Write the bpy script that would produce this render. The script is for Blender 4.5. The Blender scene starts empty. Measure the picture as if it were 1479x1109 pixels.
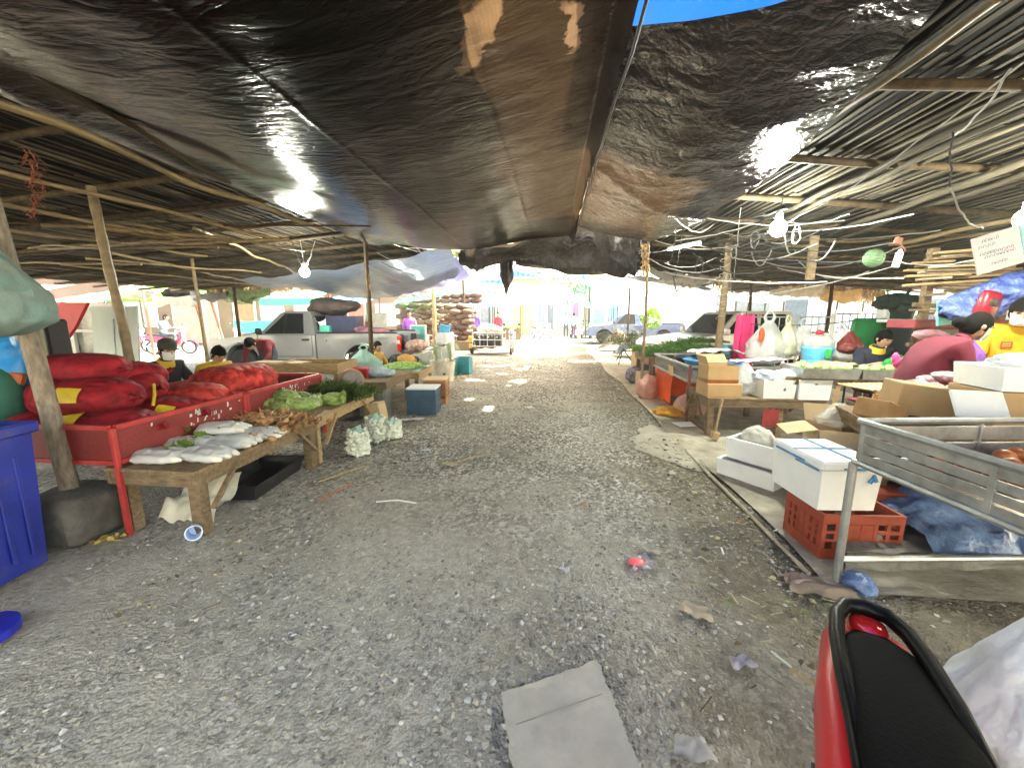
# Covered fresh market: gravel aisle between two bamboo sheds, stalls on both sides.
import bpy, bmesh, math, random
import numpy as np
from mathutils import Vector, Matrix, Euler, noise
R = math.radians
SC = bpy.context.scene
COL = SC.collection
rnd = random.Random(7)

# ---------------------------------------------------------------- camera geometry (survey of the photo)
FPX, PCX, PCY, EYE, PITCH, YAW = 578.0, 739.5, 554.5, 1.55, R(9.7), R(5.4)
FW = Vector((-math.sin(YAW)*math.cos(PITCH), math.cos(YAW)*math.cos(PITCH), -math.sin(PITCH)))
RT = Vector((math.cos(YAW), math.sin(YAW), 0))
UP = RT.cross(FW)
def ray(px, py): return FW + RT*((px-PCX)/FPX) - UP*((py-PCY)/FPX)
def G(px, py, z=0.0):                                  # survey point at height z
    r = ray(px, py); t = (z-EYE)/r.z
    return Vector((r.x*t, r.y*t, z))
def D(px, py, Y):                                      # survey point at distance Y
    r = ray(px, py); t = Y/r.y
    return Vector((r.x*t, Y, EYE+r.z*t))

# ---------------------------------------------------------------- mesh builder
def rotm(rx=0, ry=0, rz=0): return Euler((R(rx), R(ry), R(rz))).to_matrix()
class MB:
    def __init__(s): s.v = []; s.f = []; s.m = []
    def add(s, vs, fs, m=0, mtx=None):
        b = len(s.v)
        s.v += [tuple(mtx @ Vector(v)) for v in vs] if mtx is not None else [tuple(v) for v in vs]
        s.f += [tuple(i+b for i in f) for f in fs]; s.m += [m]*len(fs)
        return s
    def box(s, c, d, rot=None, m=0, bev=0.0):
        c = Vector(c); hx, hy, hz = d[0]/2, d[1]/2, d[2]/2
        rm = rot if rot is not None else Matrix.Identity(3)
        if bev <= 0:
            vs = [(x*hx, y*hy, z*hz) for z in (-1, 1) for y in (-1, 1) for x in (-1, 1)]
            fs = [(0,2,3,1),(4,5,7,6),(0,1,5,4),(2,6,7,3),(0,4,6,2),(1,3,7,5)]
        else:
            b = min(bev, hx*.9, hy*.9, hz*.9); bm = bmesh.new()
            for x in (-1, 1):
                for y in (-1, 1):
                    for z in (-1, 1):
                        bm.verts.new((x*hx, y*(hy-b), z*(hz-b))); bm.verts.new((x*(hx-b), y*hy, z*(hz-b))); bm.verts.new((x*(hx-b), y*(hy-b), z*hz))
            bmesh.ops.convex_hull(bm, input=bm.verts)
            bmesh.ops.dissolve_limit(bm, angle_limit=.01, verts=bm.verts, edges=bm.edges)
            bm.verts.index_update()
            vs = [v.co.copy() for v in bm.verts]; fs = [[v.index for v in f.verts] for f in bm.faces]; bm.free()
        return s.add([c + rm @ Vector(v) for v in vs], fs, m)
    def bar(s, a, b, w, h=None, m=0, bev=0.0, roll=0):    # square bar from a to b
        a = Vector(a); b = Vector(b); d = b-a; L = d.length
        q = d.to_track_quat('X', 'Z').to_matrix() @ rotm(roll, 0, 0)
        return s.box((a+b)/2, (L, w, h or w), q, m, bev)
    def tube(s, pts, r, n=8, m=0, cap=True):
        P = [Vector(p) for p in pts]; k = len(P); rs = r if isinstance(r, (list, tuple)) else [r]*k
        T = [(P[min(i+1, k-1)]-P[max(i-1, 0)]).normalized() for i in range(k)]
        u = T[0].orthogonal().normalized(); vs = []; fs = []
        for i in range(k):
            u = (u - T[i]*u.dot(T[i])).normalized() if (u - T[i]*u.dot(T[i])).length > 1e-6 else T[i].orthogonal().normalized()
            w = T[i].cross(u)
            for j in range(n):
                a = 2*math.pi*j/n; vs.append(P[i] + (u*math.cos(a) + w*math.sin(a))*rs[i])
        for i in range(k-1):
            for j in range(n):
                fs.append((i*n+j, i*n+(j+1) % n, (i+1)*n+(j+1) % n, (i+1)*n+j))
        if cap: fs += [tuple(range(n))[::-1], tuple(range((k-1)*n, k*n))]
        return s.add(vs, fs, m)
    def lathe(s, prof, n=20, c=(0, 0, 0), rot=None, m=0, arc=None):
        rm = rot if rot is not None else Matrix.Identity(3); c = Vector(c); vs = []; fs = []; k = len(prof)
        for r, z in prof:
            for j in range(n):
                a = 2*math.pi*j/n; vs.append(c + rm @ Vector((r*math.cos(a), r*math.sin(a), z)))
        for i in range(k-1):
            for j in range(n):
                fs.append((i*n+j, i*n+(j+1) % n, (i+1)*n+(j+1) % n, (i+1)*n+j))
        if prof[0][0] > 1e-5: fs.append(tuple(range(n))[::-1])
        if prof[-1][0] > 1e-5: fs.append(tuple(range((k-1)*n, k*n)))
        return s.add(vs, fs, m)
    def ell(s, c, r, n=14, k=9, rot=None, m=0, amp=0.0, fr=4.0, sd=0.0, p=1.0, flat=None):
        rm = rot if rot is not None else Matrix.Identity(3); c = Vector(c); vs = []; fs = []
        sg = lambda t: math.copysign(abs(t)**p, t); cr = amp >= .25
        if cr: n, k = max(n, 44), max(k, 28); S3 = Vector((sd, sd*1.7, sd*.3)); rg = lambda q: 1-3*abs(noise.noise(q))
        for i in range(k+1):
            th = math.pi*i/k
            for j in range(n):
                ph = 2*math.pi*j/n
                d = Vector((sg(math.sin(th))*sg(math.cos(ph)), sg(math.sin(th))*sg(math.sin(ph)), -sg(math.cos(th))))
                q = Vector((d.x*r[0], d.y*r[1], d.z*r[2]))
                if cr: q *= 1 + amp*(.7*noise.noise(q*fr+S3)+.20*rg(q*fr*1.7+S3)+.13*rg(q*fr*4.1-S3))
                elif amp: q *= 1 + amp*noise.noise(q*fr + Vector((sd, sd*1.7, sd*.3)))
                if flat is not None and q.z < flat: q.z = flat + (q.z-flat)*.15
                vs.append(c + rm @ q)
        for i in range(k):
            for j in range(n):
                fs.append((i*n+j, i*n+(j+1) % n, (i+1)*n+(j+1) % n, (i+1)*n+j))
        return s.add(vs, fs, m)
    def grid(s, fn, nu, nv, m=0, cut=None):
        vs = [fn(i/nu, j/nv) for i in range(nu+1) for j in range(nv+1)]
        fs = [(i*(nv+1)+j, (i+1)*(nv+1)+j, (i+1)*(nv+1)+j+1, i*(nv+1)+j+1) for i in range(nu) for j in range(nv)
              if cut is None or not cut((i+.5)/nu, (j+.5)/nv)]
        return s.add(vs, fs, m)
    def prism(s, poly, h0, h1, mtx=None, m=0):             # poly in xy, extruded along z
        n = len(poly); vs = [(x, y, h0) for x, y in poly] + [(x, y, h1) for x, y in poly]
        fs = [tuple(range(n))[::-1], tuple(range(n, 2*n))] + [(i, (i+1) % n, n+(i+1) % n, n+i) for i in range(n)]
        return s.add(vs, fs, m, mtx)
    def leaf(s, c, d, L, w, m=0, bend=.3, tw=None):        # a bent two-quad leaf
        d = Vector(d).normalized(); side = d.cross(Vector((0, 0, 1)))
        side = (side if side.length > .05 else Vector((1, 0, 0))).normalized()
        if tw: side = (Matrix.Rotation(tw, 3, d) @ side)
        nrm = side.cross(d); c = Vector(c)
        a = c; b = c + d*L*.5 + nrm*L*bend*.25; e = c + d*L - nrm*L*bend*.3
        return s.add([a-side*w*.2, a+side*w*.2, b+side*w*.5, b-side*w*.5, e+side*w*.12, e-side*w*.12], [(0,1,2,3),(3,2,4,5)], m)
    def mesh(s, name, mats, smooth=35, recalc=True):
        me = bpy.data.meshes.new(name); me.from_pydata(s.v, [], s.f)
        for mt in (mats if isinstance(mats, (list, tuple)) else [mats]): me.materials.append(mt)
        me.polygons.foreach_set('material_index', s.m)
        if recalc:
            bm = bmesh.new(); bm.from_mesh(me); bmesh.ops.recalc_face_normals(bm, faces=bm.faces); bm.to_mesh(me); bm.free()
        if smooth:
            me.polygons.foreach_set('use_smooth', [True]*len(me.polygons))
            if smooth < 180: me.set_sharp_from_angle(angle=R(smooth))
        me.update(); return me
    def build(s, name, mats, parent=None, loc=(0, 0, 0), rz=0, smooth=35, recalc=True):
        o = bpy.data.objects.new(name, s.mesh(name, mats, smooth, recalc)); COL.objects.link(o)
        o.location = loc; o.rotation_euler = (0, 0, rz)
        if parent: o.parent = parent
        return o
def tag(o, label, cat, group=None, kind=None):
    o['label'] = label; o['category'] = cat
    if group: o['group'] = group
    if kind: o['kind'] = kind
    return o
def thing(name, label, cat, loc=(0, 0, 0), rz=0, group=None):
    o = bpy.data.objects.new(name, None); COL.objects.link(o); o.empty_display_size = .1
    o.location = loc; o.rotation_euler = (0, 0, rz); return tag(o, label, cat, group)
def solo(name, mb, mats, label, cat, loc=(0, 0, 0), rz=0, group=None, smooth=35):
    return tag(mb.build(name, mats, None, loc, rz, smooth), label, cat, group)
def setting(name, mb, mats, kind='structure', smooth=0, recalc=True):
    o = mb.build(name, mats, smooth=smooth, recalc=recalc); o['kind'] = kind; return o
def dup(o, loc=None, rz=None, label=None, group=None, parent=None):
    c = o.copy(); COL.objects.link(c)
    if parent: c.parent = parent
    if loc is not None: c.location = loc
    if rz is not None: c.rotation_euler = (0, 0, rz)
    if label: c['label'] = label
    if group: c['group'] = group
    for ch in list(o.children): dup(ch, parent=c)
    return c
def sag(a, b, drop, n=10, jit=0.0):
    a = Vector(a); b = Vector(b); out = []
    for i in range(n+1):
        t = i/n; p = a.lerp(b, t); p.z -= drop*4*t*(1-t)
        if jit and 0 < i < n: p += Vector((rnd.uniform(-jit, jit), rnd.uniform(-jit, jit), rnd.uniform(-jit, jit)))
        out.append(p)
    return out

# ---------------------------------------------------------------- materials
MC = {}
def nd(nt, t, **kw):
    n = nt.nodes.new(t)
    for k, v in kw.items():
        if k in n.inputs: n.inputs[k].default_value = v
        else: setattr(n, k, v)
    return n
def rgba(c): return (c[0], c[1], c[2], 1)
def base_mat(name):
    m = bpy.data.materials.new(name); m.use_nodes = True; nt = m.node_tree; nt.nodes.clear()
    return m, nt, nd(nt, 'ShaderNodeOutputMaterial'), nd(nt, 'ShaderNodeBsdfPrincipled')
def M(name, col=(.5, .5, .5), rough=.6, metal=0.0, var=.3, sc=6.0, bump=.15, bsc=40.0, stretch=(1, 1, 1), trans=0.0, tcol=None,
      clear=0.0, coat=0.0, col2=None, orand=.12, emit=None, estr=0.0, spec=.5, dirt=0.0, vor=0.0, bd=.01, vcol=0.0):
    if name in MC: return MC[name]
    m, nt, out, p = base_mat(name); L = nt.links.new
    tc = nd(nt, 'ShaderNodeTexCoord'); mp = nd(nt, 'ShaderNodeMapping'); mp.inputs['Scale'].default_value = stretch
    L(tc.outputs['Object'], mp.inputs['Vector'])
    n1 = nd(nt, 'ShaderNodeTexNoise', Scale=sc, Detail=5.0, Roughness=.62); L(mp.outputs[0], n1.inputs['Vector'])
    cr = nd(nt, 'ShaderNodeValToRGB'); e = cr.color_ramp.elements
    e[0].position = .3; e[1].position = .72
    e[0].color = rgba([c*(1-var) for c in col]); e[1].color = rgba(col2 if col2 else [min(1, c*(1+var)) for c in col])
    L(n1.outputs['Fac'], cr.inputs['Fac']); c = cr.outputs['Color']
    if vcol:                                               # each onion or bulb a little different under the net
        vv = nd(nt, 'ShaderNodeTexVoronoi', Scale=vor); L(tc.outputs['Object'], vv.inputs['Vector']); vb = nd(nt, 'ShaderNodeRGBToBW'); L(vv.outputs['Color'], vb.inputs[0])
        vm = nd(nt, 'ShaderNodeMapRange'); L(vb.outputs[0], vm.inputs['Value']); vm.inputs['To Min'].default_value = 1-vcol; vm.inputs['To Max'].default_value = 1+vcol
        vh = nd(nt, 'ShaderNodeHueSaturation'); L(vm.outputs[0], vh.inputs['Value']); L(c, vh.inputs['Color']); c = vh.outputs['Color']
    if dirt:
        n3 = nd(nt, 'ShaderNodeTexNoise', Scale=3.1, Detail=7.0, Roughness=.7); L(tc.outputs['Object'], n3.inputs['Vector'])
        r3 = nd(nt, 'ShaderNodeValToRGB'); r3.color_ramp.elements[0].position = .5; r3.color_ramp.elements[1].position = .75
        L(n3.outputs['Fac'], r3.inputs['Fac']); mu = nd(nt, 'ShaderNodeMath', operation='MULTIPLY'); mu.inputs[1].default_value = dirt
        L(r3.outputs['Color'], mu.inputs[0]); mx = nd(nt, 'ShaderNodeMix', data_type='RGBA'); L(mu.outputs[0], mx.inputs['Factor'])
        L(c, mx.inputs[6]); mx.inputs[7].default_value = (.09, .07, .05, 1); c = mx.outputs[2]
    if orand:
        oi = nd(nt, 'ShaderNodeObjectInfo'); mr = nd(nt, 'ShaderNodeMapRange'); mr.inputs['To Min'].default_value = 1-orand; mr.inputs['To Max'].default_value = 1+orand
        L(oi.outputs['Random'], mr.inputs['Value']); hs = nd(nt, 'ShaderNodeHueSaturation'); L(mr.outputs[0], hs.inputs['Value']); L(c, hs.inputs['Color']); c = hs.outputs['Color']
    L(c, p.inputs['Base Color'])
    p.inputs['Roughness'].default_value = rough; p.inputs['Metallic'].default_value = metal; p.inputs['Specular IOR Level'].default_value = spec
    if coat: p.inputs['Coat Weight'].default_value = coat; p.inputs['Coat Roughness'].default_value = .06
    if bump or vor:
        n2 = nd(nt, 'ShaderNodeTexNoise', Scale=bsc, Detail=4.0); L(mp.outputs[0], n2.inputs['Vector']); h = n2.outputs['Fac']
        if vor:
            v = nd(nt, 'ShaderNodeTexVoronoi', Scale=vor); L(tc.outputs['Object'], v.inputs['Vector']); h = v.outputs['Distance']
        b = nd(nt, 'ShaderNodeBump', Strength=bump if not vor else max(bump, .6), Distance=bd if not vor else -.03); L(h, b.inputs['Height']); L(b.outputs[0], p.inputs['Normal'])
    if emit: p.inputs['Emission Color'].default_value = rgba(emit); p.inputs['Emission Strength'].default_value = estr
    s = p.outputs[0]
    if trans:
        t = nd(nt, 'ShaderNodeBsdfTranslucent'); t.inputs['Color'].default_value = rgba(tcol or col)
        mx = nd(nt, 'ShaderNodeMixShader'); mx.inputs[0].default_value = trans; L(s, mx.inputs[1]); L(t.outputs[0], mx.inputs[2]); s = mx.outputs[0]
    if clear:
        t = nd(nt, 'ShaderNodeBsdfTransparent'); mx = nd(nt, 'ShaderNodeMixShader'); mx.inputs[0].default_value = clear
        L(s, mx.inputs[1]); L(t.outputs[0], mx.inputs[2]); s = mx.outputs[0]
    L(s, out.inputs['Surface']); MC[name] = m; return m

wood   = M('weathered_wood', (.20, .145, .09), .75, spec=.15, var=.45, sc=5, stretch=(2, 9, 9), bump=.3, bsc=18, dirt=.35)
woodL  = M('pale_wood', (.36, .25, .13), .7, var=.4, sc=5, stretch=(2, 9, 9), bump=.25, bsc=18, dirt=.2)
bamboo = M('bamboo', (.19, .135, .066), .5, var=.45, sc=3, stretch=(3, 1, 3), bump=.1, dirt=.3, orand=.3)
bambooD = M('old_bamboo', (.06, .041, .024), .7, spec=.1, var=.5, sc=3, stretch=(4, 1, 4), bump=.15, dirt=.3, orand=.4)
slatM  = M('split_bamboo', (.075, .055, .034), .7, spec=.08, var=.5, sc=2, stretch=(6, .8, 6), bump=.15, dirt=.25, orand=.45)
slatG  = M('grey_split_bamboo', (.060, .050, .036), .7, spec=.08, var=.5, sc=2, stretch=(6, .8, 6), bump=.15, dirt=.25, orand=.45)
steel  = M('galvanised_steel', (.40, .41, .40), .42, metal=.75, var=.3, sc=9, bump=.08, dirt=.25)
redpaint = M('red_painted_steel', (.42, .035, .035), .5, var=.3, sc=8, bump=.1, dirt=.25, orand=.05)
foam   = M('white_foam', (.76, .78, .78), .7, var=.06, sc=4, bump=.25, bsc=140, dirt=.12, orand=.04)
card   = M('cardboard', (.42, .27, .13), .8, var=.15, sc=3, bump=.1, bsc=60, orand=.12)
cardL  = M('pale_cardboard', (.52, .38, .22), .8, var=.12, sc=3, bump=.1, bsc=60, orand=.1)
rubber = M('black_rubber', (.022, .022, .024), .75, var=.4, sc=12, bump=.2)
blackp = M('black_plastic', (.018, .018, .02), .4, var=.3, bump=.08)
glassD = M('dark_glass', (.012, .014, .016), .06, var=.1, bump=0, orand=0, spec=.8)
chrome = M('chrome', (.65, .65, .66), .18, metal=1, var=.1, bump=.03)
bagW   = M('white_plastic_bag', (.72, .75, .77), .35, var=.1, sc=5, bump=.8, bsc=9, bd=.05, trans=.3, clear=.06)
bagC   = M('clear_plastic_bag', (.70, .73, .74), .14, var=.15, sc=5, bump=1.0, bsc=9, bd=.05, trans=.25, clear=.58)
bagG   = M('pale_green_bag', (.42, .66, .60), .35, var=.15, sc=5, bump=.8, bsc=9, bd=.05, trans=.3, clear=.2)
greyC  = M('concrete', (.25, .235, .215), .9, var=.3, sc=7, bump=.5, bsc=60, dirt=.3)
pink   = M('pink_cloth', (.62, .035, .16), .8, var=.3, sc=5, bump=.4, bsc=12)
white  = M('white_paint', (.76, .77, .78), .5, var=.08, sc=5, bump=.05, dirt=.15)
cloth_w = M('white_cloth', (.72, .72, .73), .85, var=.1, sc=5, bump=.5, bsc=12)
skin   = M('skin', (.42, .25, .17), .5, var=.12, sc=9, bump=.06, orand=.05)
hairM  = M('black_hair', (.005, .0045, .004), .8, spec=.12, var=.4, sc=30, stretch=(6, 6, 1), bump=.4, bsc=60)
# ================================================================ THE SETTING
def ground_mat():
    m, nt, out, p = base_mat('gravel_ground'); L = nt.links.new
    tc = nd(nt, 'ShaderNodeTexCoord'); O = tc.outputs['Object']
    v1 = nd(nt, 'ShaderNodeTexVoronoi', Scale=38.0); L(O, v1.inputs['Vector'])
    v2 = nd(nt, 'ShaderNodeTexVoronoi', Scale=75.0); L(O, v2.inputs['Vector'])
    n1 = nd(nt, 'ShaderNodeTexNoise', Scale=1.1, Detail=8.0, Roughness=.65); L(O, n1.inputs['Vector'])
    n2 = nd(nt, 'ShaderNodeTexNoise', Scale=22.0, Detail=8.0, Roughness=.7); L(O, n2.inputs['Vector'])
    bw = nd(nt, 'ShaderNodeRGBToBW'); L(v1.outputs['Color'], bw.inputs[0])
    st = nd(nt, 'ShaderNodeValToRGB'); L(bw.outputs[0], st.inputs['Fac'])         # stone colours
    e = st.color_ramp.elements; e[0].color = (.07, .067, .06, 1); e[1].color = (.74, .72, .67, 1); e[0].position = .15; e[1].position = .9
    k = st.color_ramp.elements.new(.5); k.color = (.27, .255, .225, 1)
    du = nd(nt, 'ShaderNodeValToRGB'); L(n2.outputs['Fac'], du.inputs['Fac'])     # packed dust between them
    e = du.color_ramp.elements; e[0].color = (.30, .283, .235, 1); e[1].color = (.55, .525, .455, 1); e[0].position = .3; e[1].position = .7
    mk = nd(nt, 'ShaderNodeValToRGB'); L(n1.outputs['Fac'], mk.inputs['Fac'])
    e = mk.color_ramp.elements; e[0].position = .44; e[1].position = .66; e[0].color = (0, 0, 0, 1); e[1].color = (.8, .8, .8, 1)
    sp = nd(nt, 'ShaderNodeSeparateXYZ'); L(O, sp.inputs[0]); yg = nd(nt, 'ShaderNodeMapRange'); L(sp.outputs[1], yg.inputs['Value'])   # trodden to dust where carts turn, loose gravel further on
    yg.inputs['From Min'].default_value = 2.0; yg.inputs['From Max'].default_value = 4.2; yg.inputs['To Min'].default_value = .72; yg.inputs['To Max'].default_value = 0
    ad0 = nd(nt, 'ShaderNodeMath', operation='ADD'); L(mk.outputs['Color'], ad0.inputs[0]); L(yg.outputs[0], ad0.inputs[1])
    nb = nd(nt, 'ShaderNodeTexNoise', Scale=.9, Detail=6.0, Roughness=.65); L(O, nb.inputs['Vector'])           # dusty wheel track crossing the lane
    yb = nd(nt, 'ShaderNodeMath', operation='MULTIPLY_ADD'); L(nb.outputs['Fac'], yb.inputs[0]); yb.inputs[1].default_value = 1.6; L(sp.outputs[1], yb.inputs[2])
    yd = nd(nt, 'ShaderNodeMath', operation='SUBTRACT'); L(yb.outputs[0], yd.inputs[0]); yd.inputs[1].default_value = 7.75
    ya = nd(nt, 'ShaderNodeMath', operation='ABSOLUTE'); L(yd.outputs[0], ya.inputs[0]); ym = nd(nt, 'ShaderNodeMapRange'); L(ya.outputs[0], ym.inputs['Value'])
    ym.inputs['From Min'].default_value = .12; ym.inputs['From Max'].default_value = .42; ym.inputs['To Min'].default_value = 1; ym.inputs['To Max'].default_value = 0
    ad = nd(nt, 'ShaderNodeMath', operation='ADD', use_clamp=True); L(ad0.outputs[0], ad.inputs[0]); L(ym.outputs[0], ad.inputs[1])
    # a cart track and damp organic dirt towards the right stalls
    nx = nd(nt, 'ShaderNodeTexNoise', Scale=2.2, Detail=8.0, Roughness=.7); L(O, nx.inputs['Vector'])
    xr = nd(nt, 'ShaderNodeMath', operation='MULTIPLY_ADD'); L(nx.outputs['Fac'], xr.inputs[0]); xr.inputs[1].default_value = 1.7; L(sp.outputs[0], xr.inputs[2])
    xm = nd(nt, 'ShaderNodeMapRange'); L(xr.outputs[0], xm.inputs['Value']); xm.inputs['From Min'].default_value = 1.35; xm.inputs['From Max'].default_value = 2.1
    mx = nd(nt, 'ShaderNodeMix', data_type='RGBA'); L(ad.outputs[0], mx.inputs['Factor']); L(st.outputs['Color'], mx.inputs[6]); L(du.outputs['Color'], mx.inputs[7])
    # trodden damp stains
    n4 = nd(nt, 'ShaderNodeTexNoise', Scale=.55, Detail=6.0, Roughness=.7); mpp = nd(nt, 'ShaderNodeMapping'); mpp.inputs['Location'].default_value = (3.3, 1.2, 0)
    L(O, mpp.inputs[0]); L(mpp.outputs[0], n4.inputs['Vector'])
    r4 = nd(nt, 'ShaderNodeValToRGB'); L(n4.outputs['Fac'], r4.inputs['Fac']); e = r4.color_ramp.elements; e[0].position = .45; e[1].position = .66; e[0].color = (1, 1, 1, 1); e[1].color = (.62, .58, .54, 1)
    ml = nd(nt, 'ShaderNodeMix', data_type='RGBA', blend_type='MULTIPLY'); ml.inputs['Factor'].default_value = .8
    L(mx.outputs[2], ml.inputs[6]); L(r4.outputs['Color'], ml.inputs[7])
    dm = nd(nt, 'ShaderNodeMix', data_type='RGBA', blend_type='MULTIPLY'); L(xm.outputs[0], dm.inputs['Factor']); L(ml.outputs[2], dm.inputs[6]); dm.inputs[7].default_value = (.46, .42, .345, 1); L(dm.outputs[2], p.inputs['Base Color'])
    p.inputs['Roughness'].default_value = .92
    a = nd(nt, 'ShaderNodeMath', operation='ADD'); L(v1.outputs['Distance'], a.inputs[0]); L(v2.outputs['Distance'], a.inputs[1])
    b = nd(nt, 'ShaderNodeBump', Strength=.9, Distance=-.012); L(a.outputs[0], b.inputs['Height'])
    b2 = nd(nt, 'ShaderNodeBump', Strength=.5, Distance=.03); L(n2.outputs['Fac'], b2.inputs['Height']); L(b.outputs[0], b2.inputs['Normal'])
    L(b2.outputs[0], p.inputs['Normal']); L(p.outputs[0], out.inputs['Surface']); return m
mb = MB()
def gz(x, y):
    return .012*noise.noise(Vector((x*.7, y*.7, 0))) + .006*noise.noise(Vector((x*2.3, y*2.3, 5)))
mb.grid(lambda u, v: (-16+32*u, -6+48*v, gz(-16+32*u, -6+48*v)-.012), 160, 240)
mb.v += [(-400, -400, -.06), (400, -400, -.06), (400, 400, -.06), (-400, 400, -.06)]; n = len(mb.v); mb.f.append((n-4, n-3, n-2, n-1)); mb.m.append(0)
setting('ground', mb, ground_mat(), smooth=180, recalc=False)
# pavements beside the aisle
dirt = M('packed_earth', (.33, .295, .235), .92, var=.4, sc=4, bump=.6, bsc=45, dirt=.5, orand=0)
mb = MB()
mb.grid(lambda u, v: (1.62+(2.4+2*u)*u+.10*(1-u)*noise.noise(Vector((7, v*9, 0))), 2.2+18*v, .012+.01*noise.noise(Vector((u*6, v*30, 1)))), 20, 120)
setting('pavement', mb, dirt, smooth=180, recalc=False)
mb = MB()
mb.grid(lambda u, v: (-2.6-2.5*u+.18*(1-u)*noise.noise(Vector((3, v*8, 0)))+.5*max(0, .25-abs(v-.5)), 5.6+9*v, .010+.01*noise.noise(Vector((u*6, v*30, 2)))), 20, 90)
setting('footway', mb, dirt, smooth=180, recalc=False)
mb = MB(); mb.grid(lambda u, v: (1.70-(.25+.42*math.sin(math.pi*v))*u*(1+.5*noise.noise(Vector((u*2, v*5, 4)))), 3.9+1.7*v+.2*u, .008+.008*noise.noise(Vector((u*9, v*9, 7)))-.014*max(u, abs(2*v-1))**6), 14, 22)
setting('dusty_patch', mb, M('pale_dry_mud', (.31, .282, .232), .92, var=.25, sc=5, bump=.5, bsc=40, dirt=.25, orand=0), smooth=180)
mb = MB()
mb.tube([Vector((1.58+.006*noise.noise(Vector((i, 0, 0))), 2.35+i*.2, .012)) for i in range(12)], .014, 6)
setting('kerb', mb, M('old_kerb_timber', (.34, .29, .22), .85, var=.4, sc=6))
mb = MB(); mb.box((0, 44, -.02), (90, 37.6, .02))
setting('road', mb, M('sunlit_concrete_road', (.42, .41, .38), .9, var=.15, sc=2, bump=.2, orand=0))

mb = MB(); mb.box((0, -7.2, .0), (90, 9.4, .03))
setting('unseen_dark_slab', mb, M('bounce_absorber', (.045, .045, .047), .9, var=.3, sc=9, bump=.3, orand=0))  # unseen dark slab, added behind the camera to cut light bounced onto the roofs
# loose stones lying on the aisle: nobody could count them
def pebbles(n, x0, x1, y0, y1, r0, r1, seed, name, bias=1.0):
    g = np.random.default_rng(seed)
    base = np.array([(1,0,0),(0,1,0),(-1,0,0),(0,-1,0),(0,0,.8),(.6,.6,.45),(-.6,.55,.4),(0,0,-.6)], float)
    tri = [(0,5,4),(5,1,4),(1,6,4),(6,2,4),(2,3,4),(3,0,4),(0,1,5),(1,2,6),(1,0,7),(2,1,7),(3,2,7),(0,3,7)]
    x = g.uniform(x0, x1, n); y = y0 + (y1-y0)*g.random(n)**bias; r = r0+(r1-r0)*g.random(n)**2.2; a = g.uniform(0, 6.283, n)
    # clump density
    keep = np.array([noise.noise(Vector((x[i]*.8, y[i]*.8, 2.2)))+.5*noise.noise(Vector((x[i]*2.9, y[i]*2.9, 4)))+.35 > g.uniform(-.25, .8) for i in range(n)])
    x, y, r, a = x[keep], y[keep], r[keep], a[keep]; n = len(x)
    sx = r*g.uniform(.7, 1.5, n); sy = r*g.uniform(.6, 1.1, n); sz = r*g.uniform(.4, .8, n)
    V = np.empty((n, 8, 3)); bx = base[None, :, 0]*sx[:, None]; by = base[None, :, 1]*sy[:, None]
    ca, sa = np.cos(a)[:, None], np.sin(a)[:, None]
    zz = np.array([gz(x[i], y[i]) for i in range(n)])
    V[:, :, 0] = bx*ca-by*sa + x[:, None]; V[:, :, 1] = bx*sa+by*ca + y[:, None]; V[:, :, 2] = base[None, :, 2]*sz[:, None] + (zz-.012)[:, None] + (sz*.2)[:, None]
    V[:, :, :] += g.normal(0, .12, V.shape)*r[:, None, None]
    F = (np.array(tri)[None]+(np.arange(n)*8)[:, None, None]).reshape(-1, 3)
    me = bpy.data.meshes.new(name); me.from_pydata(V.reshape(-1, 3).tolist(), [], F.tolist())
    for t in PEB: me.materials.append(t)
    me.polygons.foreach_set('material_index', np.repeat(g.choice(len(PEB), n, p=[.40, .24, .13, .23]), 12))
    me.update(); o = bpy.data.objects.new(name, me); COL.objects.link(o); o['kind'] = 'stuff'; return o
PEB = [M('grey_stone', (.30, .29, .26), .85, var=.3, sc=20, orand=0), M('dark_stone', (.17, .162, .145), .85, var=.4, sc=20, orand=0),
       M('pale_stone', (.50, .49, .455), .8, var=.25, sc=20, orand=0), M('tan_stone', (.36, .335, .275), .85, var=.35, sc=20, orand=0)]
pebbles(44000, -2.9, 1.56, 1.0, 7, .004, .0165, 3, 'gravel', 1.15)
pebbles(16000, -2.4, 1.9, 6.5, 16, .010, .026, 4, 'gravel')
pebbles(2500, 1.6, 3.2, 1.0, 6, .005, .018, 5, 'gravel')

# straw, stalks and leaf crumbs trodden into the dirt by the right stalls and under the tables
mb = MB(); lr = random.Random(77)
for i in range(900):
    if i < 620: x, y = 1.62-abs(lr.gauss(0, .38)), lr.uniform(.9, 5)
    else: x, y = -2.3+abs(lr.gauss(0, .5)), lr.uniform(1.6, 6)
    a = lr.uniform(0, 6.28); l_ = lr.uniform(.01, .05); z = .012+gz(x, y)
    if lr.random() < .55: mb.tube([(x-l_*math.cos(a), y-l_*math.sin(a), z), (x+l_*math.cos(a), y+l_*math.sin(a), z+lr.uniform(0, .012))], lr.uniform(.0012, .003), 4, lr.choice((0, 1)), cap=False)
    else: mb.leaf((x, y, z), (math.cos(a), math.sin(a), lr.uniform(-.05, .3)), l_, l_*.6, lr.choice((0, 1, 1, 2)), tw=lr.uniform(-1, 1))
o = mb.build('dry_litter', [M('straw_bit', (.42, .36, .22), .8, var=.3, orand=0), M('rotten_leaf_bit', (.10, .075, .045), .85, var=.5, orand=0), M('green_leaf_bit', (.14, .18, .07), .8, var=.4, orand=0)], smooth=0); o['kind'] = 'stuff'
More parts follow.
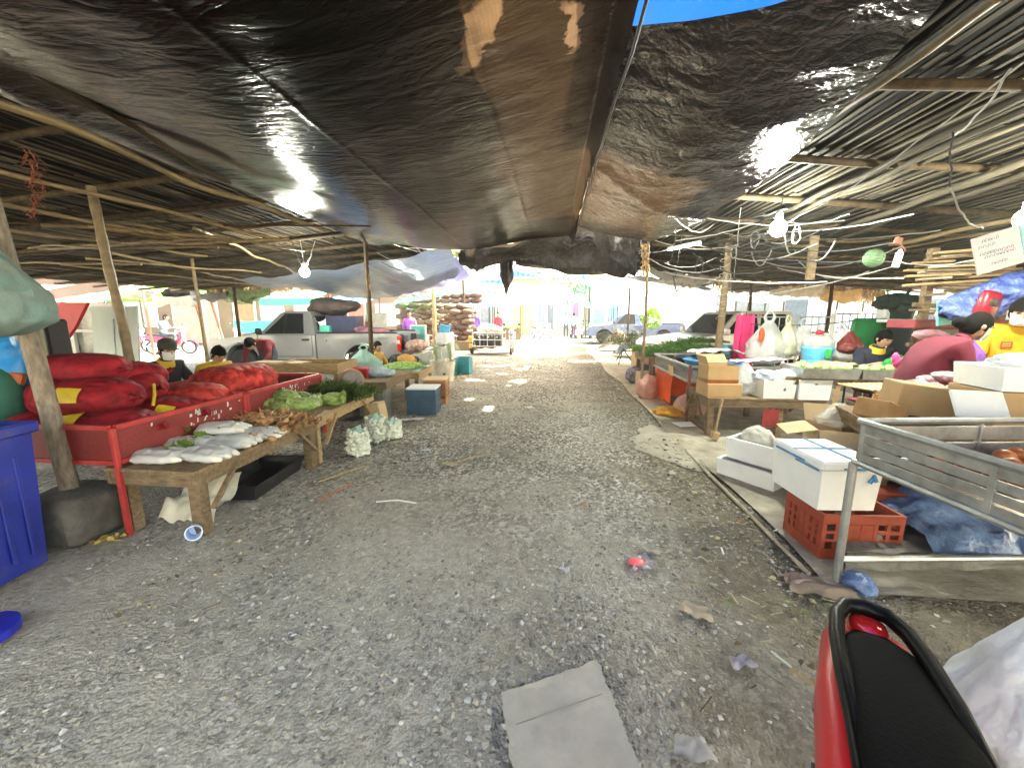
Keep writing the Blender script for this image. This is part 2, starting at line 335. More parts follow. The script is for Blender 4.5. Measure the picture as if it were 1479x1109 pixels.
# ---------------------------------------------------------------- world, sun, camera
w = bpy.data.worlds.new('World'); SC.world = w; w.use_nodes = True; nt = w.node_tree; bg = nt.nodes['Background']
sky = nt.nodes.new('ShaderNodeTexSky'); sky.sky_type = 'NISHITA'; sky.sun_disc = False
SUND = Vector((-.58, -.24, -.78)).normalized()             # the way sunlight travels
sky.sun_elevation = math.asin(-SUND.z); sky.sun_rotation = math.atan2(-SUND.x, -SUND.y)
sky.air_density = .8; sky.dust_density = 6.0; sky.ozone_density = .6
nt.links.new(sky.outputs[0], bg.inputs['Color']); bg.inputs['Strength'].default_value = .15
sl = bpy.data.lights.new('sun', 'SUN'); sl.energy = 2.6; sl.angle = R(.5); sl.color = (1, .93, .82)
so = bpy.data.objects.new('sun', sl); COL.objects.link(so); so.rotation_euler = SUND.to_track_quat('-Z', 'Y').to_euler()
cam = bpy.data.cameras.new('camera'); co = bpy.data.objects.new('camera', cam); COL.objects.link(co); SC.camera = co
cam.sensor_width = 36; cam.lens = FPX*36/1479; cam.clip_start = .05; cam.clip_end = 2000
co.matrix_world = Matrix.Translation((0, 0, EYE)) @ Matrix((RT, UP, -FW)).transposed().to_4x4()
vs = SC.view_settings; vs.view_transform = 'Standard'; vs.look = 'None'; vs.gamma = 1; vs.exposure = 4.0; vs.use_white_balance = True; vs.white_balance_temperature = 7900; vs.white_balance_tint = -2
SC.cycles.max_bounces = 10; SC.cycles.diffuse_bounces = 6; SC.cycles.glossy_bounces = 4; SC.cycles.transparent_max_bounces = 12; SC.cycles.transmission_bounces = 6
SC.cycles.use_denoising = True; SC.cycles.sample_clamp_indirect = 8; SC.cycles.caustics_reflective = False; SC.cycles.caustics_refractive = False
# ================================================================ ROOFS, POSTS, TARPS
cover = M('old_black_roof_plastic', (.010, .009, .008), .7, spec=.06, var=.5, sc=3, bump=.5, bsc=9, orand=0)
def roof_z(s, x): return 3.40-.076*abs(x) if s < 0 else 3.24-.088*abs(x)
def make_roof(s, x0, x1, y0, y1, sm, label, hole=None, step=.102):
    t = thing('bamboo_shed', label, 'shed roof', (0, 0, 0)); t['kind'] = 'thing'
    # black plastic cover on top of the slats
    mb = MB()
    def f(u, v):
        x = x0+(x1-x0)*u; y = y0+(y1-y0)*v
        return (s*x, y, roof_z(s, x)+.035+.03*noise.noise(Vector((x*1.3, y*1.3, s))))
    cut = None
    if hole: cut = lambda u, v: any(a < x0+(x1-x0)*u < b and c < y0+(y1-y0)*v < d for a, b, c, d in hole)
    mb.grid(f, 90, 130, cut=cut); mb.build('roof_cover', cover, t, smooth=180, recalc=False)
    k = 0; x = x0; rs = random.Random(11+int(s))
    while x < x1 and k < 100:
        mb = MB(); y = y0+rs.uniform(-.5, .3); z = roof_z(s, x)
        while y < y1:
            Ln = rs.uniform(2.6, 4.6); a = rs.uniform(-.012, .012); dz = rs.uniform(-.012, .008)
            wd = rs.uniform(.022, .046)
            mb.bar((s*(x+rs.uniform(-.02, .02)), y, z+dz), (s*(x+a*Ln), min(y+Ln, y1+.3), z+dz+rs.uniform(-.012, .012)), wd, .012, roll=rs.uniform(-12, 12))
            y += Ln+rs.uniform(-.25, .06)
        mb.build('slat', sm, t, smooth=0); x += step*rs.uniform(.8, 1.2); k += 1
    y = y0+.4
    while y < y1:                                          # rafters down the slope
        mb = MB(); pts = []
        for i in range(9):
            x = x0-.15+(x1-x0+.5)*i/8
            pts.append((s*x, y+.08*noise.noise(Vector((x, y, 3))), roof_z(s, x)-.05+.02*noise.noise(Vector((x, y, 9)))))
        mb.tube(pts, rs.uniform(.032, .048), 7); mb.build('rafter', bambooD, t, smooth=60); y += rs.uniform(.85, 1.25)
    return t
def pole(pts, r, n=8, knots=True, wob=.02, seed=0):
    """a bamboo cane with swollen nodes"""
    P = [Vector(p) for p in pts]; mb = MB(); out = []; rs = []
    Lt = sum((P[i+1]-P[i]).length for i in range(len(P)-1)); k = max(4, int(Lt/.11))
    for i in range(k+1):
        t = i/k*(len(P)-1); j = min(int(t), len(P)-2); p = P[j].lerp(P[j+1], t-j)
        p += Vector((noise.noise(Vector((i*.12, seed, 0))), noise.noise(Vector((i*.12, seed, 7))), noise.noise(Vector((i*.12, seed, 13)))))*wob
        out.append(p); rs.append(r*(1.13 if knots and i % 3 == 0 else 1.0)*(1-.15*i/k))
    return mb.tube(out, rs, n)
rfL = make_roof(-1, 3.15, 12.6, -1.7, 14, slatM, 'left bamboo shed roof of split cane on round rafters', step=.095)
rfR = make_roof(1, 1.75, 10.6, -1.7, 14, slatG, 'right bamboo shed roof of grey split cane on rafters', hole=[(3.42, 3.95, 2.0, 2.7)], step=.092)
# long purlins under each roof, parts of that roof
def purlin(t, m, px0, py0, px1, py1, z0, z1, r, seed):
    a = G(px0, py0, z0); b = G(px1, py1, z1); pole([a, b], r, 8, wob=.05, seed=seed).build('purlin', m, t, smooth=60)
for i, (a, b, c, d, z0, z1, r, m) in enumerate([
    (-30, 140, 465, 333, 2.85, 2.72, .030, bamboo), (-60, 285, 330, 357, 2.75, 2.62, .026, bamboo), (-60, 232, 420, 350, 2.78, 2.66, .022, bamboo),
    (-60, 325, 300, 368, 2.7, 2.6, .022, bamboo), (-40, 372, 330, 352, 2.5, 2.66, .022, bambooD), (-60, 380, 300, 392, 2.55, 2.5, .02, bambooD),
    (160, 365, 470, 430, 2.55, 2.4, .022, bamboo), (280, 330, 500, 425, 2.75, 2.5, .022, bamboo), (-30, 60, 330, 262, 2.95, 2.8, .022, bambooD)]):
    purlin(rfL, m, a, b, c, d, z0, z1, r, i)
for i, (a, b, c, d, z0, z1, r, m) in enumerate([
    (1440, -5, 985, 322, 2.97, 2.86, .028, bamboo), (1520, 118, 1040, 352, 2.9, 2.85, .030, slatG), (1520, 140, 1050, 356, 2.88, 2.83, .026, slatG),
    (1520, 160, 1060, 345, 2.9, 2.9, .02, slatG), (1520, 218, 1200, 338, 2.78, 2.7, .036, slatG), (1520, 236, 1210, 345, 2.76, 2.68, .03, slatG), (1520, 308, 1285, 351, 2.62, 2.6, .03, bamboo), (1520, 322, 1290, 358, 2.6, 2.58, .022, bamboo),
    (1240, 385, 1060, 392, 2.5, 2.5, .03, bambooD), (1230, 392, 1070, 398, 2.45, 2.5, .022, bambooD), (1320, 395, 1040, 420, 2.4, 2.3, .02, bambooD), (1040, 395, 1190, 430, 2.5, 2.3, .018, bambooD)]):
    purlin(rfR, m, a, b, c, d, z0, z1, r, i+20)
rq = random.Random(44)
for i in range(16):
    px = rq.uniform(1010, 1200); py = rq.uniform(345, 425); purlin(rfR, [bambooD, slatG, bamboo][i % 3], px, py, px+rq.uniform(120, 300), py+rq.uniform(-45, 25), 2.35+(430-py)*.005, 2.4+(430-py)*.005, rq.uniform(.012, .026), i+60)
for i in range(14):
    px = rq.uniform(-20, 260); py = rq.uniform(300, 385); purlin(rfL, [bamboo, bambooD, bamboo][i % 3], px, py, px+rq.uniform(140, 330), py+rq.uniform(-14, 50), 2.42+(390-py)*.0045, 2.42+(385-py)*.0045, rq.uniform(.012, .026), i+90)
mb = MB(); mb.box((0, 0, 0), (.11, .05, .62)); o = mb.build('hanger_board', wood, rfR, D(1173, 373, 6.5)); 

# posts --------------------------------------------------------------
def post(name, m, a, b, r, label, knots=True, seed=0, block=None):
    t = thing(name, label, 'post', a); a = Vector(a); b = Vector(b)
    pole([Vector((0, 0, 0)), (b-a)*.5+Vector((.02, 0, 0)), b-a], r, 10, knots, .015, seed).build('shaft', m, t, smooth=60)
    if block:
        mb = MB(); mb.ell((0, 0, block[2]*.5), (block[0]*.62, block[1]*.62, block[2]*.56), 18, 10, amp=.12, fr=7, p=.4, sd=seed)
        mb.build('base', M('dirty_concrete', (.11, .105, .095), .95, var=.4, sc=9, bump=.7, bsc=40), t)
    return t
post('leaning_post', M('scuffed_trunk', (.20, .165, .125), .85, var=.45, sc=6, stretch=(7, 7, 2), bump=.4, dirt=.5), (-3.33, 2.36, 0), (-3.62, 2.36, 3.05), .055, 'thick leaning wooden post set in a rough concrete block beside the blue bin', False, 1, (.36, .36, .34))
post('bamboo_post', bamboo, (-4.72, 4.1, 0), (-4.88, 4.1, 2.9), .048, 'bright bamboo post standing behind the red onion sacks', True, 2)
post('bamboo_post', bambooD, (-3.82, 8.25, 0), (-3.80, 8.25, 3.1), .052, 'dark slim post standing in front of the silver pickup bed', False, 3)
post('bamboo_post', bamboo, (-7.6, 8.2, 0), (-7.65, 8.2, 2.75), .035, 'thin bamboo post behind the man in the yellow jacket', True, 4)
post('bamboo_post', bamboo, (-4.62, 15.8, 0), (-4.62, 15.8, 3.2), .085, 'pale bamboo post with the yellow bulb, by the brown sack stack', True, 5)
post('bamboo_post', bambooD, (-4.05, 19, 0), (-4.1, 19, 3.2), .06, 'dark post at the corner of the brown sack stack', False, 6)
post('metal_post', M('rusty_steel', (.16, .10, .075), .7, var=.5, sc=9), (1.73, 7.66, 0), (1.72, 7.66, 3.0), .028, 'thin rusty steel post beside the aisle at the red mesh rack', False, 7)
post('crooked_post', wood, (3.05, 7.7, 0), (3.12, 7.7, 3.0), .065, 'crooked timber post wrapped in cables beside the basins', False, 8)
post('bamboo_post', bambooD, (3.55, 19, 0), (3.55, 19, 2.9), .05, 'far thin post behind the plant on a tripod', False, 9)
for i, (x, y, lab) in enumerate([(-9.5, 11.5, 'outer post of the left shed near the motorcyclist'), (-11.8, 8.0, 'outer post at the left shed edge behind the board'),
        (7.9, 12.4, 'outer post of the right shed beside the silver pickup'), (9.8, 9.5, 'outer post at the right shed edge behind the wire fence'), (6.2, 13.4, 'slim outer post beyond the hanging pink cloth')]):
    post('shed_post', bambooD, (x, y, 0), (x, y, roof_z(-1, abs(x))), .05, lab, True, 20+i)
# rusty red hanging thing: chain of dried vine on the left roof
mb = MB()
for i in range(160):
    t = i/160; c = D(42+12*math.sin(t*3), 215+100*t, 3.0); mb.leaf(c+Vector((rnd.uniform(-.03, .03), rnd.uniform(-.03, .03), 0)), (rnd.uniform(-1, 1), rnd.uniform(-1, 1), rnd.uniform(-1, .3)), .06, .012)
solo('dried_vine', mb, M('rust_red_vine', (.25, .07, .035), .8), 'rust red tuft of dried vine hanging from the left roof', 'vine')

# tarps --------------------------------------------------------------
pi = math.pi
def tarp_mat(name, col, tcol, trans, rough=.26, sun_spots=(), wr=(3, 1, 3), bstr=.45, fold=2.2, spec=.5, crease=.35):
    m, nt, out, p = base_mat(name); L = nt.links.new; tc = nd(nt, 'ShaderNodeTexCoord'); O = tc.outputs['Object']
    mp = nd(nt, 'ShaderNodeMapping'); mp.inputs['Scale'].default_value = wr; L(O, mp.inputs[0])
    n1 = nd(nt, 'ShaderNodeTexNoise', Scale=fold, Detail=3.0, Roughness=.5, Distortion=.4); L(mp.outputs[0], n1.inputs['Vector'])
    n2 = nd(nt, 'ShaderNodeTexNoise', Scale=26.0, Detail=3.0, Distortion=1.2); L(mp.outputs[0], n2.inputs['Vector'])
    wv = nd(nt, 'ShaderNodeTexWave', Scale=14.0, Distortion=2.5); wv.bands_direction = 'X'; L(O, wv.inputs['Vector'])
    b1 = nd(nt, 'ShaderNodeBump', Strength=bstr, Distance=.06); L(n1.outputs['Fac'], b1.inputs['Height'])
    b2 = nd(nt, 'ShaderNodeBump', Strength=bstr*.6, Distance=.012); L(n2.outputs['Fac'], b2.inputs['Height']); L(b1.outputs[0], b2.inputs['Normal'])
    nrm = b2                                                # sharp creases of handled plastic
    for cs, cd in ((2.2, .05), (5.5, .022)):
        cn = nd(nt, 'ShaderNodeTexNoise', Scale=cs, Detail=2.0, Distortion=.8); L(mp.outputs[0], cn.inputs['Vector'])
        c1 = nd(nt, 'ShaderNodeMath', operation='SUBTRACT'); L(cn.outputs['Fac'], c1.inputs[0]); c1.inputs[1].default_value = .5
        c2 = nd(nt, 'ShaderNodeMath', operation='ABSOLUTE'); L(c1.outputs[0], c2.inputs[0]); c3 = nd(nt, 'ShaderNodeMath', operation='POWER'); L(c2.outputs[0], c3.inputs[0]); c3.inputs[1].default_value = .6
        b3 = nd(nt, 'ShaderNodeBump', Strength=crease, Distance=cd); L(c3.outputs[0], b3.inputs['Height']); L(nrm.outputs[0], b3.inputs['Normal']); nrm = b3
    b2 = nrm
    cr = nd(nt, 'ShaderNodeValToRGB'); L(n1.outputs['Fac'], cr.inputs['Fac']); e = cr.color_ramp.elements; e[0].position = .35; e[1].position = .75
    e[0].color = rgba([c*.7 for c in col]); e[1].color = rgba([c*1.6 for c in col]); L(cr.outputs['Color'], p.inputs['Base Color'])
    p.inputs['Roughness'].default_value = rough; p.inputs['Specular IOR Level'].default_value = spec; L(b2.outputs[0], p.inputs['Normal'])
    t = nd(nt, 'ShaderNodeBsdfTranslucent')
    # weave streaks thin and thick
    mr = nd(nt, 'ShaderNodeMapRange'); L(wv.outputs['Fac'], mr.inputs['Value']); mr.inputs['To Min'].default_value = .93; mr.inputs['To Max'].default_value = 1.05
    n5 = nd(nt, 'ShaderNodeTexNoise', Scale=3.0, Detail=6.0, Roughness=.65); L(O, n5.inputs['Vector'])
    m5 = nd(nt, 'ShaderNodeMapRange'); L(n5.outputs['Fac'], m5.inputs['Value']); m5.inputs['From Min'].default_value = .3; m5.inputs['From Max'].default_value = .7; m5.inputs['To Min'].default_value = .6; m5.inputs['To Max'].default_value = 1.25
    mu = nd(nt, 'ShaderNodeMath', operation='MULTIPLY'); L(mr.outputs[0], mu.inputs[0]); L(m5.outputs[0], mu.inputs[1])
    hs = nd(nt, 'ShaderNodeHueSaturation'); hs.inputs['Color'].default_value = rgba(tcol); L(mu.outputs[0], hs.inputs['Value']); L(hs.outputs[0], t.inputs['Color'])
    fac = nd(nt, 'ShaderNodeValue'); fac.outputs[0].default_value = trans; f = fac.outputs[0]; tcolout = None
    for (x, y, rx, ry, ang) in sun_spots:                     # spots of sun put into the sheet as higher translucency
        q = nd(nt, 'ShaderNodeMapping', vector_type='TEXTURE'); q.inputs['Location'].default_value = (x, y, 0); q.inputs['Rotation'].default_value = (0, 0, ang); q.inputs['Scale'].default_value = (rx, ry, 1)
        nz = nd(nt, 'ShaderNodeTexNoise', Scale=5.0, Detail=6.0, Roughness=.6); L(O, nz.inputs['Vector'])
        vm = nd(nt, 'ShaderNodeVectorMath', operation='MULTIPLY_ADD'); L(nz.outputs['Color'], vm.inputs[0]); vm.inputs[1].default_value = (.30, .30, 0); L(O, vm.inputs[2])
        L(vm.outputs[0], q.inputs[0]); sp = nd(nt, 'ShaderNodeSeparateXYZ'); L(q.outputs[0], sp.inputs[0])
        x2 = nd(nt, 'ShaderNodeMath', operation='MULTIPLY'); L(sp.outputs[0], x2.inputs[0]); L(sp.outputs[0], x2.inputs[1])
        y2 = nd(nt, 'ShaderNodeMath', operation='MULTIPLY_ADD'); L(sp.outputs[1], y2.inputs[0]); L(sp.outputs[1], y2.inputs[1]); L(x2.outputs[0], y2.inputs[2])
        lt = nd(nt, 'ShaderNodeMapRange'); L(y2.outputs[0], lt.inputs['Value']); lt.inputs['From Min'].default_value = .7; lt.inputs['From Max'].default_value = 1.25; lt.inputs['To Min'].default_value = 1; lt.inputs['To Max'].default_value = 0
        mm = nd(nt, 'ShaderNodeMath', operation='MULTIPLY_ADD'); L(lt.outputs[0], mm.inputs[0]); mm.inputs[1].default_value = .085; L(f, mm.inputs[2]); f = mm.outputs[0]
    mx = nd(nt, 'ShaderNodeMixShader'); L(f, mx.inputs[0]); L(p.outputs[0], mx.inputs[1]); L(t.outputs[0], mx.inputs[2]); L(mx.outputs[0], out.inputs['Surface'])
    MC[name] = m; return m
nz = lambda a, b, c=0: noise.noise(Vector((a, b, c)))
TA = tarp_mat('black_tarp', (.0022, .002, .0019), (.34, .21, .13), .016, .22, [(-.25, 2.49, .075, .34, .55), (.25, 2.72, .055, .20, -.25), (.42, 2.49, .08, .05, 0)], wr=(1.1, 3, 1), bstr=.18, spec=.07, crease=.16)
TB = tarp_mat('glossy_black_tarp', (.0025, .0025, .0025), (.30, .18, .11), .018, .12, [], (2, 2, 2), .45, 3.0, .34)
def tarpA(u, v):
    y = -1.8+10.0*v; x = -3.5+4.1*u
    ed = math.exp(-((u)/.07)**2)
    z = 3.02-.10*ed+.20*u-(.30+.06*nz(y*.35, 3))*math.sin(math.pi*min(1, max(0, u))**.9)**1.2
    z += (.030*nz(x*1.1, y*.5) + .012*nz(x*3+y, y*1.6, 3) + .004*(1-3*abs(nz(x*.8, y*3.5, 6)))*max(.2, u))*(1+ed*1.3)
    z -= .20*math.exp(-((u-.95)/.13)**2-((v-.93)/.10)**2)
    for xc in (-.42, -1.6): z -= .006*math.exp(-((x-xc-.05*nz(y*.5, xc))/.022)**2)
    if u > .93: z -= (u-.93)/.07*(.20+.08*nz(y*1.5, 1)); x -= (u-.93)/.07*.20
    z += .03*max(0, v-.94)/.06
    return (x, y, z)
mb = MB(); mb.grid(tarpA, 240, 230)
o = solo('black_tarp', mb, TA, 'huge sagging black plastic tarp stretched over the left half of the aisle', 'tarp', smooth=180)
def tarpB(u, v):
    y = 2.62-.62*u-.30*u*u+(4.6+.8*u)*v; e = 1.27+.74*math.sin(math.pi*(.10+.74*v)); x = .42+(e-.42)*u
    z = 3.16-.10*v-.30*u-.16*math.sin(math.pi*u)*(.3+.7*math.sin(math.pi*v))
    z += .05*nz(x*1.2+y*.6, y*.6-x*.8, 4)+.022*nz(x*2+y*3.4, y*.9-x*3, 5)+.009*nz(x*6+y*9, 1, 2)
    z -= .05*math.exp(-((v-.42-.3*u)/.03)**2)
    return (x, y, z)
mb = MB(); mb.grid(tarpB, 110, 150)
solo('black_tarp', mb, TB, 'shiny black tarp with pale glare hung right of the seam over the aisle', 'tarp', smooth=180)
# hem rope along the seam between the two
mb = MB(); mb.tube([(.42+.03*nz(i*.3, 2), 1.3+i*.25, 2.99+.03*nz(i*.4, 8)) for i in range(28)], .010, 6); solo('hem_rope', mb, blackp, 'black rope run along the seam between the two tarps', 'rope')
blueT = M('blue_tarp', (.008, .07, .42), .4, var=.2, sc=2, bump=.5, bsc=5, trans=.12, tcol=(.003, .11, .62))
mb = MB(); mb.grid(lambda u, v: (.50+1.9*u, -1.8+6.2*v, 3.66-.1*math.sin(u*3)+.04*nz(u*6, v*6)), 24, 24)
solo('blue_tarp', mb, blueT, 'bright blue tarp showing above the shiny black tarp', 'tarp', smooth=180)
# unseen second sheet, added to keep light off the tarp's left half
mb = MB(); mb.grid(lambda u, v: (-3.3+3.15*u+.16*nz(v*9, 3), -1.8+10.3*v, 3.46-.03*u+.03*nz(u*4, v*14)), 16, 60)
solo('shade_sheet', mb, cover, 'unseen dark plastic sheet added above the big tarp to shade its left half', 'tarp', smooth=180)

aisleT = M('brown_grey_sheet', (.10, .085, .075), .5, var=.3, sc=2, bump=.4, bsc=5, trans=.3, tcol=(.42, .33, .26))
mb = MB(); mb.grid(lambda u, v: (-2.6+4.8*u, 6.7+10.0*v, 3.62+.05*nz(u*5, v*9)-.1*math.sin(pi*u)), 30, 50, cut=lambda u, v: u > .62 and nz(u*9, v*14, 21) > .34)
solo('patched_sheet', mb, aisleT, 'patched brown grey plastic sheet roofing the aisle behind the black scraps', 'tarp', smooth=180)
# the aisle beyond: scraps of black plastic and cloth, pale tarps
def hang(label, pts_top, drop, m, name='plastic_scrap', cat='tarp', y=11, seed=0, depth=.5, fl=.06):
    """cloth hung from the line pts_top (pixels at distance y); drop = list of pixel drops"""
    P = [D(a, b, y) for a, b in pts_top]; Q = [D(a, b+d, y-depth*.0) for (a, b), d in zip(pts_top, drop)]
    def f(u, v):
        t = u*(len(P)-1); j = min(int(t), len(P)-2); a = P[j].lerp(P[j+1], t-j); b = Q[j].lerp(Q[j+1], t-j); p = a.lerp(b, v)
        p.y += fl*3*nz(u*5, v*2, seed)+fl*nz(u*16, v*3, seed+3)+depth*v*(v-1); p.z += fl*.4*nz(u*9, v*5, seed+7); return p
    mb = MB(); mb.grid(f, 12*(len(P)-1), 12); return solo(name, mb, m, label, cat, smooth=180)
TC = tarp_mat('crumpled_black_plastic', (.013, .013, .014), (.2, .15, .11), .05, .22, [], (4, 4, 4), .8, 4.0)
hang('crumpled black plastic bunched under the far end of the big tarp', [(690, 352), (740, 352), (800, 330), (850, 300), (900, 325), (940, 345)], [34, 26, 58, 86, 78, 26], TC, y=8.6, seed=1, fl=.10)
hang('narrow strip of black plastic dangling over the middle of the aisle', [(722, 355), (731, 352), (742, 356)], [44, 74, 44], TC, y=9, seed=2, fl=.05)
hang('ragged black sheet sagging right of the dangling strip', [(745, 368), (790, 372), (840, 362), (900, 350), (945, 338)], [14, 18, 36, 44, 24], TC, y=10, seed=3, fl=.10)
hang('torn black cloth caught left of the dangling strip', [(664, 358), (690, 356), (715, 360)], [24, 36, 20], TC, y=9.5, seed=4, fl=.08)
hang('black bin-liner plastic hanging beside the rusty steel post', [(880, 342), (915, 345), (940, 352)], [44, 54, 24], TC, y=8.2, seed=41, fl=.08)
paleT = M('pale_tarp', (.55, .56, .57), .5, var=.15, sc=3, bump=.4, bsc=6, trans=.5)
hang('yellow green cloth folded over the ropes near the left roof end', [(588, 362), (620, 356), (655, 360), (672, 365)], [6, 18, 14, 4], M('yellow_green_cloth', (.42, .46, .18), .8, trans=.3), y=12, seed=5, fl=.12)
def sheet(label, c00, c10, c01, c11, m, drop=.2, seed=0, name='tarp_sheet', cat='tarp', nu=60, nv=30, amp=.07):
    a, b, c, d = [Vector(q) for q in (c00, c10, c01, c11)]; mb = MB()
    def f(u, v):
        p = (a.lerp(b, u)).lerp(c.lerp(d, u), v); p.z -= drop*4*u*(1-u)*(.4+.6*v) ; p.z += amp*nz(u*7+v*2, v*3, seed)+amp*.45*(1-3*abs(nz(u*9+v*3, v*2, seed+2))); p.y += amp*nz(u*6, v*6, seed+5); return p
    mb.grid(f, nu, nv); return solo(name, mb, m, label, cat, smooth=180)
blueGrey = M('faded_blue_tarp', (.17, .22, .32), .4, var=.35, sc=2, stretch=(1, 4, 1), bump=.7, bsc=7, bd=.05, trans=.3, tcol=(.30, .40, .56))
sheet('faded blue tarp slung under the left roof above the pickup', D(338, 405, 8.6), D(650, 358, 8.6), D(520, 432, 12), D(665, 395, 12), blueGrey, .22, 6)
sheet('second faded blue tarp sagging behind the first above the pickup bed', D(470, 425, 11), D(660, 372, 11), D(560, 428, 14), D(680, 400, 14), M('dull_blue_tarp', (.13, .14, .30), .45, var=.3, sc=2, bump=.5, bsc=5, trans=.35, tcol=(.28, .30, .6)), .15, 7)
sheet('pale grey tarp awning over the far right stalls', D(850, 398, 14), D(935, 372, 13), D(868, 418, 18), D(925, 392, 17), paleT, .1, 8)
sheet('white tarp strip bridging the aisle past the black scraps', D(735, 385, 17), D(850, 378, 17), D(765, 378, 20), D(845, 372, 20), paleT, .12, 9)
sheet('grey tarp folded under the right roof behind the rusty post', D(930, 385, 9.5), D(1035, 400, 9.5), D(945, 400, 12.5), D(1030, 412, 12.5), M('grey_tarp', (.15, .15, .17), .5, var=.4, sc=2, bump=.5, bsc=6, trans=.25), .16, 10)
sheet('blue grey sheet hanging low by the silver pickup on the right', D(925, 398, 12), D(1025, 420, 12), D(900, 402, 14.5), D(1030, 416, 14.5), blueGrey, .05, 11)
sheet('brown cloth awning over the right pickup', D(905, 415, 15), D(1045, 425, 15), D(905, 402, 18), D(1045, 410, 18), M('brown_awning', (.22, .15, .10), .8, var=.3, trans=.2), .1, 12)
# ================================================================ LEFT STALLS
# blue wheeled bin ----------------------------------------------------
binM = M('blue_bin_plastic', (.010, .026, .28), .5, var=.35, sc=3, bump=.2, bsc=70, dirt=.7, orand=.05)
t = thing('waste_bin', 'tall blue plastic waste bin standing at the left edge of the aisle', 'bin', (-3.40, 1.72, 0), R(8))
mb = MB(); 
def binwall(mb, b, tp, h0, h1, wall=.012):
    (bx, by), (tx, ty) = b, tp
    o = [(-bx,-by,h0),(bx,-by,h0),(bx,by,h0),(-bx,by,h0),(-tx,-ty,h1),(tx,-ty,h1),(tx,ty,h1),(-tx,ty,h1)]
    i = [(x-math.copysign(wall, x), y-math.copysign(wall, y), z+(wall if k < 4 else 0)) for k, (x, y, z) in enumerate(o)]
    mb.add(o+i, [(3,2,1,0),(0,1,5,4),(1,2,6,5),(2,3,7,6),(3,0,4,7),(8,9,10,11),(12,13,9,8),(13,14,10,9),(14,15,11,10),(15,12,8,11),(4,5,13,12),(5,6,14,13),(6,7,15,14),(7,4,12,15)])
binwall(mb, (.29, .27), (.31, .31), .02, .90); mb.build('tub', binM, t)
mb = MB()
for k in range(5): mb.box((-.2+.1*k, -.302, .42), (.022, .012, .62), bev=.004); mb.box((.304, -.2+.1*k, .42), (.012, .022, .62), bev=.004)
mb.build('rib', binM, t)['kind'] = 'stuff'
mb = MB()
for s in (-1, 1): mb.box((s*.315, 0, .885), (.045, .675, .07), bev=.012); mb.box((0, s*.315, .885), (.585, .045, .07), bev=.012)
mb.build('rim', binM, t)
mb = MB(); mb.ell((0, 0, .86), (.27, .27, .10), 20, 10, amp=.25, fr=9); solo('rubbish_bag', mb, bagW, 'crumpled white bag filling the blue bin', 'plastic bag', (-3.40, 1.72, .02))
mb = MB(); mb.lathe([(.12, 0), (.15, .02), (.15, .06), (.06, .075), (.05, .3), (.0, .31)], 18); solo('plunger', mb, M('bright_blue_plastic', (.01, .02, .36), .5, var=.3, dirt=.4), 'bright blue plastic foot at the lower left edge of the picture', 'plastic foot', (-2.72, 1.43, 0))
mb = MB(); mb.ell((0, 0, 0), (.17, .16, .24), 16, 12, amp=.3, fr=6); solo('plastic_bag', mb, M('blue_bag', (.02, .25, .62), .4, var=.3, bump=.6, bsc=12, trans=.2), 'blue plastic bag hanging behind the leaning post', 'plastic bag', D(2, 528, 2.6))
mb = MB(); mb.ell((0, 0, 0), (.2, .16, .26), 16, 12, amp=.15, fr=5); solo('sack', mb, M('dark_green_sack', (.012, .09, .06), .7, var=.3), 'dark green sack beside the blue bin', 'sack', D(-6, 577, 2.5))
mb = MB(); mb.box((0, 0, 0), (.10, .06, .16), rotm(0, 20, 20), bev=.01); mb.box((.02, 0, -.1), (.1, .06, .06), rotm(0, 20, 20), m=1, bev=.01)
solo('food_packet', mb, [M('orange_packet', (.5, .13, .06), .4), white], 'orange and white packet tucked behind the leaning post', 'packet', D(20, 553, 2.55))
# bag tied to the leaning post
def hangbag(name, label, c, w, h, d, m, seed=0, handles=True, group=None, grip=.25, parent=None):
    mb = MB()
    prof = []
    n, k = 54, 34
    for i in range(k+1):
        z = -h/2+h*i/k; q = i/k
        r = (min(1, (q/.16))**.5)*(1 if q < .45 else max(.14, 1-(q-.45)/.55*.86))
        prof.append((r, z))
    vs = []; fs = []
    for r, z in prof:
        for j in range(n):
            a = 2*math.pi*j/n; ca, sa = math.cos(a), math.sin(a); zz_ = z/h; f = 1+.16*nz(ca*1.6, sa*1.6+zz_*2, seed)+.10*(zz_+.5)*(1-3*abs(nz(ca*4, sa*4+zz_, seed)))+.05*(1-3*abs(nz(ca*3+zz_*3, sa*3, seed+4+zz_*4)))
            vs.append((r*w/2*math.cos(a)*f, r*d/2*math.sin(a)*f, z+.02*h*nz(a, z*3, seed)))
    for i in range(k):
        for j in range(n): fs.append((i*n+j, i*n+(j+1) % n, (i+1)*n+(j+1) % n, (i+1)*n+j))
    fs.append(tuple(range(n))[::-1]); mb.add(vs, fs)
    o = solo(name, mb, m, label, 'plastic bag', c, group=group, smooth=80)
    if handles:
        for s in (-1, 1):
            hb = MB(); hb.tube([(s*w*.06, 0, h*.45), (s*w*.13, 0, h*.58), (s*w*.06, 0, h*.68), (0, 0, h*.7)], [w*.05, w*.035, w*.03, w*.03], 6); hb.build('handle', m, o, smooth=80)
    return o
meshbag = M('teal_mesh_bag', (.33, .34, .29), .8, var=.3, sc=3, bump=.6, bsc=60, trans=.3, col2=(.26, .48, .46))
hangbag('mesh_bag', 'big grey and teal net bag tied to the leaning post', (-3.36, 2.15, 1.71), .60, .58, .40, meshbag, 2, False)
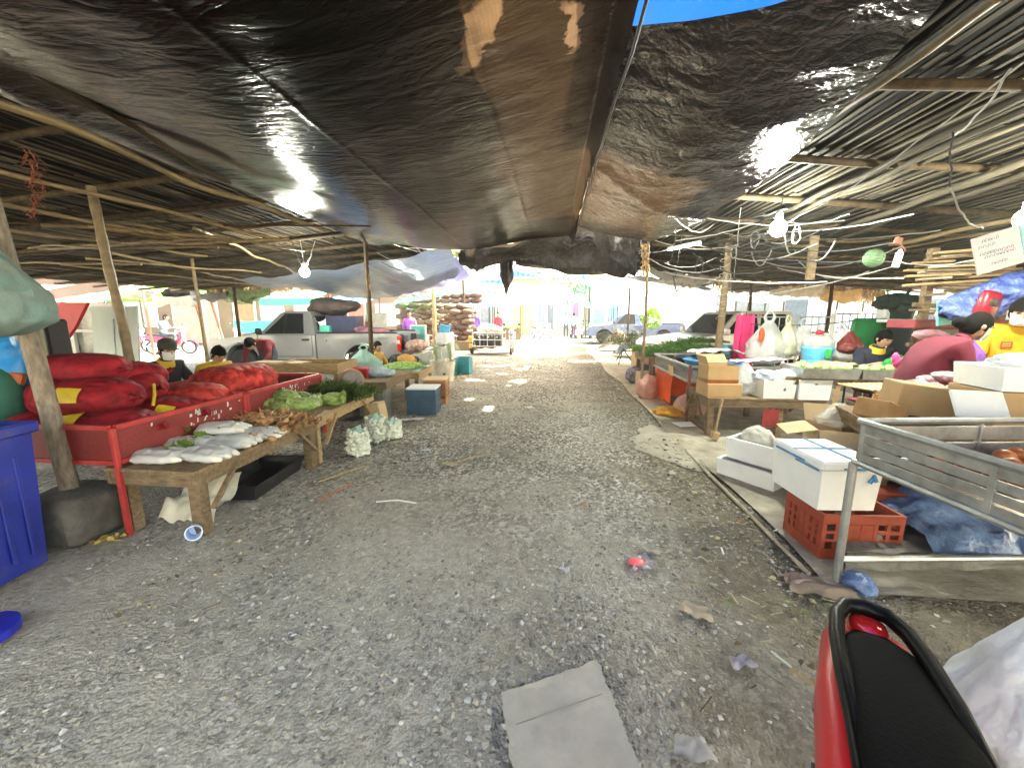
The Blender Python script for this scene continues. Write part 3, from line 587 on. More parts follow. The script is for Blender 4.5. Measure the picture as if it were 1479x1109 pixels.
# red onion rack: two steel troughs on legs ---------------------------------
meshred = M('red_mesh_panel', (.22, .022, .022), .6, var=.3, sc=60, bump=.4, bsc=160, dirt=.2, orand=0)
peel = M('peeling_white_paint', (.6, .6, .6), .7)
def rack(loc, L, W, label, rz=0):
    t = thing('onion_rack', label, 'rack', loc, rz)
    zt, zb = .79, .54; r = .032
    for (x, y) in ((0, 0), (-W, 0), (0, L), (-W, L)):
        mb = MB(); mb.box((x, y, zt/2), (r, r, zt), bev=.003); mb.build('leg', redpaint, t)
    mb = MB()
    for z in (zt, zb):
        for x in (0, -W): mb.box((x, L/2, z), (r-.004, L-r-.006, r))
        for y in (0, L): mb.box((-W/2, y, z), (W-r-.006, r-.004, r))
    mb.build('frame', redpaint, t)
    for x, nm in ((-.004, 'side_panel'), (-W+.004, 'side_panel')):
        mb = MB(); mb.box((x, L/2, (zt+zb)/2), (.006, L-.04, zt-zb-.03)); mb.build(nm, meshred, t)
    for y in (.004, L-.004):
        mb = MB(); mb.box((-W/2, y, (zt+zb)/2), (W-.04, .006, zt-zb-.03)); mb.build('end_panel', meshred, t)
    mb = MB(); mb.box((-W/2, L/2, zb-.004), (W-.04, L-.04, .01)); mb.build('floor_panel', meshred, t)
    rs = random.Random(int(L*1000)+int(loc[1]*100))
    mb = MB()                                           # peeled paint flecks on the side
    for i in range(26):
        y = rs.gauss(L*.62, .16); z = rs.uniform(zb+.10, zt-.04); w = rs.uniform(.006, .03); h = rs.uniform(.008, .05)
        if .05 < y < L-.05: mb.prism([(-w/2, -h/2), (w*.4, -h*.3), (w*.5, h*.4), (-w*.2, h*.5)], 0, .002, Matrix.Translation((.0005, y, z)) @ Matrix(((0, 0, 1), (1, 0, 0), (0, 1, 0))).to_4x4())
    mb.build('paint_flakes', peel, t, smooth=0)['kind'] = 'stuff'
    return t
rack((-2.98, 2.38, 0), 1.20, 1.25, 'nearest red steel mesh rack loaded with dark red onion sacks')
rack((-2.98, 3.62, 0), 1.30, 1.25, 'farther red steel mesh rack carrying the bright red sack')
# onion sacks
sackM = M('dark_red_net_sack', (.21, .008, .016), .72, spec=.25, var=.5, sc=5, bump=.5, bsc=130, vor=13, vcol=.3, orand=.12)
sackB = M('bright_red_net_sack', (.42, .012, .016), .68, spec=.3, var=.5, sc=9, bump=.5, vor=15, vcol=.55, orand=.1, col2=(.58, .06, .05))
yel = M('yellow_label', (.55, .40, .03), .6, var=.3, sc=8)
def sack(loc, r, rz, m, label, seed, lab=None, tilt=0, fr=7, amp=.10, bumps=.035, group='net sacks of red onions on the racks', tie=True):
    t = thing('onion_sack', label, 'sack', loc, rz, group)
    mb = MB(); n, k = (84, 56) if bumps > .03 else (56, 36); vs = []; fs = []
    for i in range(k+1):
        th = math.pi*i/k; 
        for j in range(n):
            ph = 2*math.pi*j/n; sg = lambda q, p: math.copysign(abs(q)**p, q)
            d = Vector((-sg(math.cos(th), .75), sg(math.sin(th), .8)*sg(math.cos(ph), .85), sg(math.sin(th), .8)*sg(math.sin(ph), .85)))
            q = Vector((d.x*r[0], d.y*r[1], d.z*r[2])); f = 1+amp*noise.noise(q*3.2+Vector((seed, 0, 0)))
            c = noise.voronoi(q*15+Vector((seed*3, 1, 2)))[0]; f += bumps*(.6-c[0]*1.6)
            if bumps < .03: f += .05*(1-3*abs(noise.noise(Vector((q.x*4, q.y*11, q.z*11+seed)))))
            vs.append(q*f)
    for i in range(k):
        for j in range(n): fs.append((i*n+j, i*n+(j+1) % n, (i+1)*n+(j+1) % n, (i+1)*n+j))
    mb.add([rotm(0, tilt, 0) @ v for v in vs], fs); mb.build('net', m, t, smooth=180)
    if tie:
        mb = MB(); q = rotm(0, tilt, 0)
        mb.tube([q @ Vector((r[0]*.93, 0, 0)), q @ Vector((r[0]*1.08, 0, .0)), q @ Vector((r[0]*1.2, .01, .02))], [r[2]*.28, r[2]*.1, r[2]*.22], 8); mb.build('tied_neck', m, t, smooth=80)
    if lab:
        for (a, b, wd, ht) in lab:                        # label wrapped on the surface
            mb = MB()
            def f(u, v):
                x = a+(u-.5)*wd; an = pi+b+(v-.5)*ht; s = max(.05, 1-abs(x/r[0])**2.6)**.42
                return rotm(0, tilt, 0) @ Vector((x, math.cos(an)*r[1]*s*1.06, math.sin(an)*r[2]*s*1.06))
            mb.grid(f, 8, 8); mb.build('label', yel, t, smooth=180)
    return t
S = (.36, .21, .14)
pi = math.pi
L_ = [  # x, y, z, rz, label
    (-3.34, 2.66, .70, 8, 'dark red onion sack lying lowest at the near corner, olive label on its end', [(-.16, -.9, .2, .8)], (.34, .22, .16)),
    (-3.98, 2.60, .70, -6, 'dark red onion sack behind the leaning post', [(-.0, -.6, .2, .8)], (.34, .22, .16)),
    (-3.38, 3.08, .71, 4, 'dark red onion sack, bottom layer, second from the near end', [(.22, -.5, .12, .6)], (.37, .22, .16)),
    (-3.95, 3.10, .72, -4, 'dark red onion sack, bottom layer at the back beside the white board', None, (.36, .22, .16)),
    (-3.60, 2.72, .93, 3, 'dark red onion sack in the middle layer above the near corner', [(.12, -.35, .17, .7)], (.40, .23, .15)),
    (-3.72, 3.12, .94, -8, 'dark red onion sack in the middle layer with a bright yellow label', [(.2, -.7, .17, .6)], (.38, .22, .15)),
    (-4.10, 2.95, .97, 12, 'dark red onion sack in the middle layer at the back left', None, (.34, .22, .14)),
    (-3.80, 2.90, 1.12, -3, 'topmost dark red onion sack with a small yellow tag', [(-.1, -.5, .12, .55)], (.36, .24, .13)),
    (-3.66, 3.02, 1.03, 70, 'dark red onion sack slumped over the right end of the dark pile', None, (.34, .2, .13))]
for i, (x, y, z, rz, lab, lb, r) in enumerate(L_): sack((x, y, z), r, R(rz), sackM, lab, i*3.1, lb, amp=.14, bumps=.031)
mb = MB(); mb.tube([D(222, 555, 3.0), D(223, 570, 2.92), D(221, 586, 2.88)], .012, 6); solo('yellow_tie', mb, yel, 'yellow tie hanging from the dark onion sacks', 'string')
sack((-3.33, 3.42, .78), (.27, .22, .15), R(20), sackB, 'small bright red onion sack in front, between the dark pile and the largest sack', 40, [(-.26, -.4, .1, .7)], bumps=.05)
sack((-3.48, 4.06, .82), (.44, .34, .20), R(84), sackB, 'largest bright red onion sack on the farther rack', 44, bumps=.05)

# low timber tables ----------------------------------------------------
def table(loc, L, W, h, label, rz=0, name='timber_table', m=wood, apron=.09, brace=True, lw=.07, planks=4, cat='table'):
    t = thing(name, label, cat, loc, rz); mb = MB(); g = W/planks      # local: x across, y along
    for i in range(planks): mb.box((-W/2+g*(i+.5), 0, h-.014+rnd.uniform(-.002, .002)), (g-.005, L, .028), bev=.003)
    mb.build('tabletop', m, t)
    mb = MB()
    for s in (-1, 1): mb.box((s*(W/2-.02), 0, h-.03-apron/2), (.032, L-.02, apron), bev=.003); mb.box((0, s*(L/2-.03), h-.031-apron/2), (W-.078, .032, apron), bev=.003)
    mb.build('apron', m, t)
    for sx in (-1, 1):
        for sy in (-1, 1):
            mb = MB(); mb.bar((sx*(W/2-.072), sy*(L/2-.086), 0), (sx*(W/2-.072), sy*(L/2-.086), h-.032), lw, lw, bev=.004); mb.build('leg', m, t)
    if brace:
        for sx in (-1, 1):
            for sy in (-1, 1):
                mb = MB(); mb.bar((sx*(W/2-.022+.034), sy*(L/2-.10), h*.38), (sx*(W/2-.022+.034), sy*(L/2-.36), h-.05), .035, .022); mb.build('brace', m, t)
    return t
table((-2.735, 3.10, 0), 1.46, .70, .50, 'low weathered timber table with bagged white radishes at its near end', R(-1), lw=.085)
table((-2.72, 4.46, 0), 1.40, .70, .53, 'second low timber table carrying cabbages and a heap of dark herbs', R(1), m=woodL, lw=.06)
# radish bags
rad = M('white_radish', (.70, .68, .60), .5, var=.12, sc=6, bump=.1); lf = M('radish_leaf', (.17, .26, .05), .6, var=.4, sc=20, trans=.2, tcol=(.3, .45, .06))
RBAG = M('radish_film', (.72, .74, .74), .3, var=.1, sc=5, bump=.8, bsc=12, bd=.03, trans=.25, clear=.03)
def radishbag(loc, rz, label):
    t = thing('radish_bag', label, 'bag of radishes', loc, rz, 'bagged white radishes on the near table')
    mb = MB()
    def rb(u, v):
        x = -.19+.37*u; a = 2*pi*v; e = max(.05, 1-abs(2*u-1)**5)**.5; yy = math.cos(a)*.118*e; zz = .048*e*math.sin(a)
        lump = .80+.20*abs(math.cos((yy+.035)/.0354*pi/2)) ; zz = zz*(lump if zz > 0 else .6)
        return (x, yy+.006*nz(u*9, v*9, loc[0]*7), max(.003, .030+zz*1.35)+.006*(1-3*abs(nz(u*6, v*9, loc[1]*5))))
    mb.grid(rb, 26, 48); mb.build('bag', RBAG, t, smooth=180)
    mb = MB()
    for i in range(3): mb.tube([(-.17, -.07+.07*i, .036), (0, -.07+.07*i, .036), (.16, -.07+.07*i, .036), (.205, -.07+.07*i, .03)], [.018, .028, .026, .012], 9)
    mb.build('radish', rad, t, smooth=80)
    mb = MB()
    for i in range(44):
        b = Vector((-.21, rnd.uniform(-.09, .09), .05)); mb.leaf(b, (-.7, rnd.uniform(-.7, .7), rnd.uniform(.1, 1.3)), rnd.uniform(.05, .11), .032, tw=rnd.uniform(-1, 1))
    mb.build('leaf_stub', lf, t, smooth=0); return t
for (x, y, z, rz, lab) in [(-2.82, 2.55, .50, 4, 'bag of white radishes at the near left corner of the table'), (-2.52, 2.62, .50, -8, 'bag of white radishes at the near right corner of the table'),
        (-2.86, 2.84, .50, 10, 'bag of white radishes second along the rack side'), (-2.56, 2.90, .50, 2, 'bag of white radishes in the middle of the aisle side, root tips showing'),
        (-2.78, 3.06, .56, 14, 'long bag of white radishes lying on top at the back'), (-2.50, 3.12, .50, 16, 'bag of white radishes farthest along the aisle side')]:
    radishbag((x, y, z), R(rz), lab)
# shallot bunches
shal = M('brown_shallot', (.34, .14, .045), .45, var=.5, sc=14, bump=.1, orand=.25, col2=(.52, .30, .13)); stalk = M('dry_stalk', (.42, .27, .11), .8, var=.4, sc=12, orand=.2)
def bunch(seed):
    rs = random.Random(seed); mb = MB()
    for i in range(17):
        c = Vector((rs.gauss(0, .055), rs.gauss(0, .05), rs.uniform(.015, .065))); d = Vector((rs.uniform(-1, 1), rs.uniform(-1, 1), rs.uniform(-.2, .8))).normalized()
        q = d.to_track_quat('Z', 'Y').to_matrix(); mb.lathe([(.001, -.026), (.018, -.016), (.024, .002), (.016, .024), (.006, .038), (.003, .085)], 8, c, q)
    for i in range(4):
        a = Vector((rs.gauss(0, .05), rs.gauss(0, .05), .03)); mb.tube([a, a+Vector((rs.uniform(-.06, .06), rs.uniform(-.06, .06), rs.uniform(.0, .06))), a+Vector((rs.uniform(-.11, .11), rs.uniform(-.11, .11), rs.uniform(-.01, .05)))], .0025, 4, m=1)
    return mb
bm_ = [bunch(i).mesh('shallot_bunch', [shal, stalk], 80) for i in range(4)]
k = 0
for i in range(5):
    for j in range(4):
        o = bpy.data.objects.new('shallot_bunch', bm_[k % 4]); COL.objects.link(o)
        o.location = (-2.98+.14*i+rnd.uniform(-.03, .03)+(.03*j), 3.32+.15*j+rnd.uniform(-.04, .04)-.04*i, .50+.05*(1 if 0 < i < 4 and j in (1, 2) else 0)); o.rotation_euler = (0, 0, rnd.uniform(0, 6))
        tag(o, 'small brown shallot bunch in the heap between the radish bags and the cabbages', 'shallots', 'brown shallot bunches heaped on the near table'); k += 1
# napa cabbages
cabG = M('cabbage_leaf', (.13, .30, .03), .55, var=.4, sc=7, stretch=(2, 8, 8), bump=.6, bsc=24, bd=.02, col2=(.50, .62, .24), orand=.15); 
def cabbage(loc, rz, label, s=1.0, tilt=0):
    t = thing('cabbage', label, 'cabbage', loc, rz, 'green cabbages on the low table'); mb = MB(); rs = random.Random(int(loc[0]*977+loc[1]*331))
    mb.ell((0, 0, .062*s), (.14*s, .072*s, .065*s), 20, 12, amp=.12, fr=11, p=.85); mb.build('heart', cabG, t, smooth=180)
    mb = MB()
    for i in range(9):
        a = 2*pi*i/9+rs.uniform(-.2, .2); c = Vector((-.12*s, .02*math.cos(a)*s, .062*s+.02*math.sin(a)*s))
        def f(u, v):
            x = c.x+.27*s*u; wv = math.sin(pi*min(1, u*.85+.12)); an = a+(v-.5)*1.5; rr = (.028+.055*wv)*s*(1+.12*math.sin(v*17+i)*u)+.01*s*nz(u*9, v*9, i)
            fl = max(0, u-.62)/.38; rr += fl*fl*.055*s*(1+.5*math.sin(i*2.1)); zz = .062*s+math.sin(an)*rr*.92
            return (x-.03*fl*s, math.cos(an)*rr+.012*s*fl*math.sin(v*23+i*2), max(.003, zz)+.012*s*fl*math.sin(v*19+i))
        mb.grid(f, 12, 14)
    mb.build('outer_leaf', cabG, t, smooth=180); mb = MB(); mb.lathe([(.001, 0), (.022*s, .002), (.026*s, .03*s), (.03*s, .05*s)], 10, (-.165*s, 0, .062*s), rotm(0, 90, 0)); mb.build('cut_stem', M('pale_stem', (.62, .62, .42), .6), t); return t
for (x, y, z, rz, lab, s) in [(-2.82, 3.86, .53, 150, 'nearest green cabbage, lying beside the shallots', 1), (-2.66, 4.00, .53, 200, 'green cabbage on the aisle side with torn outer leaves', 1.05), (-2.88, 4.06, .60, 170, 'highest green cabbage resting on two others', 1.1),
        (-2.62, 4.16, .53, 120, 'green cabbage fourth from the near end', 1), (-2.84, 4.24, .55, 185, 'green cabbage half hidden at the back', 1.05), (-2.50, 4.34, .53, 10, 'long pale cabbage lying alone before the dark herbs', 1.0)]:
    cabbage((x, y, z), R(rz), lab, s)
# herbs: bundles of dark feathery stalks
herb = M('dark_herb', (.045, .085, .02), .7, var=.5, sc=9, bump=0, trans=.15, tcol=(.08, .16, .02), orand=.25, col2=(.09, .14, .035)); 
herbL = M('fresh_herb', (.05, .15, .03), .6, var=.5, sc=9, bump=0, trans=.2, tcol=(.10, .30, .04), orand=.25, col2=(.11, .24, .05))
def herb_mesh(seed, L, r, m, n=420, name='herb_bundle'):
    rs = random.Random(seed); mb = MB()
    for i in range(30):
        a = rs.uniform(0, 6.28); q = rs.uniform(0, r*.5); y = math.cos(a)*q; z = abs(math.sin(a)*q)
        mb.tube([(-L/2, y*.5, z*.6+.02), (0, y, z+.03), (L*.4, y*1.6, z+.03)], .003, 4)
    for i in range(n):
        x = rs.uniform(-.35, .55)*L; sp = r*(.6+.6*(x/L+.4)); a = rs.uniform(0, 6.28); q = sp*rs.random()**.5
        c = Vector((x, math.cos(a)*q, abs(math.sin(a))*q*.75+.015)); mb.leaf(c, (rs.uniform(.1, 1), math.cos(a)*.8, math.sin(a)*.7+.15), rs.uniform(.035, .085), rs.uniform(.006, .014), tw=rs.uniform(-1.5, 1.5))
    return mb.mesh(name, m, 0, False)
hm = [herb_mesh(i, .5, .10, herb) for i in range(3)]
def scatter(meshes, spots, name, cat, group, labels):
    for i, (x, y, z, rz) in enumerate(spots):
        o = bpy.data.objects.new(name, meshes[i % len(meshes)]); COL.objects.link(o); o.location = (x, y, z); o.rotation_euler = (0, 0, R(rz))
        tag(o, labels[i] if isinstance(labels, (list, tuple)) else labels, cat, group)
scatter(hm, [(-2.92, 4.56, .53, 0), (-2.62, 4.58, .53, 10), (-2.45, 4.66, .54, -25), (-2.90, 4.76, .54, 5), (-2.60, 4.80, .55, -8), (-2.80, 4.68, .63, 12), (-2.56, 4.74, .62, -14), (-2.90, 4.98, .53, 4), (-2.58, 5.0, .53, -10), (-2.74, 4.92, .61, 170), (-2.42, 4.92, .55, -30)],
    'herb_bundle', 'herbs', 'dark herb bundles heaped on the second table', 'dark feathery herb bundle in the heap at the far end of the low table')
# under the near table
mb = MB()
def fo(u, v): return (-.23+.46*u, -.16+.32*v+.03*nz(u*4, 2), .02+.24*v+.05*nz(u*6, v*5)+.05*math.sin(v*7))
mb.grid(fo, 18, 14); solo('crumpled_paper', mb, M('cream_wrapper', (.62, .61, .5), .7, var=.2, bump=.5, bsc=14), 'crumpled cream wrapper leaning under the near table', 'wrapper', (-2.72, 2.72, 0), smooth=180)
mb = MB(); mb.lathe([(.001, 0), (.04, .0), (.05, .13), (.052, .132), (.046, .13), (.036, .01), (.0, .01)], 16, rot=rotm(78, 0, 40)); solo('paper_cup', mb, M('pale_blue_cup', (.50, .60, .78), .6), 'pale blue cup lying under the near table edge', 'cup', (-2.50, 2.42, .05))
t = thing('crate', 'black plastic tray on the ground under the near table', 'crate', (-2.70, 3.30, 0), R(4)); mb = MB(); binwall(mb, (.20, .34), (.23, .37), .0, .13); mb.build('tray', blackp, t); mb = MB()
for s in (-1, 1): mb.box((s*.235, 0, .13), (.02, .76, .016)); mb.box((0, s*.375, .131), (.45, .02, .016))
mb.build('rim', blackp, t)
mb = MB()
for i in range(26): mb.leaf((rnd.gauss(0, .05), rnd.gauss(0, .02), .02+abs(rnd.gauss(0, .015))), (rnd.uniform(-1, 1), rnd.uniform(-.5, .5), rnd.uniform(-.1, .5)), rnd.uniform(.03, .07), .03, tw=rnd.uniform(-1, 1))
solo('corn_husk', mb, M('yellow_husk', (.48, .36, .10), .8, var=.3), 'dry yellow husk on the ground beside the red rack leg', 'husk', (-3.02, 2.28, 0), R(20), smooth=0)
for i, (p, L, rz, lab, m) in enumerate([((-2.0, 3.55), .5, 60, 'thin pale stick lying on the gravel before the low tables', stalk), ((-1.25, 3.0), .34, 0, 'white plastic straw strip lying on the gravel', white), ((-1.85, 3.15), .4, 75, 'orange string lying on the gravel near the black tray', M('orange_string', (.45, .14, .06), .7)), ((-.78, 4.1), .5, 40, 'split cane sliver on the gravel in mid aisle', woodL)]):
    mb = MB(); mb.tube([(-L/2, 0, .022), (0, .04*(i % 2), .026), (L/2, .01, .022)], .006, 6); solo('litter_strip', mb, m, lab, 'litter', (p[0], p[1], 0), R(rz))
for i, (px, py, lab, c, sz) in enumerate([(567, 641, 'flat tan leaf lying beside the garlic sacks', (.40, .34, .2), .09), (650, 672, 'flat tan leaf alone in mid aisle', (.42, .36, .2), .085), (615, 652, 'small blue grey scrap on the gravel near the garlic sacks', (.5, .55, .6), .06), (765, 590, 'tiny white scrap in mid aisle near the first cross track', (.7, .7, .7), .08), (596, 607, 'white foam sheet lying before the blue crate', (.75, .77, .78), .16), (700, 535, 'white scrap far along the left of the aisle', (.75, .75, .75), .12)]):
    p = G(px, py); mb = MB(); mb.grid(lambda u, v: ((u-.5)*sz*2.2, (v-.5)*sz*1.1*(1-abs(u-.5)), .016+.02*nz(u*3, v*3, i)+.01*u), 8, 6); solo('litter_scrap', mb, M('scrap_%s' % 'abcdef'[i], c, .8, var=.2), lab, 'litter', p, rnd.uniform(-.5, .5), smooth=180)
# garlic sacks
garM = M('garlic_net', (.60, .66, .54), .7, var=.25, sc=16, bump=.6, vor=22, col2=(.78, .82, .74), orand=.08); 
def garlic(loc, h, r, label, seed):
    t = thing('garlic_sack', label, 'sack', loc, 0, 'net sacks of garlic by the low tables'); mb = MB(); rs = random.Random(seed)
    for i in range(150):
        z = rs.uniform(.0, h*.8); rr = r*(1-.25*(z/h)**2)*rs.uniform(.75, .98); a = rs.uniform(0, 6.28); mb.ell((rr*math.cos(a), rr*math.sin(a), z+.025), (.026, .026, .022), 7, 5)
    mb.ell((0, 0, h*.42), (r*.86, r*.86, h*.44), 14, 10); mb.build('bulbs', garM, t, smooth=180)
    mb = MB(); mb.tube([(0, 0, h*.82), (.01, 0, h*.94), (.0, 0, h*1.0)], [r*.75, r*.22, r*.35], 12); mb.build('tied_neck', bagG, t, smooth=80); return t
garlic((-2.12, 4.12, 0), .34, .125, 'nearest garlic net sack standing at the aisle edge', 1); garlic((-2.14, 4.62, 0), .36, .13, 'garlic net sack behind the first, against the table leg', 2); garlic((-1.98, 4.74, 0), .28, .12, 'shorter garlic net sack on the aisle side of the pair', 3)
mb = MB(); mb.box((0, 0, .20), (.16, .22, .38), rotm(0, -10, 0), bev=.01); solo('carton', mb, cardL, 'pale upright carton behind the garlic sacks', 'carton', (-2.30, 5.10, 0))

# wooden crate stand with tray -----------------------------------------
o0 = G(447, 541, .80); 
t = thing('crate_stand', 'open wooden stand with a shallow tray top, white and blue boxes inside', 'stand', (-3.72, 6.02, 0), R(6))
W, L, H = 1.0, .80, .80
mb = MB(); mb.box((0, 0, H-.10), (W, L, .022)); mb.build('tray_floor', woodL, t)
mb = MB()
for s in (-1, 1): mb.box((0, s*(L/2-.012), H-.028), (W+.04, .024, .12), bev=.003); mb.box((s*(W/2+.005), 0, H-.03), (.024, L-.05, .12), bev=.003)
mb.build('tray_side', woodL, t)
for sx in (-1, 1):
    for sy in (-1, 1): mb = MB(); mb.box((sx*(W/2-.03), sy*(L/2-.05), (H-.112)/2), (.06, .06, H-.112), bev=.004); mb.build('leg', woodL, t)
mb = MB(); mb.box((0, 0, .28), (W-.13, L-.1, .02)); mb.build('shelf', wood, t)
for (x, lab) in ((-.16, 'white carton with blue print on the left inside the wooden stand'), (.2, 'white carton with blue print on the right inside the wooden stand')):
    mb = MB(); mb.box((0, 0, .1), (.3, .26, .2), bev=.005); mb.box((-.05, -.1315, .13), (.07, .003, .02), m=1); mb.box((.06, -.1315, .13), (.07, .003, .02), m=1); solo('carton', mb, [white, M('blue_print', (.05, .12, .4), .6)], lab, 'carton', Matrix.Rotation(R(6), 3, 'Z') @ Vector((x, -.22, .29))+Vector((-3.72, 6.02, 0)), R(6), 'white cartons inside the wooden stand')
mb = MB(); mb.box((0, 0, .0), (.9, .3, .02)); solo('plank', mb, woodL, 'loose pale plank laid across the left of the wooden stand', 'plank', (-4.35, 6.1, .80), R(-4))
for i, (x, y, w, h, m, lab) in enumerate([(-4.55, 5.75, .26, .34, card, 'brown carton behind the end of the red rack'), (-4.85, 5.85, .30, .36, M('dark_blue_can', (.05, .05, .12), .4, var=.6, sc=7), 'dark blue carton left of the brown one'), (-5.15, 5.7, .24, .4, M('red_print_can', (.35, .07, .08), .4, var=.8, sc=9), 'red printed carton behind the bright red sack'), (-5.4, 5.95, .3, .36, blackp, 'black crate farthest left behind the bright red sack')]):
    mb = MB(); mb.box((0, 0, h/2), (w, .3, h), bev=.01); mb.box((0, -.152, h*.55), (w*.7, .003, h*.3), m=1); solo('carton', mb, [m, white if i in (1, 2) else card], lab, 'carton', (x, y, .42), R(rnd.uniform(-10, 10)))
table((-4.95, 5.85, 0), .6, 1.3, .42, 'rough low bench holding cartons behind the red rack', 0, 'bench', planks=3, brace=False, apron=.06)
# electric fan + red box
t = thing('floor_fan', 'grey round fan with an orange guard standing by the wooden stand', 'fan', (-2.92, 5.62, 0), R(30))
fanM = M('grey_fan_guard', (.22, .2, .2), .5); mb = MB(); mb.lathe([(.001, -.05), (.14, -.05), (.165, -.02), (.165, .02), (.14, .05), (.001, .055)], 26, (0, 0, .60), rotm(90, 0, 0)); mb.build('guard', fanM, t)
mb = MB(); mb.lathe([(.166, -.02), (.175, -.02), (.175, .02), (.166, .02)], 26, (0, .01, .60), rotm(90, 0, 0)); mb.build('rim', M('orange_plastic', (.7, .2, .03), .4), t)
mb = MB(); mb.tube([(0, .04, 0), (0, .04, .5)], .018, 8); mb.lathe([(.13, 0), (.13, .02), (.03, .05), (.001, .05)], 18, (0, .04, 0)); mb.build('stand', blackp, t)
mb = MB(); mb.box((0, 0, .2), (.34, .3, .4), bev=.015); solo('box', mb, M('red_box', (.4, .02, .04), .5), 'red box standing behind the grey fan', 'box', (-3.12, 6.35, .30)); 
mb = MB(); mb.box((0, 0, .15), (.42, .36, .30), bev=.01); solo('box', mb, blackp, 'black box carrying the red box behind the fan', 'box', (-3.12, 6.35, 0))
# trestle stalls further along
table((-2.98, 6.45, 0), 1.35, .95, .55, 'grey plank table behind the blue crate with pale blue bags on it', R(3), planks=4, brace=False)
mb = MB(); mb.box((0, 0, .22), (.42, .3, .44), bev=.02); solo('box', mb, M('grey_smoke_plastic', (.2, .2, .2), .3, var=.3, clear=.15), 'grey translucent tub under the plank table', 'tub', (-2.72, 5.95, 0))
mb = MB(); mb.ell((0, 0, .05), (.24, .16, .09), 20, 10, amp=.4, fr=9, flat=-.05); solo('plastic_bag', mb, M('pale_blue_bag', (.50, .62, .72), .35, bump=.6, bsc=16, trans=.25), 'pale blue plastic bag flat on the grey plank table', 'plastic bag', (-2.85, 6.40, .56))
table((-3.02, 7.75, 0), 1.2, 1.15, .50, 'table heaped with pale green pods beside the orange crate', R(3), m=woodL, planks=5, brace=False)
# pods heap on a cloth
mb = MB(); mb.grid(lambda u, v: (-.5+u, -.5+v, .015+.03*nz(u*4, v*4)), 16, 16); solo('cloth', mb, bagG, 'pale green plastic sheet spread under the pods', 'sheet', (-2.98, 7.75, .50), smooth=180)
mb = MB(); rs = random.Random(5)
for i in range(700):
    a = rs.uniform(0, 6.28); q = .42*rs.random()**.5; h = .10*(1-(q/.45)**2); c = Vector((q*math.cos(a), q*math.sin(a), .03+h*rs.uniform(.6, 1)))
    d = Vector((rs.uniform(-1, 1), rs.uniform(-1, 1), rs.uniform(-.25, .25))).normalized(); mb.tube([c-d*.045, c, c+d*.045], [.004, .011, .004], 5)
o = mb.build('pod_heap', M('green_pod', (.30, .46, .14), .5, var=.4, sc=30, orand=0), loc=(-2.92, 7.78, .50), smooth=80); tag(o, 'heap of pale green pods on the far left table', 'pods', kind='stuff')
hangbag('plastic_bag', 'pale green plastic bag standing at the back of the pod table', (-3.55, 7.35, .70), .62, .42, .34, bagG, 9, True)
mb = MB(); mb.ell((0, 0, .1), (.2, .14, .11), 14, 9, amp=.35, fr=8); solo('cloth_bundle', mb, M('orange_brown_cloth', (.45, .24, .06), .8, var=.3), 'orange brown cloth bundle behind the pods', 'cloth', (-3.02, 8.25, .52))
def crate(loc, s, m, label, rz=0, grid=True, group=None, lid=None, name='plastic_crate', nx=5, nz_=3, solidtop=False):
    """a vented plastic box crate with ribs"""
    t = thing(name, label, 'crate', loc, rz, group); w, d, h = s; th = .018
    mb = MB(); mb.box((0, 0, .012), (w-.01, d-.01, .02)); mb.build('bottom', m, t)
    for ax, sg in (('y', -1), ('y', 1), ('x', -1), ('x', 1)):
        mb = MB(); ln = w if ax == 'y' else d; dd = (d if ax == 'y' else w)/2-th/2
        def bx(a, z, la, lz, o=0, tk=th):
            c = (a, sg*(dd+o), z) if ax == 'y' else (sg*(dd+o), a, z); dm = (la, tk, lz) if ax == 'y' else (tk, la, lz); mb.box(c, dm)
        e = th*2.02 if ax == 'x' else 0
        ln -= e
        bx(0, h-.03, ln, .06); bx(0, .04, ln, .08)
        if grid:
            for i in range(nx+1):
                a = -ln/2+.014+(ln-.028)*i/nx; bx(a, (h+.02)/2, .026, h-.145, 0, th*.9)
            for k in range(1, nz_): bx(0, .08+(h-.14)*k/nz_, ln-.004, .02, 0, th*.8)
            if nx > 3: bx(0, .08+(h-.14)*.5, ln*.36, h-.15, -.001, th*.7)
        else:
            bx(0, h/2+.01, ln, h-.14, -.002, th*.7)
            for i in range(4): bx(0, .12+(h-.2)*i/3, ln-.02, .014, .004, th)
        mb.build('side', m, t)
    if lid: mb = MB(); mb.box((0, 0, h+.014), (w+.02, d+.02, .026), bev=.006); mb.build('lid', lid, t)
    return t
crate((-2.02, 6.20, 0), (.46, .40, .40), M('dark_blue_crate', (.02, .07, .13), .5, var=.25, dirt=.2), 'dark blue crate covered with a white board at the aisle edge', R(4), False, lid=white)
crate((-2.06, 7.08, 0), (.40, .44, .40), M('orange_brown_crate', (.40, .19, .09), .55, var=.25, dirt=.2), 'orange brown vented crate behind the dark blue one', R(6), True, nx=4, lid=cardL)
t = thing('bucket', 'dirty white bucket standing at the far end of the pod table', 'bucket', (-2.55, 9.35, 0)); mb = MB(); mb.lathe([(.001, 0), (.24, 0), (.30, .48), (.31, .49), (.29, .49), (.23, .02), (.001, .02)], 22); mb.build('pail', M('dirty_white_plastic', (.58, .55, .48), .5, dirt=.4), t); mb = MB(); mb.box((.1, -.28, .2), (.06, .01, .05), rotm(-6, 0, 20)); mb.build('hole_patch', blackp, t)
gv = herb_mesh(31, .4, .13, M('pale_greens', (.36, .44, .22), .6, var=.4, sc=12, trans=.2, orand=.2), 260)
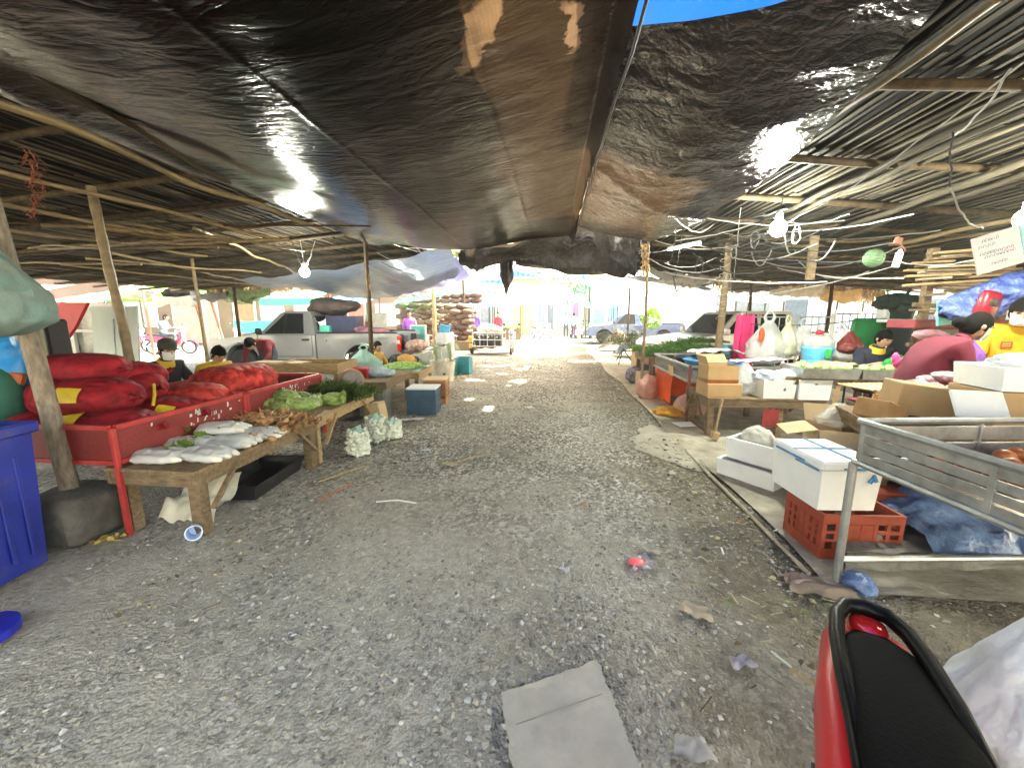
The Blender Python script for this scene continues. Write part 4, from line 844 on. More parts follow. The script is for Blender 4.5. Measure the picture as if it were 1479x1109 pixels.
for (x, y, z, lab, sd) in [(-2.62, 9.2, .50, 'left plastic bag of pale greens above the white bucket', 1), (-2.35, 9.42, .50, 'right plastic bag of pale greens above the white bucket', 2)]:
    t = thing('bag_of_greens', lab, 'bag of greens', (x, y, z), 0, 'bags of pale greens in the white bucket'); o = bpy.data.objects.new('greens', gv); COL.objects.link(o); o.parent = t; o.rotation_euler = (0, R(-90), 0); o.location = (0, 0, .16)
    mb = MB(); mb.ell((0, 0, .18), (.2, .18, .24), 16, 12, amp=.25, fr=7, sd=sd); mb.build('bag', M('thin_clear_bag', (.62, .72, .66), .15, bump=.8, bsc=9, bd=.04, trans=.2, clear=.78), t, smooth=180)
crate((-2.36, 10.75, 0), (.42, .5, .42), M('teal_crate', (.02, .22, .27), .5, var=.25), 'teal plastic tub standing farthest along the left aisle edge', 0, False)
crate((-2.62, 10.2, 0), (.36, .36, .36), M('dark_teal_crate', (.02, .17, .17), .5, var=.25), 'dark teal tub beside the white bucket', 0, False)
# weighing stand, white drums, panel
t = thing('scale', 'small weighing scale with a black pan on a thin stand', 'scale', (-3.35, 12.0, 0)); mb = MB(); mb.lathe([(.001, .62), (.16, .62), (.2, .68), (.19, .68), (.15, .635), (.001, .635)], 18); mb.build('pan', blackp, t); mb = MB(); mb.box((0, 0, .3), (.06, .06, .6)); mb.box((0, 0, .02), (.3, .3, .04)); mb.build('stand', steel, t); mb = MB(); mb.lathe([(.001, -.03), (.13, -.03), (.13, .03), (.001, .03)], 20, (0, -.05, .88), rotm(90, 0, 0)); mb.build('dial', white, t)
for i, (x, y, h, r, m, lab) in enumerate([(-4.15, 12.6, .95, .28, white, 'white drum left of the weighing scale'), (-3.45, 13.0, 1.0, .30, white, 'white drum right behind the weighing scale'), (-4.75, 12.5, .9, .26, M('grey_drum', (.5, .54, .54), .5), 'grey drum beside the pickup tailgate')]):
    mb = MB(); mb.lathe([(.001, 0), (r*.92, 0), (r, .06), (r, h*.33), (r*1.03, h*.35), (r, h*.37), (r, h*.66), (r*1.03, h*.68), (r, h*.7), (r, h-.04), (r*.9, h), (.001, h)], 22); solo('drum', mb, m, lab, 'drum', (x, y, 0))
mb = MB(); mb.box((0, 0, .62), (.5, .06, .62), rotm(-8, 0, 0), bev=.02); mb.box((0, -.036, .66), (.4, .01, .44), rotm(-8, 0, 0), m=1); solo('display_board', mb, [white, M('teal_print', (.10, .52, .5), .5)], 'white panel with a teal print before the drums', 'panel', (-3.98, 11.9, .35), R(8))
mb = MB(); mb.box((0, 0, .18), (.5, .4, .36), bev=.01); solo('box', mb, M('red_top_box', (.5, .09, .09), .5), 'pale red box under the teal print panel', 'box', (-4.0, 11.85, .0))
mb = MB(); mb.box((0, 0, .12), (.34, .26, .24), rotm(0, 12, 10), bev=.01); solo('box', mb, M('sky_blue_box', (.06, .35, .62), .5), 'sky blue box on top of the white drum', 'box', (-3.42, 12.9, 1.0))

# white board, red funnel, shelf window behind the sacks ------------------
t = thing('white_board', 'pale mint board leaning upright behind the bamboo post', 'board', D(169, 512, 5.1)-Vector((0, 0, .55)), R(-14)); mb = MB(); mb.box((0, 0, .61), (1.02, .02, 1.22), rotm(-5, 0, 0)); mb.build('panel', M('mint_board', (.50, .58, .54), .6, var=.08), t); mb = MB(); mb.box((0, -.016, .55), (.025, .02, 1.0), rotm(-5, 0, 0)); mb.build('batten', M('mint_batten', (.42, .50, .48), .6), t)
mb = MB(); mb.prism([(-.45, 0), (.45, 0), (.22, -.30), (-.10, -.62), (-.3, -.5)], -.02, .02, Matrix(((1, 0, 0, 0), (0, 0, 1, 0), (0, 1, 0, 0), (0, 0, 0, 1))))
solo('red_banner', mb, M('red_plastic', (.48, .015, .03), .45, var=.15), 'red plastic panel tapering to a point behind the net bag', 'banner', D(80, 437, 4.4))
t = thing('display_case', 'white framed glass case of goods on a red base behind the sacks', 'display case', D(120, 508, 6.2)-Vector((0, 0, .06)), R(4)); mb = MB()
for z in (0, .42, .85): mb.box((0, 0, z), (1.5, .05, .045))
for x in (-.75, -.12, .75): mb.box((x, 0, .425), (.06, .052, .90))
mb.build('frame', white, t); mb = MB(); mb.box((0, .06, .42), (1.44, .02, .8)); mb.build('glass', M('pale_glass', (.30, .31, .30), .12, var=.6, sc=4, bump=0), t); mb = MB(); mb.box((0, .05, -.14), (1.6, .3, .22)); mb.build('base', M('red_base', (.5, .05, .06), .5), t)
mb = MB(); mb.ell((-.42, -.02, .16), (.14, .08, .13), 12, 8, amp=.3, fr=8); mb.build('green_bundle', M('green_goods', (.03, .3, .1), .6), t)
mb = MB(); mb.box((0, 0, 0), (.42, .2, .5), bev=.02); solo('cabinet', mb, blackp, 'black cabinet under the net bag beyond the sacks', 'cabinet', D(62, 497, 3.6))
mb = MB(); mb.box((0, 0, 0), (.3, .2, .4), bev=.02); solo('jerrycan', mb, M('olive_can', (.26, .28, .18), .6, dirt=.3), 'olive drum under the net bag beside the black cabinet', 'drum', D(28, 490, 3.3))
mb = MB(); mb.box((0, 0, 0), (.16, .12, .46), rotm(0, -12, 0), bev=.02); solo('jug', mb, M('cream_jug', (.62, .6, .5), .5), 'cream jug leaning at the left of the dark onion sacks', 'jug', D(50, 532, 2.85))
# ================================================================ RIGHT STALLS
def foambox(loc, s, rz, label, lid=False, marks=None, tape=None, group=None, th=.03, bev=.014):
    t = thing('foam_box', label, 'foam box', loc, rz, group); w, d, h = s; mb = MB()
    binwall(mb, (w/2-.012, d/2-.012), (w/2, d/2), 0, h-(.06 if lid else 0), th); mb.build('box', foam, t)
    if lid: mb = MB(); mb.box((0, 0, h-.03), (w+.012, d+.012, .058), bev=bev); mb.build('lid', foam, t)
    if marks:
        mb = MB()
        for (x, z, a, b, r) in marks: mb.prism([(-a/2, -b/2), (a*.5, -b*.4), (a*.3, b*.5), (-a*.4, b*.35)], 0, .003, Matrix.Translation((x, -d/2-.0035+.004*(z < h*.8)*(1-z/h)*3, z)) @ Matrix(((1, 0, 0), (0, 0, 1), (0, 1, 0))).to_4x4() @ Matrix.Rotation(r, 4, 'Z'))
        mb.build('pen_mark', M('marker_ink', (.05, .09, .16), .6), t, smooth=0)
    if tape:
        mb = MB()
        for q in tape: mb.box(*q)
        mb.build('tape', M('blue_tape', (.10, .33, .62), .3, var=.4, sc=14, clear=.15), t, smooth=0)
    return t
def carton(loc, s, rz, label, m=None, flaps=0.0, tape=None, group=None, tilt=0, open_=False, name='carton'):
    m = m or card; t = thing(name, label, 'carton', loc, rz, group); w, d, h = s; rm = rotm(0, tilt, 0)
    mb = MB()
    if open_ or flaps:
        q = .006
        for c, dm in (((0, 0, q/2), (w, d, q)), ((0, -d/2+q/2, h/2+q/2), (w, q, h-q)), ((0, d/2-q/2, h/2+q/2), (w, q, h-q)), ((-w/2+q/2, 0, h/2+q/2), (q, d-2*q, h-q)), ((w/2-q/2, 0, h/2+q/2), (q, d-2*q, h-q))): mb.box(rm @ Vector(c), dm, rm)
    else: mb.box(rm @ Vector((0, 0, h/2)), (w, d, h), rm, bev=.006)
    mb.build('box', m, t)
    if flaps:
        for (sx, sy, a, ln) in flaps:
            mb = MB(); L = ln
            if sx: c = Vector((sx*w/2, 0, h+.002)); dv = Vector((sx*math.cos(R(a)), 0, math.sin(R(a)))); q = rotm(0, -a*sx, 0); dm = (L, d-.01, .005)
            else: c = Vector((0, sy*d/2, h+.002)); dv = Vector((0, sy*math.cos(R(a)), math.sin(R(a)))); q = rotm(a*sy, 0, 0); dm = (w-.01, L, .005)
            mb.box(rm @ (c+dv*(L/2+.004)), dm, rm @ q); mb.build('flap', m, t, smooth=0)
    if tape: mb = MB(); mb.box(rm @ Vector((0, 0, tape[0])), (w+.004, d+.004, tape[1]), rm); mb.build('tape', M('brown_tape', (.30, .09, .03), .3), t)
    return t
# foam stack by the aisle
foambox((1.98, 3.86, 0), (.40, .54, .17), R(38), 'lower white foam box on the ground, bottom of the stack of two beside the aisle')
t = foambox((2.03, 3.90, .17), (.34, .48, .20), R(38), 'upper open white foam box holding a rag, on top of the stack of two')
rag = M('dirty_white_rag', (.55, .53, .48), .85, var=.25, sc=6, bump=.7, bsc=16)
mb = MB(); mb.ell((0, 0, 0), (.14, .12, .11), 20, 14, amp=.35, fr=9); mb.ell((.13, -.04, -.05), (.12, .08, .06), 16, 10, amp=.5, fr=12); solo('rag', mb, rag, 'crumpled dirty white rag stuffed in the upper foam box', 'rag', (2.05, 3.98, .37), smooth=180)
# taped foam box on red crates
brick = M('brick_red_crate', (.27, .045, .022), .5, var=.25, dirt=.25, orand=.06)
crate((1.98, 2.72, 0), (.50, .37, .31), brick, 'brick red vented crate under the taped foam box', R(3), True, nx=6)
crate((2.62, 3.05, 0), (.60, .42, .30), brick, 'second brick red crate behind the first, bars on top', R(-10), True, nx=6, lid=brick)
tp = [((0, .02, .3305), (.39, .022, .003)), ((.03, 0, .3308), (.022, .51, .003)), ((-.1975, .05, .285), (.004, .30, .016)), ((-.1975, -.12, .265), (.004, .22, .012)), ((.02, -.2575, .285), (.16, .004, .014)), ((.15, -.2575, .280), (.06, .004, .02)), ((.12, -.2565, .21), (.02, .012, .04), rotm(0, 35, 0)), ((.14, -.2565, .225), (.018, .012, .05), rotm(0, -25, 0))]
foambox((1.90, 2.84, .31), (.38, .50, .33), R(4), 'closed white foam box with blue tape on top of the red crate', True, None, tp)
# low table and open carton
table((2.62, 3.72, 0), .5, .8, .36, 'low dark bench under the open carton', R(-8), 'bench', planks=3, brace=False)
t = carton((2.50, 3.55, .37), (.46, .34, .24), R(-14), 'open pale carton with spread flaps on the low bench', cardL, [(-1, 0, -14, .22), (1, 0, 25, .17), (0, -1, -62, .17), (0, 1, 55, .17)])
hangbag('plastic_bag', 'thin white plastic bag spilling over the open carton', (2.62, 3.80, .66), .42, .22, .34, bagC, 21, False)
hangbag('plastic_bag', 'smaller white plastic bag behind the open carton', (2.95, 4.0, .62), .3, .22, .3, bagC, 22, False)
# timber table with cartons and foam boxes
table((2.72, 5.62, 0), .86, 1.42, .52, 'dark timber table with two cartons and two foam boxes', R(0), m=wood, lw=.075)
carton((2.22, 5.42, .52), (.44, .34, .17), R(4), 'lower brown carton at the aisle end of the dark table')
carton((2.20, 5.43, .69), (.38, .32, .23), R(2), 'upper brown carton with red brown tape on the dark table', None, [(-1, 0, 70, .12), (0, 1, 40, .16)], (.03, .045))
foambox((2.86, 5.38, .52), (.40, .36, .24), R(2), 'left white foam box on the dark table, small mark on its face', False, [(.06, .12, .03, .04, 0)], group='pair of foam boxes on the dark table')
foambox((3.26, 5.34, .52), (.37, .36, .25), R(0), 'right white foam box on the dark table, mark high on its face', False, [(0, .2, .04, .018, 0)], group='pair of foam boxes on the dark table')
hangbag('plastic_bag', 'clear plastic bag slumped between the cartons and the foam boxes', (2.58, 5.52, .72), .40, .42, .34, bagC, 23, False)
for i, (x, y, lab) in enumerate([(2.80, 5.36, 'white plastic bags of goods filling the left foam box'), (3.08, 5.42, 'white plastic bag bulging between the two foam boxes'), (3.30, 5.36, 'white plastic bags of goods filling the right foam box')]):
    mb = MB(); mb.ell((0, 0, 0), (.18, .15, .07), 18, 10, amp=.5, fr=13, sd=i*3); solo('plastic_bag', mb, M('pale_lilac_bag', (.62, .68, .80), .35, bump=.6, bsc=18, trans=.25), lab, 'plastic bag', (x, y, .79), smooth=180)
t = thing('mallet', 'wooden mallet hanging from the dark table edge', 'mallet', (2.06, 5.02, .34), R(10)); mb = MB(); mb.bar((0, 0, -.22), (.06, 0, .2), .03, .025, bev=.006); mb.build('handle', woodL, t); mb = MB(); mb.box((0, 0, -.26), (.09, .07, .10), rotm(0, 10, 0), bev=.01); mb.build('head', woodL, t)
mb = MB(); mb.grid(lambda u, v: (-.09+.18*u, .02*nz(u*4, v*4), -.22+.22*v), 8, 8); solo('cloth', mb, M('dark_red_cloth', (.25, .03, .03), .8), 'dark red cloth hanging from the front of the dark table', 'cloth', (2.62, 4.88, .46), smooth=180)
mb = MB(); mb.box((0, 0, .008), (.3, .22, .012), bev=.004); solo('foam_sheet', mb, foam, 'flat foam sheet on the ground beside the dark table leg', 'sheet', (1.94, 5.72, .02), R(15))
# steel framed rack with orange mesh, basins, greens
t = thing('stall_rack', 'steel framed stall rack with grey mesh sides beside the rusty post', 'rack', (2.02, 5.95, 0), 0)
W, L, H = 1.25, 2.0, .84
for (x, y) in ((0, 0), (W, 0), (0, L), (W, L)): mb = MB(); mb.box((x, y, H/2), (.035, .035, H)); mb.build('leg', M('dark_red_steel', (.13, .03, .025), .6), t)
mb = MB()
for z in (H-.02, H-.24):
    for x in (0, W): mb.box((x, L/2, z), (.03, L-.04, .03))
    for y in (0, L): mb.box((W/2, y, z), (W-.04, .03, .03))
mb.build('rail', steel, t)
def netm():
    m, nt, out, p = base_mat('grey_wire_net'); L_ = nt.links.new; p.inputs['Base Color'].default_value = (.2, .2, .2, 1); p.inputs['Roughness'].default_value = .6
    tr = nd(nt, 'ShaderNodeBsdfTransparent'); mx = nd(nt, 'ShaderNodeMixShader'); mx.inputs[0].default_value = .45; L_(tr.outputs[0], mx.inputs[1]); L_(p.outputs[0], mx.inputs[2]); L_(mx.outputs[0], out.inputs[0]); return m
NET = netm()
mb = MB(); mb.box((0, L/2, H-.13), (.006, L-.06, .18)); mb.build('side_net', NET, t); mb = MB(); mb.box((W/2, 0, H-.13), (W-.06, .006, .18)); mb.build('end_net', NET, t)
mb = MB(); mb.box((W/2, L/2, H-.245), (W-.05, L-.05, .012)); mb.build('deck', wood, t)
mb = MB(); mb.box((-.005, .25, .08), (.02, 1.9, .02)); mb.build('stretcher', M('dark_red_steel'), t)
mb = MB(); mb.box((0, 0, 0), (.006, .2, .16), rotm(0, -6, 3)); solo('price_card', mb, cardL, 'blank cardboard tag tied on the stall rack front', 'tag', (1.99, 6.75, .66))
orange = M('orange_net_cloth', (.72, .10, .03), .6, var=.35, sc=5, bump=.4, bsc=40, trans=.4, tcol=(.9, .13, .03))
mb = MB(); mb.grid(lambda u, v: (.02*nz(u*5, v*3, 1)-.05*(1-v)*nz(u*3, 2), u*.95, .55*v+.02), 14, 12); mb.grid(lambda u, v: (.9*u, .95+.02*nz(u*5, v*3, 5), .55*v+.02), 12, 10); solo('orange_net', mb, orange, 'glowing orange net wrapped round the foot of the stall rack', 'net', (2.07, 6.95, 0), smooth=180)
mb = MB(); mb.ell((0, 0, .17), (.24, .2, .19), 20, 12, amp=.25, fr=7, flat=-.14); solo('sack', mb, M('pink_beige_sack', (.45, .26, .22), .8, var=.25), 'pinkish beige sack under the stall rack', 'sack', (2.22, 6.35, 0), smooth=180)
mb = MB(); mb.ell((0, 0, .05), (.3, .22, .08), 20, 9, amp=.4, fr=7, flat=-.04); solo('yellow_bag', mb, M('yellow_orange_bag', (.75, .36, .04), .5, var=.4, trans=.2), 'yellow orange bag lying flat on the ground before the stall rack', 'bag', (1.98, 6.35, 0), smooth=180)
mb = MB(); mb.ell((0, 0, .2), (.2, .16, .24), 18, 12, amp=.25, fr=7, flat=-.2); solo('net_bag', mb, M('pale_pink_net', (.62, .34, .28), .8, trans=.2), 'pale pink net bag slumped at the near corner of the orange net', 'bag', (1.86, 7.7, 0), smooth=180)
basM = M('blue_basin_plastic', (.05, .22, .42), .35, var=.12); basD = M('dark_navy_basin', (.012, .03, .07), .4)
for (x, y, r, m, lab) in [(2.45, 7.1, .30, basD, 'dark navy basin on the stall rack before the dark greens'), (2.42, 6.55, .29, basM, 'blue plastic basin in the middle of the stall rack'), (2.55, 6.12, .27, basM, 'blue plastic basin at the near end of the stall rack')]:
    mb = MB(); mb.lathe([(.001, .0), (r*.75, 0), (r*.97, .24), (r*1.06, .25), (r*1.06, .265), (r*.95, .262), (r*.73, .02), (.001, .02)], 28); solo('basin', mb, m, lab, 'basin', (x, y, .604))
mb = MB(); mb.grid(lambda u, v: (u*.8, v*.6, .06*math.sin(u*3)+.05*nz(u*5, v*5)+.04), 18, 16); solo('cloth', mb, cloth_w, 'white cloth heaped between the basins and the dark greens', 'cloth', (2.50, 7.0, .87), smooth=180)
mb = MB(); mb.grid(lambda u, v: (u*.7, v*.35, .03*nz(u*7, v*7)+.05*u), 18, 10); solo('cloth', mb, M('pink_white_cloth', (.72, .42, .52), .8, var=.4, sc=5), 'pink and white cloth lying right of the blue basins', 'cloth', (2.75, 6.15, .87), smooth=180)
gm = [herb_mesh(50+i, .62, .13, herbL, 420) for i in range(3)]
table((2.62, 8.75, 0), 1.35, 1.35, .72, 'table behind the stall rack heaped with fresh dark greens', 0, m=wood, brace=False)
gs = []
for j in range(4):
    for i in range(5): gs.append((2.12+.3*i+rnd.uniform(-.08, .08), 8.25+.30*j, .74+.09*(i in (2, 3, 4))+.06*(j in (1, 2))+.09*(i > 2 and j in (1, 2)), 180+rnd.uniform(-50, 50)))
scatter(gm, gs, 'greens_bundle', 'greens', 'bundles of fresh dark greens on the right stall', 'fresh dark green bundle in the heap left of the crooked timber post')
# further along the aisle edge
carton((2.12, 8.75, 0), (.42, .40, .36), R(8), 'pale carton with red print on the ground past the orange net', cardL, name='printed_carton')
mb = MB(); mb.grid(lambda u, v: (-.09+.16*u, 0, .03+.05*v+.012*math.sin(u*9)), 8, 2); mb.box((.11, 0, .07), (.05, .002, .04)); solo('carton_print', mb, M('red_print', (.5, .05, .04), .6), 'smeared red print on the face of the pale carton', 'print', (2.14, 8.535, .05), R(8))
mb = MB(); mb.ell((0, 0, .2), (.34, .28, .22), 22, 12, amp=.35, fr=6, flat=-.2); solo('striped_bag', mb, M('striped_grey_bag', (.20, .19, .24), .7, var=.9, sc=5, stretch=(1, 9, 4), bump=.5), 'grey striped bag slumped behind the printed carton', 'bag', (2.15, 9.45, 0), smooth=180)
for i, (x, y, w, h, m, lab) in enumerate([(2.30, 10.3, .4, .8, cardL, 'tall pale carton standing before the tripod plant'), (2.78, 10.2, .45, .7, M('beige_box', (.45, .38, .30), .7), 'beige carton beside the tall pale one'), (2.66, 9.35, .5, .62, M('beige_box'), 'beige carton behind the striped bag')]): carton((x, y, 0), (w, .4, h), R(6-4*i), lab, m)
t = thing('potted_plant', 'dark leafy plant on a tripod stand at the right aisle edge', 'plant', (2.35, 13.2, 0)); mb = MB()
for a in (0, 2.1, 4.2): mb.tube([(0, 0, .5), (.35*math.cos(a), .35*math.sin(a), 0)], .018, 6)
mb.build('tripod', rubber, t); mb = MB(); rs = random.Random(8)
for i in range(420):
    c = Vector((rs.gauss(0, .3), rs.gauss(0, .25), .68+abs(rs.gauss(0, .17)))); mb.leaf(c, (c.x*2+rs.uniform(-.5, .5), c.y*2, rs.uniform(-.6, .7)), rs.uniform(.1, .2), .04, tw=rs.uniform(-1, 1))
mb.build('foliage', M('dark_leaf', (.03, .06, .02), .5, var=.6, sc=14, col2=(.16, .24, .07)), t, smooth=0)
mb = MB(); mb.lathe([(.001, 0), (.07, 0), (.08, .3), (.05, .36), (.001, .36)], 12); solo('bottle', mb, M('amber_bottle', (.5, .3, .06), .3), 'amber bottle hanging on the far thin post', 'bottle', (2.40, 14.1, .62))
mb = MB()
def heap(u, v): 
    x = -.75+1.5*u; y = -.5+v; return (x, y, max(0.02, .95*math.exp(-(x/.62)**2-(y/.5)**2)+.18*nz(x*3, y*3, 2)*math.exp(-(x/.7)**2)))
mb.grid(heap, 26, 18); solo('covered_motorbike', mb, TC, 'motorbike covered with a crumpled black sheet beside the rusty post', 'covered motorbike', (3.2, 15.5, 0), smooth=180)
mb = MB(); mb.grid(heap, 26, 18); solo('covered_goods', mb, M('brown_sheet', (.12, .09, .07), .7, var=.4, bump=.4), 'goods under a dark brown sheet behind the tripod plant', 'covered goods', (2.95, 18.0, 0), smooth=180)
table((3.3, 12.6, 0), .8, 1.0, .62, 'far low table with a brown top before the covered motorbike', 0, m=woodL, brace=False)
# wire fence and hung goods on the right side
def fence_panel(a, b, h0, h1, label, bars=14, hoop=True):
    t = thing('wire_panel', label, 'wire fence', a, 0, 'white wire fence panels behind the right stalls'); d = Vector(b)-Vector(a); d.z = 0; mb = MB()
    for z in (h0, (h0+h1)/2, h1): mb.tube([Vector((0, 0, z)), d+Vector((0, 0, z))], .014, 6)
    mb.build('rail', M('grey_white_wire', (.30, .30, .30), .5), t); mb = MB()
    for i in range(bars+1):
        p = d*(i/bars); mb.tube([p+Vector((0, 0, h0-.02)), p+Vector((0, 0, h1+(.05 if i % 2 else .0)))], .010, 5)
    mb.build('bars', M('grey_white_wire', (.30, .30, .30), .5), t)
    for q in (0, 1): mb = MB(); mb.tube([d*q, d*q+Vector((0, 0, h1+.08))], .022, 7); mb.build('post', white, t)
    return t
fence_panel((3.9, 8.7, 0), (5.5, 8.5, 0), .5, 1.52, 'white wire panel right of the pink cloth')
fence_panel((5.55, 8.5, 0), (7.3, 8.3, 0), .5, 1.58, 'white wire panel with hoops behind the seated woman')
mb = MB()
def pc(u, v):
    a = (u-.5)*5; r = .13+.05*v; return (r*math.sin(a)*(1+.15*nz(u*8, v*3)), .09*math.cos(a)+.03*math.sin(u*26), -.95*v+.07*math.cos(a)*0+.03*nz(u*6, v*4))
mb.grid(pc, 30, 20); solo('pink_cloth', mb, pink, 'bright pink cloth hanging from the roof behind the crooked post', 'cloth', D(1077, 455, 7.4), smooth=180)
mb = MB(); mb.tube(sag(D(1077, 457, 7.4), Vector((3.6, 7.5, 3.0)), .0, 4), .006, 5); solo('cord', mb, rubber, 'dark cord from which the pink cloth hangs', 'cord')
for i, (px, py, w, h, m, lab) in enumerate([(1108, 495, .62, .72, bagC, 'largest clear plastic bag hung right of the pink cloth'), (1136, 492, .30, .58, M('yellowish_bag', (.62, .64, .48), .35, bump=.6, bsc=14, trans=.3, clear=.1), 'slim yellowish plastic bag hanging by its handles'), (1158, 492, .42, .50, bagC, 'grey plastic bag hanging beside the slim yellowish one'), (1214, 500, .44, .52, bagW, 'white plastic bag with handles hung left of the seated woman')]):
    hangbag('plastic_bag', lab, D(px, py, 6.9), w, h, .34, m, 30+i)
mb = MB(); mb.tube(sag(D(1085, 468, 6.9), D(1240, 462, 6.9), .05, 8), .008, 5); solo('cord', mb, rubber, 'cord strung behind the hanging plastic bags', 'cord')
mb = MB(); mb.ell((0, 0, 0), (.045, .03, .11), 10, 8, amp=.3, fr=9); solo('orange_tag', mb, orange, 'orange ribbon on the largest clear plastic bag', 'ribbon', D(1100, 484, 6.68))
# water dispenser like blue drum with clear dome
t = thing('ice_bucket', 'blue bucket with a clear dome and a red knob behind the tomatoes', 'bucket', D(1180, 512, 6.4), 0); mb = MB(); mb.lathe([(.001, -.1), (.17, -.1), (.21, .10), (.20, .12), (.001, .12)], 24); mb.build('tub', M('sky_blue_plastic', (.10, .42, .62), .35), t); mb = MB(); mb.lathe([(.20, .12), (.20, .20), (.13, .28), (.001, .31)], 24); mb.build('dome', bagC, t); mb = MB(); mb.ell((0, 0, .33), (.06, .06, .04), 12, 8); mb.build('knob', M('red_plastic'), t); mb = MB(); mb.box((.02, -.21, .03), (.08, .03, .14), bev=.01); mb.build('green_scoop', M('vivid_green', (.02, .42, .08), .4), t)
mb = MB(); mb.box((0, 0, 0), (.24, .16, .15), bev=.01); solo('box', mb, M('sky_blue_plastic'), 'small sky blue tub standing before the domed bucket', 'tub', D(1172, 528, 6.1))
t = thing('stool', 'small shelf stand holding a blue basket behind the crooked post', 'stand', (3.55, 8.0, 0)); mb = MB(); mb.box((0, 0, .74), (.6, .4, .03)); mb.box((0, 0, .4), (.6, .4, .03)); mb.build('shelf', wood, t)
for sx in (-1, 1):
    for sy in (-1, 1): mb = MB(); mb.box((sx*.27, sy*.17, .36), (.04, .04, .72)); mb.build('leg', wood, t)
mb = MB(); binwall(mb, (.15, .12), (.18, .14), 0, .24); solo('basket', mb, M('sky_blue_plastic'), 'sky blue basket on the shelf stand', 'basket', (3.5, 7.98, .756))
# tomato table
table((3.72, 5.75, 0), 1.25, 1.6, .80, 'table of green tomatoes in front of the seated woman', R(-6), m=wood, brace=True, apron=.06)
def tray(loc, w, d, rz, label, n, m, r, seed, h=.07):
    t = thing('tray', label, 'tray', loc, rz); mb = MB(); binwall(mb, (w/2-.02, d/2-.02), (w/2, d/2), 0, h, .012); mb.build('pan', steel, t); return t
tray((3.38, 5.35, .80), .62, .6, R(-6), 'wide shallow steel tray of green tomatoes nearest the aisle', 0, None, 0, 0, .12)
tray((3.98, 5.30, .80), .56, .6, R(-6), 'second shallow steel tray of green tomatoes beside the woven stool', 0, None, 0, 0, .12)
tomG = M('green_tomato', (.42, .54, .24), .35, var=.25, sc=9, orand=.18, coat=.2); mb = MB(); mb.ell((0, 0, 0), (.045, .045, .038), 14, 10); tmesh = mb.mesh('green_tomato', tomG, 180); rs = random.Random(4)
for cx, cy, n in ((3.38, 5.35, 34), (3.98, 5.30, 30)):
    for i in range(n):
        q = i % 24; lay = i//24; x = (q % 6-2.5)*.088+.04*lay; y = (q//6-1.5)*.13+rs.uniform(-.03, .03)+.05*lay
        o = bpy.data.objects.new('green_tomato', tmesh); COL.objects.link(o); v = Matrix.Rotation(R(-6), 3, 'Z') @ Vector((x, y, 0)); s = rs.uniform(.85, 1.2); o.scale = (s, s, s)
        o.location = (cx+v.x, cy+v.y, .857+.066*lay+rs.uniform(0, .012)); tag(o, 'pale green tomato heaped with others in the shallow steel trays', 'tomato', 'green tomatoes in the two steel trays')
mb = MB(); mb.grid(lambda u, v: (-.5+u, -.35+.7*v, .05+.05*nz(u*4, v*4)+.03*math.sin(u*9)), 22, 16); solo('cloth', mb, M('orange_white_cloth', (.72, .66, .64), .8, var=.1, sc=2.2, col2=(.78, .26, .16), bump=.4, bsc=10), 'orange and white plastic cloth over goods before the seated woman', 'cloth', (4.20, 5.75, .83), smooth=180)
for i in range(9): 
    mb = MB() if i == 0 else mb
    mb.ell((rnd.uniform(-.35, .35), rnd.uniform(-.12, .12), .03), (.07, .05, .035), 10, 7)
solo('eggplant_heap', mb, M('tan_vegetable', (.55, .38, .2), .5, var=.3), 'pale tan vegetables heaped behind the tomato trays', 'vegetables', (3.85, 5.98, .85))
mb = MB(); mb.grid(lambda u, v: (-.45+.9*u, -.1+.2*v+.02*nz(u*6, v*6), .02+.05*nz(u*6, v*3, 3)), 16, 6); solo('cloth', mb, M('pale_blue_cloth', (.55, .66, .82), .7), 'pale blue cloth folded over the front of the tomato table', 'cloth', (4.25, 5.32, .83), smooth=180)
# woven stool
t = thing('rattan_stool', 'woven rattan stool with bent cane legs beside the brown cartons', 'stool', D(1262, 585, 4.35)-Vector((0, 0, .52)), R(10)); rat = M('rattan', (.42, .25, .10), .4, var=.4, sc=12, coat=.2); mb = MB()
for s in (-1, 1):
    for k in (-1, 1): mb.tube([(s*.24, k*.2, 0), (s*.27, k*.2, .35), (s*.22, k*.2, .68)], .018, 7)
    mb.tube([(s*.25, -.2, .60), (s*.29, -.2, .48), (s*.31, -.2, .3), (s*.27, -.2, .15)], .014, 7)
mb.build('legs', rat, t); mb = MB()
for i in range(9): mb.tube([(-.23, -.21, .50+.025*i), (.23, -.21, .50+.025*i)], .011, 6); mb.tube([(-.23+.0575*i, -.2, .71), (-.23+.0575*i, .2, .71)], .014, 6)
mb.build('weave', rat, t)
mb = MB(); mb.ell((0, 0, .05), (.07, .05, .06), 12, 8); mb.ell((.05, 0, .09), (.035, .03, .05), 10, 7); mb.ell((-.05, .01, .1), (.03, .025, .06), 10, 7); solo('pink_toy', mb, M('bright_pink_plastic', (.75, .08, .28), .4), 'bright pink plastic thing lying beside the bending person', 'pink object', D(1300, 532, 4.3), smooth=180)
